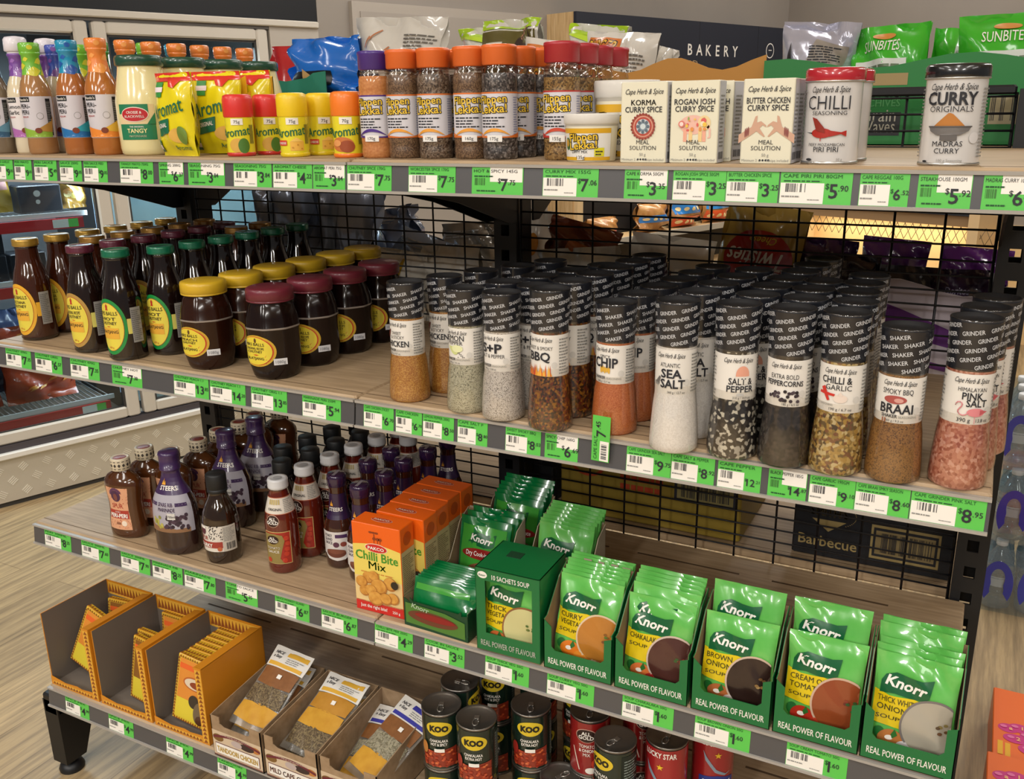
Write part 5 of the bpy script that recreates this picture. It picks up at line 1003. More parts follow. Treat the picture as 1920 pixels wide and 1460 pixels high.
# ---- soup sachets and their display trays
LG = mottle('sachet_green', ['#52ab45', '#63b955', '#7cc86c'], 14, .22, .5); LG2 = mat('#3c9634', .24, 0, .5); DG = mat('#0a5a32', .3, 0, .4); YE = mat('#dcc012', .3, 0, .3)
def leafshape(u, v, w, h):
    top = [(u+w*i/8, v+h*(.62+.38*sin(pi*min(1, i/8*1.25)))) if i < 7 else (u+w*i/8, v+h*(.72+.28*(i-6)/2)) for i in range(9)]
    bot = [(u+w*(1-i/8), v+h*(.16*sin(pi*(1-i/8)*2)*.5+.06*(i/8))) for i in range(9)]
    return [(u, v+h*.1), ]+bot[::-1][1:]+top[::-1]+[(u, v+h*.45)]
def leaf(mb, f, u, v, w, h, k=.0008):
    pts = [(u, v), (u+w*.3, v+h*.1), (u+w*.6, v+h*.02), (u+w*.85, v+h*.06), (u+w*.95, v+h*.2), (u+w, v+h*1.0), (u+w*.8, v+h*.9), (u+w*.55, v+h*.93), (u+w*.3, v+h*1.02), (u+w*.1, v+h*.85), (u+w*.02, v+h*.55)]
    mb.poly(f, pts, DG, k); mb.text('Knorr', f, u+w*.48, v+h*.34, h*.46, WHT, 'C', .028, .18, -.12, w*.78, k+.0004)
SW, SH = .105, .136
def sachet(base, words, soup, rim, veg, seed, dry=0):
    mb, mp = bag(SW, SH, .016, base, seed, .09, 22, 26, .06)
    if words:
        if dry:
            mb.rect(mp, -SW*.44, SW*.44, SH*.04, SH*.9, LG2, .0006); leaf(mb, mp, -SW*.3, SH*.62, SW*.55, SH*.2); mb.ell(mp, .002, SH*.53, SW*.42, SH*.075, mat('#8c1f1c', .3, 0, .4), .0012); mb.text('Dry Cook-in-Sauce', mp, .002, SH*.505, .0085, WHT, 'C', .012, w=SW*.66, k=.002); mb.ell(mp, .008, SH*.28, SW*.36, SH*.14, mat('#7a4a2c', .4), .001); mb.ell(mp, .0, SH*.2, SW*.3, SH*.1, mat('#a8622e', .4), .0016); mb.rect(mp, -SW*.44, SW*.44, 0.004, SH*.1, DG, .0018)
        else:
            mb.poly(mp, [(-SW*.49, SH*.30), (-SW*.2, SH*.27), (SW*.12, SH*.27), (SW*.35, SH*.45), (SW*.3, SH*.56), (0, SH*.60), (-SW*.3, SH*.585), (-SW*.49, SH*.62)], YE, .001)
            leaf(mb, mp, -SW*.43, SH*.595, SW*.64, SH*.225, .0014)
            for i, t in enumerate(words): big = i < len(words)-1; mb.text(t, mp, -SW*.44, SH*(.515-.085*i), SH*(.06 if big else .04), mat('#3a3a14', .5), 'L', .008, w=min(SW*.48, SW*.075*len(t)), k=.0018)
            cx, cz, r = SW*.26, SH*.33, SW*.40; cl = (-.6*SW, SW*.475)
            mb.ell(mp, cx, cz, r, r*1.0, mat(rim, .35, 0, .4), .0022, 40, 6, 0, cl); mb.ell(mp, cx, cz+r*.01, r*.93, r*.92, mottle('soup_'+soup.strip('#'), [soup, soup, soup], 40, .3, .5), .0026, 40, 6, 0, cl)
            rr = random.Random(seed)
            for i in range(7): mb.ell(mp, cx+r*rr.uniform(.1, .45), cz+r*rr.uniform(-.05, .3), r*.07, r*.05, mat(veg[i % 3], .4), .0032+i*.0001, 10, 1)
            mb.ell(mp, -SW*.22, SH*.15, SW*.16, SH*.10, mat(veg[3], .3, 0, .5), .0016, 20, 3); mb.ell(mp, -SW*.24, SH*.165, SW*.05, SH*.025, mat('#f0e6da', .3, 0, .5), .002, 12, 2); mb.ell(mp, -SW*.02, SH*.10, SW*.13, SH*.065, mat(veg[4], .3, 0, .5), .0022, 20, 3); mb.poly(mp, [(-SW*.22, SH*.2), (-SW*.18, SH*.26), (-SW*.14, SH*.2), (-SW*.2, SH*.16)], mat('#2f6a2a', .4), .0024); mb.ell(mp, -SW*.37, SH*.2, SW*.07, SH*.06, mat('#1f6a2c', .4), .0012, 14, 2)
    return mb.mesh('sachet')
SIDEK = mottle('kraft_inner', ['#8a7153', '#94795a'], 50, .8)
def tray(W=.113, H=.148, Dp=.092, lip=.033, post=.085, full=0, outer=None, words='REAL POWER OF FLAVOUR', kraft=1):
    o = outer or mat('#0a6a35', .4, 0, .2); t = .0012; m = MB(); x = W/2; inn_ = SIDEK if kraft else o
    fr = mfront(0, 0, 0)
    pts = [(-x, 0), (x, 0), (x, post*.92), (x-.013, post*.86), (x-.013, lip+.006), (x-.019, lip), (-x+.019, lip), (-x+.013, lip+.006), (-x+.013, post*.86), (-x, post)]
    if full: pts = [(-x, 0), (x, 0), (x, H), (-x, H)]
    if full:
        m.box(-x, x, 0, t, 0, lip, o); m.box(-x, -x+.017, 0, t, lip, H, o); m.box(x-.014, x, 0, t, lip, H, o); m.box(-x+.017, x-.014, 0, t, H*.855, H, o); m.box(-x, x, 0, Dp, H-t, H, o)
        m.text('10 SACHETS SOUP', fr, .006, H*.885, .0085, WHT, 'C', .012, w=W*.58); m.ell(fr, -x+.013, H*.92, .0085, .006, WHT, .0005); m.text('Knorr', fr, -x+.013, H*.907, .0035, DG, 'C', .02, k=.001)
        m.box(-x+.03, -x+.055, .05, .07, H, H+.0008, mat('#0a3a20', .6)); m.box(-x+.001, -x+.002, t, Dp, 0, H-t, o)
    else: m.prism(pts, o, 'y', 0, t)
    if words: m.text(words, fr, 0, lip*.3, lip*.32, WHT, 'C', .016, w=W*.86)
    sp = [(0, 0), (Dp, 0), (Dp, H), (Dp*.62, H*.9), (.012, post*1.02), (0, post)] if not full else [(0, 0), (Dp, 0), (Dp, H), (0, H)]
    for sx in (-1, 1):
        m.prism(sp, o, 'x', sx*x-(t if sx > 0 else 0), sx*x+(0 if sx > 0 else t)); m.prism([(a+(.0004 if a < .001 else 0), max(.001, b)) for a, b in sp], inn_, 'x', sx*(x-t)-(0 if sx < 0 else .0004), sx*(x-t)+(.0004 if sx < 0 else 0))
    m.box(-x, x, Dp-t, Dp, 0, H-.0005, inn_); m.box(-x, x, 0, Dp, 0, .001, inn_)
    if not full:
        rr = random.Random(int(W*1e5)+int(H*1e4)); q = -x+.004
        while q < x-.01: w_ = rr.uniform(.004, .014); m.box(q, q+w_, Dp-t, Dp, H-.001, H+rr.uniform(.0008, .004), mat('#a99a84', .8)); q += w_+rr.uniform(.006, .02)
    return m.mesh('display_tray')
SP = [(.258, 'thick vegetable', ('THICK', 'VEGETABLE', 'SOUP'), '#c9c48a', '#8a5a34', ('#3a5a2a', '#6a7a3a', '#4a6a30', '#d8703a', '#e0dcc8'), 1), (.3775, 'curry vegetable', ('CURRY', 'VEGETABLE', 'SOUP'), '#b8782e', '#d8c0a0', ('#7a4a1c', '#5a7a2c', '#8a5a24', '#e07a22', '#e08a2e'), 0), (.495, 'chakalaka', ('CHAKALAKA', 'SOUP'), '#4c2a24', '#c8b4a4', ('#a8402a', '#3a5a2c', '#8a3020', '#d8743a', '#b02a2a'), 0), (.6135, 'brown onion', ('BROWN', 'ONION', 'SOUP'), '#2a1a16', '#c8b09a', ('#8a6a3a', '#6a4c2a', '#a88a54', '#b86a3a', '#dccfc8'), 0), (.7305, 'cream of tomato', ('CREAM OF', 'TOMATO', 'SOUP'), '#8e4422', '#c8a890', ('#3a5a2a', '#8a3a24', '#6a2a1c', '#b8301f', '#c24028'), 0), (.846, 'thick white onion', ('THICK WHITE', 'ONION', 'SOUP'), '#aaa292', '#77706c', ('#6a4a30', '#8a7a4a', '#5a4630', '#b8743c', '#d8d2d4'), 0)]
KTR = tray(); KTF = tray(full=1, Dp=.1)
TILT = R(-13); rs = random.Random(21)
for i, (x, nm, wd, soup, rim, veg, full) in enumerate(SP):
    Wd = .115
    yf = -.505
    put(KTF if full else KTR, 'display_tray', 'closed green display box with window of %s soup sachets' % nm if full else 'green display tray of %s soup sachets' % nm, 'display box', (x, yf, Z3), 0 if not full else .02, 'soup display boxes')
    k1 = sachet(LG, wd, soup, rim, veg, 100+i); n = (6, 7, 6, 2, 2, 5)[i]
    for j in range(n):
        back = j > 0
        dy = .024+(.0085*j if i in (1, 2) else (.034*j if n == 2 else .0115*j)); lift = .002+(0, .0025, .0025, .005, .006, .004)[i]*min(j, 5)+(.006 if i in (1,) else 0)+(.028 if n == 2 and back else 0)+(.012 if i == 2 and back else 0)+(.012 if i == 5 and j > 2 else 0)
        if i == 0: dy = .016+.011*j; lift = .001
        put(k1, 'soup_sachet', 'green %s soup sachet, %s in its tray' % (nm, 'front' if j == 0 else ORD[j]+' from the front'), 'sachet', (x+rs.uniform(-.0012, .0012), yf+dy, Z3+lift), 0, 'soup sachets', (TILT*(1 if i else .3)+rs.uniform(-.01, .01), rs.uniform(-.012, .012), 0))
# trays of other sachets behind and beside
DKG = mat('#087038', .22, 0, .6)
K_low = tray(.128, .05, .085, .048, .052, 0, mat('#123f24', .45), None); K_mid = tray(.118, .135, .085, .045, .06, 0, mat('#b0a690', .7), None)
lowm = MB(); f = mfront(0, -.0006, 0)
o = put(K_low, 'display_tray', 'low dark green tray of cook-in-sauce sachets beside the chilli bite boxes', 'display box', (.118, -.498, Z3), -.03, 'sachet display trays')
lowm.poly(f, [(-.06, .006), (.058, .004), (.058, .034), (.02, .042), (-.06, .044)], mat('#4c7a30', .4), .0004); lowm.ell(f, -.005, .024, .05, .012, mat('#6a3a26', .4), .0008); lowm.ell(f, .0, .027, .04, .006, mat('#8a1f1c', .4), .0014); lowm.text('Knorr', f, -.03, .036, .009, mat('#a9bfa0', .4), 'C', .02, .2, -.1, .035, .0014); lowm.box(-.063, .063, -.0006, 0, 0, .008, mat('#123f24', .45))
lb = link('printed_front', lowm.mesh('printed_front'), o, 'printed front panel')
kd = sachet(DKG, (1,), '', '', (), 61, 1)
kw, kwp = bag(.122, .078, .013, DKG, 64, .10, 16, 12, .08); kw.rect(kwp, -.056, .05, .058, .068, LG2, .0006); kw = kw.mesh('sachet')
for j in range(9): put(kw, 'sauce_sachet', 'dark green cook-in-sauce sachet in the low tray, %s from the front' % (ORD[j] if j < 8 else 'ninth'), 'sachet', (.118+rs.uniform(-.003, .003), -.487+.0085*j, Z3+.003), 0, 'cook-in-sauce sachets', (R(-20)+.012*j, rs.uniform(-.02, .02), rs.uniform(-.03, .03)))
put(K_mid, 'display_tray', 'grey board tray of cook-in-sauce sachets behind the low green tray', 'display box', (.122, -.372, Z3), 0, 'sachet display trays')
for j in range(3): put(kd, 'sauce_sachet', 'cook-in-sauce sachet standing in the grey board tray, %s' % ('front', 'middle', 'back')[j], 'sachet', (.122+.004*j, -.353+.017*j, Z3+.003+.003*j), 0, 'cook-in-sauce sachets', (TILT, 0, .02*j))
put(K_mid, 'display_tray', 'grey board tray of dark green sachets furthest back by the grid', 'display box', (.130, -.262, Z3), 0, 'sachet display trays')
for j in range(6): put(kd, 'sauce_sachet', 'dark green sachet in the rearmost grey tray, %s from the front' % ORD[j], 'sachet', (.130, -.245+.0105*j, Z3+.006+.004*j), 0, 'cook-in-sauce sachets', (TILT, rs.uniform(-.02, .02), 0))
put(K_mid, 'display_tray', 'grey board tray of light green sachets behind the thick vegetable box', 'display box', (.262, -.335, Z3), 0, 'sachet display trays')
kl = sachet(LG, ('SOUP', ''), '#8a6a3a', '#c8b09a', ('#6a7a3a', '#8a5a2a', '#4a6a2a', '#d8703a', '#b8402a'), 77)
for j in range(7): put(kl, 'soup_sachet', 'light green sachet behind the thick vegetable box, %s from the front' % ORD[j], 'sachet', (.262, -.318+.009*j, Z3+.004+.003*j), 0, 'soup sachets', (TILT, rs.uniform(-.015, .015), 0))
# ------------------------------------------------------------------ BOTTOM SHELF
ORN = mat('#d0861c', .45, 0, .1); ORNI = mat('#6e655c', .8); zig = mat('#8c4a1a', .5); zy = mat('#e0a83a', .5)
def zigband(m, f, u0, u1, v0, v1, n, vert=1):
    m.rect(f, u0, u1, v0, v1, zy, .0003)
    for i in range(n):
        if vert: a = v0+(v1-v0)*i/n; b = v0+(v1-v0)*(i+1)/n; m.poly(f, [(u0+(u1-u0)*.15, a), (u0+(u1-u0)*.85, a+(b-a)*.15), (u0+(u1-u0)*.5, b-(b-a)*.1)], zig, .0008)
        else: a = u0+(u1-u0)*i/n; b = u0+(u1-u0)*(i+1)/n; m.poly(f, [(a, v0+(v1-v0)*.15), (b, v0+(v1-v0)*.2), ((a+b)/2, v1-(v1-v0)*.1)], zig, .0008)
def ornate():
    W, H, Dp, t = .146, .168, .165, .0015; x = W/2; m = MB()
    for sx in (-1, 1):
        m.box(sx*x-(t if sx > 0 else 0), sx*x+(0 if sx > 0 else t), 0, Dp, 0, H, ORN); m.box(sx*(x-t)-(.0005 if sx > 0 else 0), sx*(x-t)+(.0005 if sx < 0 else 0), .001, Dp-t, .001, H-.001, ORNI)
        if sx < 0: continue
        m.prism([(sx*x, H), (sx*(x-.022), H-.003), (sx*(x-.022), H-.005), (sx*x, H-.002)], ORN, 'y', 0, Dp*.95)
        a, b = (x-.017, x); m.box(a, b, -t, 0, 0, H, ORN); zigband(m, mfront(0, -t, 0), a+.001, b-.001, .004, H-.004, 18)
    m.box(-x, x, Dp-t, Dp, 0, H, ORN); m.box(-x+t, x-t, Dp-t-.0005, Dp-t, .001, H*.8, ORNI); m.box(-x, x, 0, Dp, 0, .001, ORNI); zigband(m, mfront(0, Dp-t-.0006, 0), -x*.9, x*.9, H*.8, H*.98, 14, 0)
    m.prism([(-x, 0), (x, 0), (x, .018), (x*.3, .013), (x*.1, .016), (-x*.4, .013), (-x, .02)], ORN, 'y', -t, 0); zigband(m, mfront(0, -t, 0), -x+.006, x-.018, .002, .011, 14, 0)
    return m.mesh('display_carton')
KOC = ornate()
def packet(c):
    W, H, t = .1, .135, .014; m = MB().cbox(-W/2, W/2, 0, t, 0, H, mat('#d79a2a', .4, 0, .2), .001); f = mfront(0, 0, 0); b = .007
    m.rect(f, -W/2+.001, W/2-.001, .001, H-.001, mat('#d9b83a', .4, 0, .2), .0002); m.rect(f, -W/2+b, W/2-b, b, H-b, mat(c, .4, 0, .2), .0005)
    for i in range(20):
        a = .004+(H-.008)*i/20
        for u in (-W/2+.001, W/2-b+.001): m.poly(f, [(u, a), (u+b-.002, a), (u+(b-.002)/2, a+.006)], zig, .0007)
    for i in range(15):
        a = -W/2+.004+(W-.008)*i/15
        for v in (.001, H-b+.001): m.poly(f, [(a, v), (a+.006, v), (a+.003, v+b-.002)], zig, .0007)
    m.rect(f, -W/2+b, W/2-b, H*.80, H*.88, mat('#e0642a', .4), .0008); m.ell(f, 0, H*.62, W*.3, H*.10, mat('#b8642c', .4), .001); m.ell(f, 0, H*.62, W*.26, H*.08, mat('#d8c8b0', .4), .0014); m.ell(f, .006, H*.61, W*.18, H*.05, mat('#8a3e22', .4), .0018)
    m.rect(f, -W/2+b, W/2-b, b, H*.35, mat('#d8c43a', .4), .0008); m.lines(f, -W/2+b+.003, -.006, b+.004, H*.33, 8, mat('#8a6a1a', .5)); m.ell(f, W*.02, H*.36, W*.13, H*.10, mat('#2e2620', .3, 0, .6), .0016); m.ell(f, W*.17, H*.22, W*.13, H*.16, mat('#6a5a44', .3, 0, .6), .002); m.ell(f, W*.22, H*.12, W*.1, H*.07, mat('#4a2e20', .3, 0, .6), .0024)
    tp = mflat((0, 0, H), (1, 0, 0), (0, 1, 0), (0, 0, 1)); m.rect(tp, -W/2+.002, W/2-.002, .002, t-.002, mat('#d9b02a', .4), .0003); [m.poly(tp, [(-W/2+W*i/14, .003), (-W/2+W*(i+1)/14, .003), (-W/2+W*(i+.5)/14, t-.003)], zig, .0006) for i in range(14)]
    return m.mesh('spice_packet')
K_p1 = packet('#d98a34'); K_p2 = packet('#8a5a24'); GO = 'spice packets in the ornate cartons'
YF = -.59
for i, (x, w_) in enumerate(((-.728, 'leftmost'), (-.574, 'middle'), (-.42, 'right'))):
    put(KOC, 'display_carton', 'orange ornate-edged display carton with grey inside, %s of three' % w_, 'carton', (x, YF, Z4), .0, 'ornate display cartons')
put(K_p1, 'spice_packet', 'orange packet tipped over sideways in the leftmost ornate carton', 'packet', (-.749, -.545, Z4+.020), 0, GO, (R(-12), R(20), 0))
put(K_p2, 'spice_packet', 'yellow packet at the back of the leftmost ornate carton', 'packet', (-.725, -.46, Z4+.003), 0, GO, (R(-8), 0, .1))
put(K_p2, 'spice_packet', 'brown packet leaning in the middle ornate carton', 'packet', (-.556, -.558, Z4+.005), 0, GO, (R(-10), R(3), -.08))
put(K_p2, 'spice_packet', 'brown glittering packet behind the leaning one in the middle carton', 'packet', (-.562, -.53, Z4+.004), 0, GO, (R(-8), R(-2), -.08))
put(K_p1, 'spice_packet', 'yellow packet against the back of the middle ornate carton', 'packet', (-.57, -.452, Z4+.003), 0, GO, (R(-6), 0, 0))
put(K_p1, 'spice_packet', 'orange packet with oval window, front one in the right ornate carton', 'packet', (-.419, -.570, Z4+.009), 0, GO, (R(-12), R(5), 0))
for j in range(7): put(K_p1, 'spice_packet', 'yellow-topped packet in the right ornate carton, %s from the front' % ORD[j+1], 'packet', (-.414, -.540+.0152*j, Z4+.003), 0, GO, (R(-5), R(1), 0))
# kraft trays with spice sachets
def kraft(title, col):
    W, Dp, H, t = .121, .19, .108, .0018; x = W/2; m = MB(); hf = .088
    m.prism([(-x, 0), (x, 0), (x, hf), (x-.026, hf), (x-.026, hf-.014), (x-.032, hf-.019), (-x+.032, hf-.019), (-x+.022, hf-.014), (-x+.022, hf), (-x, hf)], KRAFT, 'y', 0, t)
    sd = [(0, 0), (Dp, 0), (Dp, H), (.03, hf+.004), (0, hf)]
    for sx in (-1, 1): m.prism(sd, KRAFT, 'x', sx*x-(t if sx > 0 else 0), sx*x+(0 if sx > 0 else t))
    m.box(-x, x, Dp-t, Dp, 0, H, KRAFT); m.box(-x, x, 0, Dp, 0, t, KRAFT)
    f = mfront(0, 0, 0); mr = mat('#6a2430', .5)
    m.rect(f, -x+.001, x-.001, .002, .058, mat('#cdb89c', .5), .0003); arc = [(-x+.004+(W-.008)*i/10, .046+.009*sin(pi*i/10)) for i in range(11)]
    m.poly(f, arc+[(q[0], q[1]-.005) for q in arc[::-1]], mr, .0008); m.text('EXOTIC STEP-BY-STEP RECIPES & SPICES', f, 0, .0515, .0026, mat('#d8c0b0', .5), 'C', .01, w=W*.62, k=.0014)
    m.ell(f, -x*.75, .043, .013, .008, mat('#7a5a2c', .5), .0006); m.ell(f, x*.4, .042, .018, .007, mat('#3a2a28', .5), .0006); m.ell(f, x*.75, .044, .012, .007, mat('#b8783a', .5), .0005); m.ell(f, 0, .042, .013, .007, mat('#b8a8a4', .5), .001)
    m.rect(f, -x+.007, x-.007, .008, .032, mr, .001); m.rect(f, -x+.008, x-.008, .009, .031, WHT, .0013); m.text(title, f, 0, .0145, .011, mat(col, .5), 'C', .03, w=min(W*.82, W*.062*len(title)), k=.0018); m.rect(f, -x+.001, x-.001, .003, .005, mr, .0008)
    return m.mesh('kraft_tray')
def spicebag(layers, card, seed):
    W, H = .098, .165; m, mp = bag(W, H, .012, clear('bag_clear', '#f0efec', .2, .12, '#e8e4da', .2), seed, .10, 10, 14, .04)
    for (v0, v1, mm) in layers: m.poly(mp, [(-W*.46, H*v0), (0, H*(v0-.02)), (W*.46, H*v0), (W*.46, H*v1), (0, H*(v1+.02)), (-W*.46, H*v1)], mm, .0008)
    c = mat('#dcd9d2', .5); m.rect(mp, -W*.5, W*.5, H*.74, H, c, .0016)
    m.text('NICE', mp, -W*.3, H*.9, .006, INK, 'C', .02, .2, 0, W*.22, .0024); m.text('n Easy', mp, -W*.3, H*.85, .006, INK, 'C', .02, .2, 0, W*.22, .0024)
    m.rect(mp, -W*.1, W*.44, H*.90, H*.96, mat(card, .5), .0022); m.rect(mp, -W*.44, W*.44, H*.755, H*.80, mat(card, .5), .0022); m.lines(mp, -W*.05, W*.42, H*.82, H*.89, 3, GREYT, .0022); m.rect(mp, 0, W*.1, H*.62, H*.67, WHT, .003)
    return [('bag', m.mesh('bag'))]
L_y = mottle('turmeric', ['#c08a22', '#cc9a30'], 60, .6); L_b = mottle('brown_spice', ['#7a4c24', '#8a5a2e'], 80, .6); L_g = speck('seed_spice', ['#5c4c34', '#6e5e44', '#4a3c28', '#80704e'], 500, .6, .1)
bagA = spicebag([(.08, .28, L_y), (.30, .5, L_g), (.53, .73, L_b)], '#d8a83a', 5)[0][1]; bagB = spicebag([(.08, .3, L_g), (.32, .52, L_y), (.54, .73, mottle('amber_spice', ['#b07a20', '#bb862c'], 60, .6))], '#d8a83a', 6)[0][1]; bagC = spicebag([(.08, .3, L_y), (.32, .52, speck('pale_seed', ['#8a8470', '#9c967e', '#6e6852'], 420, .6, .1)), (.55, .73, L_b)], '#3a3a9a', 7)[0][1]
for i, (x, ti, c) in enumerate(((-.261, 'TANDOORI CHICKEN', '#b8963a'), (-.1325, 'MILD CAPE CURRY', '#b8602a'), (-.005, 'CAPE', '#b8602a'))):
    put(kraft(ti, c), 'kraft_tray', 'kraft tray lettered %s on its printed front' % ti.lower(), 'carton', (x, -.605, Z4), 0, 'kraft spice trays')
GK = 'clear spice bags in the kraft trays'
put(bagA, 'spice_bag', 'clear bag of layered spices with white and yellow card in the tandoori tray', 'spice bag', (-.262, -.575, Z4+.055), 0, GK, (R(-58), 0, -.08))
put(bagA, 'spice_bag', 'clear spice bag lying underneath in the tandoori tray', 'spice bag', (-.26, -.573, Z4+.033), 0, GK, (R(-64), 0, .03))
put(bagB, 'spice_bag', 'clear bag of yellow and brown spices in the mild curry tray', 'spice bag', (-.136, -.578, Z4+.045), 0, GK, (R(-66), 0, -.05))
put(bagB, 'spice_bag', 'clear spice bag lying underneath in the mild curry tray', 'spice bag', (-.134, -.576, Z4+.022), 0, GK, (R(-72), 0, .04))
put(bagC, 'spice_bag', 'clear spice bag with blue-banded card in the third kraft tray', 'spice bag', (-.002, -.578, Z4+.040), 0, GK, (R(-64), 0, -.3))
put(bagC, 'spice_bag', 'clear spice bag with blue-banded card lying left in the third kraft tray', 'spice bag', (-.012, -.577, Z4+.018), 0, GK, (R(-70), 0, .05))
# ---- cans
def can(body, lab):
    r, h = .0335, .108; st = mat('#8f8a84', .28, .9); m = MB().lathe([(r-.0025, 0), (r, .001), (r, .003), (r-.0012, .0045), (r-.0012, h-.0045), (r, h-.003), (r, h-.0006), (r-.0012, h), (r-.003, h-.003), (r-.008, h-.0032), (r-.009, h-.0042), (.002, h-.0042)], st, 40)
    l = MB().lathe([(r-.0004, .0052), (r-.0004, h-.0052)], mat(body, .25, .1, .6), 40, caps=(0, 0)); f = mlathe([(r-.0003, 0), (r-.0003, 1)], r); lab(l, f, h)
    t = MB(); q = [(.004*cos(a)*1.2, -.010+.009*sin(a), h-.0028) for a in [2*pi*i/14 for i in range(15)]]; t.tube(q, .0011, mat('#b5b2ac', .25, .9), 6); t.cbox(-.0042, .0042, -.002, .008, h-.0036, h-.0024, mat('#b5b2ac', .25, .9), .0004)
    return [('can', m.mesh('can'), [('ring_pull', t.mesh('ring_pull'))]), ('label', l.mesh('label'))]
def l_koo(two):
    def L(l, f, h):
        y = mat('#d6ba2a', .35, 0, .3); rr = random.Random(11)
        l.ell(f, 0, h*.76, .0225, .0135, y, .0004, 32, 4); l.text('KOO', f, 0, h*.715, .0105, mat('#1c1a14', .4), 'C', .06, w=.032, k=.0009)
        l.text('CHAKALAKA', f, -.001, h*.525, .0052, WHT, 'C', .02, w=.031); l.text(two, f, -.001, h*.46, .0052, WHT, 'C', .02, w=.028)
        rd_ = mat('#a8412a', .35, 0, .4); l.rect(f, -.032, .03, h*.08, h*.36, mat('#8a2e1c', .35, 0, .4), .0004); l.poly(f, [(-.032, h*.35), (.03, h*.35), (.03, h*.42), (.012, h*.40), (-.004, h*.36)], mat('#8a2e1c', .35, 0, .4), .0007)
        for i in range(60): l.ell(f, rr.uniform(-.03, .028), rr.uniform(h*.09, h*.37), .0026, .0022, mat(rr.choice(('#c0502e', '#a8381f', '#d06a3a', '#8f2a18')), .3, 0, .5), .0011+.00001*i, 8, 1)
        l.ell(f, -.026, h*.4, .006, .012, mat('#b87a3a' if two[0] == 'H' else '#9a2a22', .3, 0, .5), .002, 14, 2); l.rect(f, -.008, .008, h*.36, h*.42, WHT, .0028)
        l.rect(f, .036, .09, h*.1, h*.9, mat('#17251f', .4), .0004); l.lines(f, .04, .07, h*.2, h*.85, 14, mat('#7d8a84', .5)); l.rect(f, .075, .09, h*.12, h*.4, WHT, .0009)
    return L
def l_ag(l, f, h):
    l.ell(f, -.002, h*.74, .018, .013, mat('#c89a8a', .4), .0004); l.ell(f, -.002, h*.74, .0165, .0118, mat('#2a1410', .4), .0008); l.text('ALL', f, -.002, h*.755, .0065, WHT, 'C', .03, k=.0014); l.text('GOLD', f, -.002, h*.685, .0065, WHT, 'C', .03, k=.0014)
    for i, t in enumerate(('TOMATO', '& ONION', 'MIX')): l.text(t, f, -.001, h*(.53-.075*i), .0062, WHT, 'C', .016, w=.026 if i < 2 else .012)
    l.ell(f, .016, h*.25, .009, .01, mat('#c8402a', .3, 0, .5), .0006); l.ell(f, .006, h*.13, .009, .006, WHT, .001); l.poly(f, [(-.026, h*.5), (-.024, h*.5), (-.012, h*.12), (-.014, h*.12)], mat('#e0d0c0', .4), .0008)
def l_ls(l, f, h):
    l.text('LUCKY STAR', f, 0, h*.82, .0095, WHT, 'C', .02, w=.052); l.poly(f, [(.006*cos(pi/2+pi*i/5)*(1 if i % 2 == 0 else .42), h*.66+.006*sin(pi/2+pi*i/5)*(1 if i % 2 == 0 else .42)) for i in range(10)], mat('#e0b82a', .4), .0006)
    l.poly(f, [(-.024, h*.72), (-.018, h*.62), (-.002, h*.42), (.014, h*.34), (.022, h*.36), (.012, h*.31), (-.004, h*.37), (-.02, h*.56)], mat('#8ea3b8', .3, .3), .0008); l.poly(f, [(-.03, h*.27), (0, h*.31), (.03, h*.25), (.03, h*.08), (0, h*.12), (-.03, h*.1)], mat('#2a3a8a', .4), .0006); l.text('PILCHARDS', f, 0, h*.16, .0075, WHT, 'C', .03, w=.046, k=.0012)
K_hs = can('#16281f', l_koo('HOT & SPICY')); K_eh = can('#16281f', l_koo('EXTRA HOT')); K_ag = can('#8f1c1c', l_ag); K_ls = can('#9c1f22', l_ls); CG = 'stacked food cans'
CANS = [(K_hs, .146, -.535, 2, .3, 'hot and spicy relish can with yellow oval, leftmost front stack'), (K_eh, .216, -.540, 2, .25, 'extra hot relish can with yellow oval, second front stack'), (K_eh, .280, -.470, 2, .3, 'extra hot relish can behind the gap, third stack'), (K_hs, .140, -.464, 2, 1.5, 'dark green can behind the leftmost front stack'), (K_hs, .170, -.39, 2, .2, 'hot and spicy can further back under the shelf edge'), (K_ag, .374, -.440, 2, .15, 'red tomato and onion can'), (K_eh, .330, -.37, 2, -.2, 'dark relish can behind the red tomato can'), (K_hs, .437, -.490, 2, -.5, 'hot and spicy can with label turned left'), (K_ag, .340, -.485, 1, 2.6, 'red can with bare silver lid standing one high'), (K_ls, .507, -.447, 2, -.1, 'red and blue fish can'), (K_ls, .565, -.385, 2, .4, 'red fish can at the back right'), (K_hs, .24, -.36, 2, .8, 'dark green can in the back row'), (K_ag, .44, -.37, 2, .5, 'red tomato can in the back row')]
for K, x, y, n, rz, what in CANS:
    for lv in range(n): put(K, 'food_can', what+('' if n == 1 else (', lower of its stack' if lv == 0 else ', on top of its stack')), 'can', (x, y, Z4+.1082*lv), rz+lv*.1, CG)
# ------------------------------------------------------------------ FAR SIDE of the gondola: snack bags and cartons
FZ2, FZ3 = .935, .545
def snack(name, x0, x1, z0, z1, y, t, c, lab, seed, deco=None, rx=0, rz=0, ry=0, group='snack bags on the far side', film=None):
    w, h = x1-x0, z1-z0; mb, mp = bag(w, h, t, film or FILM(c), seed, .12, 16, 16, .05)
    if deco: deco(mb, mp, w, h)
    o = link(name, mb.mesh(name)); o.location = ((x0+x1)/2, y, z0); o.rotation_euler = (rx, ry, rz)
    return tag(o, lab, 'snack bag', group)
def d_lines(u0, u1, v0, v1, n, c='#6a6660', sq=None):
    def D(mb, mp, w, h):
        if sq: mb.rect(mp, w*u0, w*u1, h*v0, h*v1, mat(sq, .5), .001)
        mb.lines(mp, w*(u0+.02), w*(u1-.02), h*(v0+.02), h*(v1-.02), n, mat(c, .5), .002, 5)
    return D
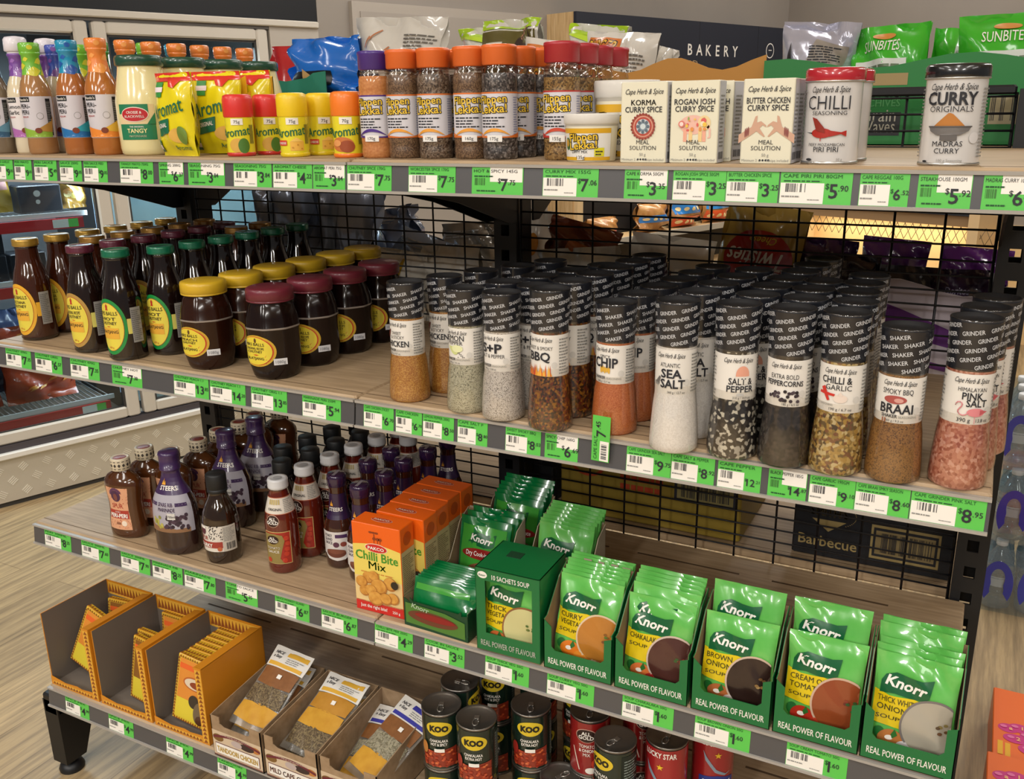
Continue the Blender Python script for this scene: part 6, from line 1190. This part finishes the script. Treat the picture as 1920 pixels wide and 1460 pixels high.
def d_plain(mb, mp, w, h):
    mb.lines(mp, -w*.38, -w*.1, h*.42, h*.62, 3, mat('#4a4a5a', .5), .002, 7, .7)
    for a, b in ((-.3, .74), (-.22, .8), (-.1, .66), (.0, .6)): mb.poly(mp, [(w*a, h*b), (w*(a+.02), h*b), (w*(a+.1), h*(b+.08)), (w*(a+.09), h*(b+.09))], mat('#b8744a', .4), .002)
    d_lines(.12, .46, .5, .88, 12)(mb, mp, w, h)
def d_green(mb, mp, w, h):
    mb.rect(mp, -w*.5, w*.5, h*.90, h, FILM('#a8cc2a'), .001); mb.poly(mp, [(-w*.5, h*.9), (w*.5, h*.9), (w*.3, h*.8), (-w*.1, h*.84)], FILM('#b6d63c'), .0014); d_lines(-.4, .2, .45, .72, 5)(mb, mp, w, h)
def d_field(mb, mp, w, h):
    mb.rect(mp, -w*.5, w*.5, h*.92, h, FILM('#a8cc2a'), .001)
    for i, c in enumerate(('#5a5a2c', '#6c6a34', '#4a4824', '#8a8048', '#5c5428')): mb.rect(mp, -w*.48, w*.48, h*(.3+.12*i), h*(.42+.12*i), mat(c, .4, 0, .3), .001)
    mb.rect(mp, -w*.34, -w*.02, h*.62, h*.8, mat('#c9c6b8', .5), .002); mb.ell(mp, w*.28, h*.72, w*.12, h*.2, mat('#3a2c28', .5), .002); mb.ell(mp, w*.26, h*.88, w*.06, h*.06, mat('#b08060', .5), .002)
def d_rings(mb, mp, w, h):
    y = mat('#d8a82a', .4); mb.poly(mp, [(-w*.45, h*.3), (w*.0, h*.3), (w*.05, h*.62), (w*.02, h*.9), (-w*.42, h*.9), (-w*.48, h*.6)], mat('#c8702a', .4), .001)
    for t, v in (('BURGER', .66), ('RINGS', .40)): mb.text(t, mp, -w*.22, h*v, h*.2, mat('#2a2018', .4), 'C', .06, .1, 0, w*.43, .002); mb.text(t, mp, -w*.22, h*v, h*.2, y, 'C', .01, .1, 0, w*.40, .0028)
    d_lines(.12, .44, .25, .72, 9)(mb, mp, w, h)
def d_sun(mb, mp, w, h):
    mb.text('SUNBITES', mp, -w*.05, h*.74, h*.1, WHT, 'C', .0, .05, 0, w*.46, .002); mb.ell(mp, -w*.02, h*.88, w*.14, h*.03, mat('#c8843a', .4), .0015); d_lines(-.38, .28, .2, .66, 7, '#6a7a62', '#cfd2cc')(mb, mp, w, h)
def d_sun2(mb, mp, w, h): d_lines(-.2, .4, .3, .8, 8, '#8a8f88', '#c6cac8')(mb, mp, w, h); mb.rect(mp, -w*.2, w*.4, h*.42, h*.5, mat('#1c6a34', .4), .003)
def d_silver(mb, mp, w, h):
    mb.poly(mp, [(-w*.3, h*.05), (w*.3, h*.05), (w*.34, h*.4), (w*.1, h*.55), (-w*.28, h*.45)], mat('#2c2a30', .4), .001); mb.poly(mp, [(-w*.12, h*.5), (w*.36, h*.45), (w*.42, h*.72), (-.0, h*.78)], mat('#8f867c', .4), .0016); mb.lines(mp, -w*.08, w*.36, h*.52, h*.72, 7, INK, .0026)
    for i in range(5): mb.ell(mp, -w*.36, h*(.1+.09*i), w*.07, h*.03, mat('#1f1d20' if i % 2 else '#b9b4b0', .4), .002, 12, 2)
    mb.poly(mp, [(-w*.42, h*.35), (-w*.34, h*.75), (-w*.28, h*.35)], mat('#2c2a30', .4), .0016)
GFar = 'snack cartons on the far side'
def wavycarton(w, h, dp, c, side, tip, seed, deco=None, cut=None):
    m = MB(); t = .002; cc = mat(c, .5, 0, .1)
    top = cut or [(w/2-w*i/12, h+tip*sin(i*.9+seed)) for i in range(13)]
    m.prism([(-w/2, 0), (w/2, 0)]+top, cc, 'y', 0, t); m.box(-w/2, w/2, dp-t, dp, 0, h*.9, mat(side, .6)); m.box(-w/2, -w/2+t, t, dp, 0, h*.92, mat(side, .6)); m.box(w/2-t, w/2, t, dp, 0, h*.92, mat(side, .6)); m.box(-w/2, w/2, 0, dp, 0, t, mat(side, .6))
    if deco: deco(m, mfront(), w, h)
    return m.mesh('carton')
def far(px0, px1, y): return at(px0, 200, y=y).x, at(px1, 200, y=y).x
# teal carton with red and blue corn chip bags
def d_teal(m, f, w, h):
    for u in (-.46, .30):
        m.poly(f, [(w*u, 0.004), (w*u+w*.16, 0.004), (w*u+w*.09, h*.5), (w*u+w*.03, h*.5)] if u < 0 else [(w*u-.006, h*.1), (w*u+w*.2, h*.25), (w*u+.002, h*.58)], mat('#b9c2b4', .5), .0006); m.poly(f, [(w*u+.006, .01), (w*u+w*.12, .01), (w*u+w*.07, h*.4)] if u < 0 else [(w*u, h*.17), (w*u+w*.14, h*.27), (w*u+.004, h*.48)], mat('#c9beb2', .5), .001)
o = link('carton', wavycarton(.168, .118, .2, '#1c7a62', '#6a6a2c', .0, 1, d_teal, [(.084, .155), (.05, .152), (.03, .142), (-.03, .136), (-.06, .14), (-.084, .128)])); o.location = (-.575, .085, Z1); tag(o, 'teal carton with pale triangle print holding blue corn chip bags', 'carton', GFar)
snack('snack_bag', -.66, -.46, Z1+.11, Z1+.235, .165, .09, '#1d6fd0', 'shiny blue corn chip bag bulging from the teal carton', 1, lambda mb, mp, w, h: [mb.rect(mp, -w*.4, w*.25, h*.08, h*.32, mat('#17181c', .4), .001), mb.poly(mp, [(-w*.16, h*.14), (-w*.02, h*.22), (-w*.16, h*.36)], mat('#b8935a', .5), .002), mb.lines(mp, -w*.3, w*.1, h*.11, h*.2, 2, mat('#8a9aa8', .4), .003)], R(-12))
snack('snack_bag', -.65, -.51, Z1+.05, Z1+.21, .255, .08, '#1553b4', 'darker blue corn chip bag behind the bulging blue one', 2, None, R(-8), -.2)
snack('snack_bag', -.84, -.62, Z1+.02, Z1+.235, .30, .08, '#b3262c', 'red corn chip bag left of the blue bags', 3, None, R(-10), .15)
snack('snack_bag', -.74, -.56, Z1+.02, Z1+.25, .44, .07, '#c02a30', 'red corn chip bag furthest back above the teal carton', 4, None, R(-10))
WF = mat('#d8d4cc', .2, 0, .7)
snack('snack_bag', -.50, -.26, Z1, Z1+.27, .19, .09, '', 'large white snack bag with print panel above the spice bottles', 5, d_plain, R(-6), .0, R(2), film=WF)
snack('snack_bag', -.27, -.07, Z1, Z1+.245, .29, .09, '', 'white snack bag with lime green top seal', 6, d_green, R(-8), .1, film=WF)
snack('snack_bag', -.16, -.02, Z1, Z1+.25, .19, .08, '', 'snack bag with farm field picture and lime seal', 7, d_field, R(-6), film=WF)
snack('snack_bag', -.06, .09, Z1, Z1+.245, .38, .09, '', 'white bag with lime seal behind the burger ring bags', 8, d_green, R(-4), -.2, R(6), film=WF)
snack('snack_bag', -.035, .085, Z1+.05, Z1+.20, .10, .06, '', 'white burger rings bag tilted left with orange lettering', 9, d_rings, R(-10), .1, R(10), film=WF)
snack('snack_bag', .07, .225, Z1+.06, Z1+.215, .20, .09, '', 'white burger rings bag lying over the ochre carton', 10, d_rings, R(-10), 0, R(4), film=WF)
snack('snack_bag', .155, .215, Z1+.04, Z1+.19, .29, .08, '', 'cream snack bag with brown seal at the right of the burger rings', 11, d_lines(-.3, .3, .3, .7, 8), R(-6), -.3, R(14), film=WF)
o = link('carton', wavycarton(.31, .142, .26, '#b8802f', '#8a7a34', .012, 2, None)); x0, x1 = far(1146, 1392, .09); o.location = ((.175+.465)/2, .09, Z1); tag(o, 'ochre carton with torn wavy top edge behind the curry boxes', 'carton', GFar)
snack('snack_bag', .485, .615, Z1+.05, Z1+.205, .12, .08, '#b9bac6', 'silver and black snack bag at the left end of the green carton', 12, d_silver, R(-8), 0, R(3), film=mat('#b4b4c4', .2, .3, .6))
def d_gw(m, f, w, h):
    w0, f0 = w, f; f = mflat((.045, 0, 0), (1, 0, 0), (0, 0, 1), (0, -1, 0)); m.rect(f, -w*.30, -w*.12, h*.72, h*.86, mat('#a08a5c', .6), .0006); m.rect(f, -w*.27, -w*.13, h*.12, h*.40, mat('#1d1f22', .5), .0006); pl = mat('#b9b6a6', .5)
    m.text('Grain', f, -w*.20, h*.29, .021, pl, w=w*.11, k=.0012); m.text('Waves', f, -w*.20, h*.16, .021, pl, w=w*.11, k=.0012); m.text('SOUR CREAM', f, -w*.2, h*.55, .012, mat('#4f9a5c', .5), 'C', .01, w=w*.16, k=.001); m.text('& CHIVES', f, -w*.2, h*.47, .012, mat('#4f9a5c', .5), 'C', .01, w=w*.13, k=.001)
    f = f0; m.rect(f, w*.22, w*.38, h*.25, h*.58, mat('#a59a78', .5), .0006); m.barcode(f, w*.225, w*.375, h*.29, h*.56, INK, .001, 4, 34); m.rect(f, w*.30, w*.42, h*.12, h*.6, mat('#1a1d20', .5), .0005)
o = link('carton', wavycarton(.50, .134, .28, '#1d7a36', '#1a6a30', .010, 4, d_gw)); o.location = (.725, .075, Z1); tag(o, 'long green carton with torn wavy top behind the wire grid', 'carton', GFar)
for i, (a, b, z, y, dd, w_) in enumerate(((.61, .74, .195, .125, d_sun, 'left front one with white panel'), (.585, .70, .19, .24, None, 'peeking out behind the silver bag'), (.72, .85, .19, .23, d_sun2, 'middle one with grey back panel'), (.78, .93, .205, .13, d_sun, 'right front one with white panel'), (.935, 1.06, .205, .22, d_sun2, 'cut by the right edge'))):
    snack('snack_bag', a, b, Z1+.02, Z1+z, y, .075, '#3fae2c', 'bright green snack bag in the green carton, '+w_, 20+i, dd, R(-7), .05*(i-2), R((-3, 2, 4, -2, 1)[i]), 'green snack bags')
# middle far shelf
def fm(px0, px1, pyt, y): a = at(px0, pyt, y=y); b = at(px1, pyt, y=y); return a.x, b.x, a.z
DK = ['#97a2b8', '#7c889e', '#a6b0c6', '#8591a8', '#9aa3b2', '#8f897f']
for i, (x0, x1, z1, y, w_) in enumerate(((-.80, -.62, 1.30, .12, 'upright at the left of the dark bags'), (-.70, -.54, 1.31, .22, 'second dark bag from the left'), (-.62, -.45, 1.29, .12, 'third dark bag, with a pale fold'), (-.54, -.40, 1.17, .32, 'slumped lower in front of the others'), (-.46, -.30, 1.125, .21, 'flattened one beside the white bags'), (-.34, -.18, 1.14, .32, 'brownish grey one under the bracket'))):
    snack('snack_bag', x0, x1, FZ2, z1, y, .09, DK[i], 'dark grey-blue foil snack bag, '+w_, 30+i, (lambda mb, mp, w, h: [mb.poly(mp, [(-w*.1, h*.3), (w*.05, h*.3), (w*.0, h*.7), (-w*.2, h*.8)], mat('#8d9ab0', .25, .2, .5), .001), mb.lines(mp, -w*.4, w*.3, h*.82, h*.92, 3, GREYT, .002)]), R(-8), .1*(i % 3-1), R((4, -6, 8, -12, 15, -5)[i]), 'dark foil bags', film=mat(DK[i], .2, .3, .6))
for i, (x0, x1, z1, y, w_) in enumerate(((-.42, -.26, 1.10, .09, 'left one, with yellow stripe'), (-.27, -.12, 1.115, .11, 'right one beside the middle upright'), (-.15, -.02, 1.19, .21, 'tall one with orange print behind the upright'), (.03, .22, 1.13, .08, 'folded one behind the grinders'), (.18, .36, 1.15, .17, 'broad one with faint print'), (.30, .44, 1.09, .09, 'low one beside the red bag'))):
    snack('snack_bag', x0, x1, FZ2, z1, y, .07, '', 'off-white snack bag on the far middle shelf: '+w_, 50+i, (lambda mb, mp, w, h, i=i: [mb.rect(mp, w*.1, w*.18, h*.1, h*.95, mat('#c8a02a', .4), .001) if i == 0 else None, mb.text('BURGER', mp, -w*.1, h*.62, .014, mat('#5a2a1c', .5), w=w*.4, k=.002) if i > 2 else None, mb.ell(mp, w*.2, h*.7, w*.12, h*.1, mat('#c8842a', .4), .001) if i == 2 else None, mb.lines(mp, -w*.4, w*.05, h*.4, h*.55, 3, GREYT, .002)]), R(-8), .1*(i % 3-1), R((3, -4, 5, -6, 4, 8)[i]), 'off-white snack bags', film=mat('#e0dacd', .25, 0, .5))
snack('snack_bag', .01, .17, 1.075, 1.175, .14, .06, '#7a3a1c', 'brown and orange snack bag behind the top of the grinders', 60, lambda mb, mp, w, h: [mb.poly(mp, [(-w*.2, h*.2), (w*.4, h*.1), (w*.3, h*.5), (-w*.1, h*.6)], mat('#b8642a', .3, 0, .4), .001)], R(-12), 0, R(12))
def d_twist(mb, mp, w, h):
    mb.ell(mp, w*.02, h*.55, w*.42, h*.24, mat('#b02418', .3, 0, .5), .001); mb.text('Twisties', mp, w*.02, h*.62, h*.15, WHT, 'C', .03, .2, pi, w*.7, .003); mb.text('Cheese', mp, w*.06, h*.74, h*.06, mat('#d8b83a', .4), 'C', .01, .2, pi, w*.3, .003)
    mb.rect(mp, -w*.48, w*.1, h*.05, h*.28, mat('#a82018', .3, 0, .5), .001); mb.rect(mp, w*.02, w*.48, h*.05, h*.26, mat('#c8a01c', .3, 0, .5), .0012)
snack('snack_bag', .375, .535, 1.0, 1.225, .13, .08, '#b8984a', 'red and yellow puffed snack bag standing upside down', 61, d_twist, R(-6), 0, R(8))
o = link('support_box', MB().cbox(-.08, .08, 0, .1, 0, .063, KRAFT).mesh('support_box')); o.location = (.455, .09, FZ2); tag(o, 'plain brown box under the upside-down snack bag', 'carton', GFar)
def d_dor(m, f, w, h):
    p = mat('#5a1f6c', .5); m.poly(f, [(-w*.5, h*.5), (-w*.5, h*.9), (-w*.2, h*.98), (w*.1, h*.75), (w*.5, h*.38), (w*.5, h*.28), (w*.05, h*.5), (-w*.2, h*.62)], p, .0006); m.poly(f, [(-w*.02, h*.32), (w*.45, h*.12), (w*.45, h*.06), (-w*.02, h*.24)], p, .0006); m.text('26', f, -w*.1, h*.25, .016, INK, k=.001); m.poly(f, [(-w*.5, 0), (-w*.35, 0), (-w*.36, h*.5), (-w*.5, h*.5)], p, .0008)
    m.rect(f, -w*.5, -w*.2, h*.86, h*1.0, KRAFT, .0004)
o = link('carton', wavycarton(.40, .165, .26, '#b9adb4', '#a58a5c', .012, 3, d_dor)); o.location = (.70, .07, FZ2); tag(o, 'white and purple carton of corn chip bags behind the right grid', 'carton', GFar)
for i, (a, b, z0, z1, y, c, t_, w_) in enumerate(((.51, .64, .10, .225, .17, '#3a1c44', '', 'left one under the wooden unit'), (.60, .70, .06, .205, .115, '#262030', '', 'black-fronted one left of centre'), (.64, .76, .10, .225, .22, '#4a2058', '', 'purple one behind the middle'), (.70, .79, .05, .19, .12, '#4a484e', '', 'grey-backed one in the middle'), (.775, .875, .05, .19, .115, '#33203a', 'D NOM 1A', 'right one with white lettering'), (.78, .90, .11, .215, .22, '#5c2470', '', 'purple one at the right end behind'))):
    snack('snack_bag', a, b, FZ2+z0, FZ2+z1, y, .06, c, 'purple-black corn chip bag in the white carton, '+w_, 70+i, (lambda mb, mp, w, h, t_=t_: [mb.text('Doritos', mp, 0, h*.7, h*.09, mat('#8a86a0', .4), 'C', .01, .2, 0, w*.4, .002), mb.text(t_ or '.', mp, 0, h*.38, h*.12, mat('#c9b8a0', .4), 'C', .02, 0, 0, w*.8 if t_ else .002, .002), mb.rect(mp, -w*.4, w*.2, h*.12, h*.2, mat('#7a8a2a', .4), .002)] if t_ else d_lines(-.35, .3, .2, .6, 6, '#4a484c', '#6a686c')(mb, mp, w, h)), R(-8), .05*(i % 3-1), R((2, -3, 4, 0, -2, 3)[i]), 'corn chip bags')
# third far shelf
def d_smith(m, f, w, h):
    g = mat('#a08c5a', .5); m.text("SMITH'S", f, -w*.27, h*.66, .017, g, 'C', .02, w=w*.24, k=.001); m.poly(f, [(-w*.38, h*.60), (-w*.16, h*.60), (-w*.27, h*.42)], g, .0006); m.text('Barbecue', f, -w*.27, h*.18, .022, g, 'C', .012, w=w*.38, k=.001)
    for i in range(17): a = R(-50+i*6.2); m.ell(f, -w*.27+w*.17*cos(a+pi*.0), h*.7+h*.2*sin(a), .001, .001, g, .0006, 6, 1)
    m.rect(f, w*.0, w*.42, h*.14, h*.66, g, .0006); m.rect(f, w*.015, w*.405, h*.18, h*.62, mat('#1a1c22', .5), .001); m.rect(f, w*.03, w*.39, h*.22, h*.58, mat('#8a7850', .5), .0014); m.barcode(f, w*.05, w*.375, h*.25, h*.55, INK, .002, 6, 40)
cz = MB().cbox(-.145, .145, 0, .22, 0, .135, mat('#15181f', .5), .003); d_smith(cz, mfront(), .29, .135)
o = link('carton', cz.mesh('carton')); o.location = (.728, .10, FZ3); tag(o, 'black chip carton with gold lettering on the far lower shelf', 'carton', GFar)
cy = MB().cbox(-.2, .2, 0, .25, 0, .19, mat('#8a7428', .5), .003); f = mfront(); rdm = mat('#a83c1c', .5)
cy.ell(f, -.135, .12, .04, .03, rdm, .0006); cy.ell(f, -.135, .12, .032, .024, mat('#8a7428', .5), .001); 
cy.lines(f, -.06, .04, .075, .155, 4, rdm, .0008, 4, .6)
cy.rect(f, .06, .19, .07, .13, INK, .0006); cy.rect(f, .066, .184, .076, .124, mat('#8d8150', .5), .001); cy.barcode(f, .075, .176, .08, .12, INK, .0014, 9, 34)
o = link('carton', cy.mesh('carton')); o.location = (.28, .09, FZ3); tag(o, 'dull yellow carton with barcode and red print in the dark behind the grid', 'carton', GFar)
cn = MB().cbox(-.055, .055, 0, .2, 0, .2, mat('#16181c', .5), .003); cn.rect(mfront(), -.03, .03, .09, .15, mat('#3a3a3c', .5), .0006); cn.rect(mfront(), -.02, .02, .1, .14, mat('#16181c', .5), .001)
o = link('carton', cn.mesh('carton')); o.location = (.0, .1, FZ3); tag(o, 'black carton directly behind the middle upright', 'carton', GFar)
# ------------------------------------------------------------------ right of the gondola: water packs and orange boxes
WB = clear('bottle_clear', '#d9e6ec', .5, .16, '#c3d3dd'); BLU = mat('#2a34a8', .3, 0, .5); WRAP = clear('shrink_wrap', '#e4ebee', .35, .06, '#dfe6ea')
bp = [(0, .006), (.012, .003), (.03, .0), (.041, .006), (.0425, .03), (.040, .05), (.0425, .07), (.0425, .11), (.040, .13), (.030, .155), (.016, .176), (.0135, .186), (.0135, .192)]
bm_ = MB().lathe(bp, WB, 24, caps=(0, 0)); 
for z in (.04, .06, .1, .12): bm_.lathe([(interp(bp, z)+.0004, z-.002), (interp(bp, z)+.0014, z), (interp(bp, z)+.0004, z+.002)], WB, 24, caps=(0, 0))
bmesh_ = bm_.mesh('bottle'); wcap = MB().lathe([(.0145, .19), (.0155, .191), (.0155, .205), (.014, .207), (.002, .207)], mat('#dfe3e6', .4), 20).mesh('cap')
wl_ = MB().rect(mlathe(bp, .0425), -.13, .13, .075, .105, mat('#cfd8e0', .4, 0, .3), .0006).mesh('label')
def arch(z0):
    m = MB()
    for cx in (-.046, .046):
        pts = [(cx+.040*cos(a)*(1 if abs(cos(a)) < 2 else 1), -.0475, .088+.072*sin(a)) for a in [R(-40)+R(265)*i/26 for i in range(27)]]
        for q, r in zip(pts, pts[1:]): pass
        n = len(pts); out = [(q[0]-cx, q[2]-.088) for q in pts]
        v = []; 
        for (a, b) in out: L_ = math.hypot(a, b); s = (L_-.024)/L_; v += [(cx+a, -.0482, .088+b), (cx+a*s, -.0478, .088+b*s)]
        m.add(v, [(2*i, 2*i+1, 2*i+3, 2*i+2) for i in range(n-1)], BLU)
    return m.mesh('printed_band')
for k in range(3):
    e = bpy.data.objects.new('water_pack', None); COL.objects.link(e); e.location = (1.045+(.012 if k == 1 else 0), 1.115+.008*k, .215*k); tag(e, 'shrink-wrapped pack of water bottles with blue bands, %s of the stack' % ('bottom', 'middle', 'top')[k], 'water pack', 'stacked water packs')
    for ix in (-.046, .046):
        for iy in (0, .092, .184):
            b_ = link('bottle', bmesh_, e); b_.location = (ix, iy, .002); link('cap', wcap, b_); link('label', wl_, b_)
    w_ = MB(); rp = [(.093, -.03), (.093, .214), (.078, .229), (-.078, .229), (-.093, .214), (-.093, -.03), (-.078, -.047), (.078, -.047)]
    w_.add([(x, y, z) for z in (0, .15, .195) for x, y in (rp if z < .19 else [(a*.9, .09+(b-.09)*.9) for a, b in rp])], [(i+8*j, (i+1) % 8+8*j, (i+1) % 8+8*(j+1), i+8*(j+1)) for j in range(2) for i in range(8)], WRAP)
    link('shrink_wrap', w_.mesh('shrink_wrap'), e); link('printed_band', arch(0), e, 'blue printed bands')
ORB = mat('#e0661c', .45, 0, .15); PK = mat('#c02a78', .4); YL = mat('#e0a81c', .4)
def promo(H, Dp):
    W = .26; m = MB().cbox(0, W, 0, Dp, 0, H, ORB, .002); f = mflat((0, 0, H), (1, 0, 0), (0, 1, 0), (0, 0, 1)); k = .0006
    for i, (u, v, ru, rv) in enumerate(((.030, .128, .020, .016), (.052, .136, .022, .016), (.070, .112, .018, .017), (.044, .094, .024, .016), (.072, .066, .024, .018), (.1, .13, .022, .016), (.115, .08, .022, .016))):
        m.ell(f, u, v, ru, rv, PK, k+i*.00012, 20, 2); m.text('ale2w'[i % 5], f, u+.005, v-.006, .012, mat('#e8b07a', .4), 'C', .03, k=.0022); m.ell(f, u-.009, v+.003, .007, .005, mat('#d86a9a', .4), .0018, 12, 1)
    m.barcode(f, .085, .13, .155, .185, YL, .001, 5, 9); m.barcode(f, .010, .020, .028, .076, YL, .001, 8, 3); m.barcode(f, .024, .034, .026, .072, YL, .001, 12, 3)
    m.rect(f, .010, .020, .028, .076, YL, .0008); m.rect(f, .024, .034, .026, .072, YL, .0008); m.rect(f, .085, .13, .16, .18, YL, .0008)
    return m.mesh('promo_box')
HA = .10; q = at(1865, 1287, z=HA); q1 = at(1860, 1408, z=HA)
put(promo(HA, q.y-q1.y+.03), 'promo_box', 'orange box with pink ovals, the further one at the right edge', 'box', (q1.x, q1.y-.03, 0), 0, 'orange promotional boxes')
HB = .13; q = at(1851, 1406, z=HB)
put(promo(HB, .2), 'promo_box', 'orange box with pink ovals, the nearer one at the bottom right corner', 'box', (q.x, min(q.y, q1.y-.032)-.2, 0), 0, 'orange promotional boxes')
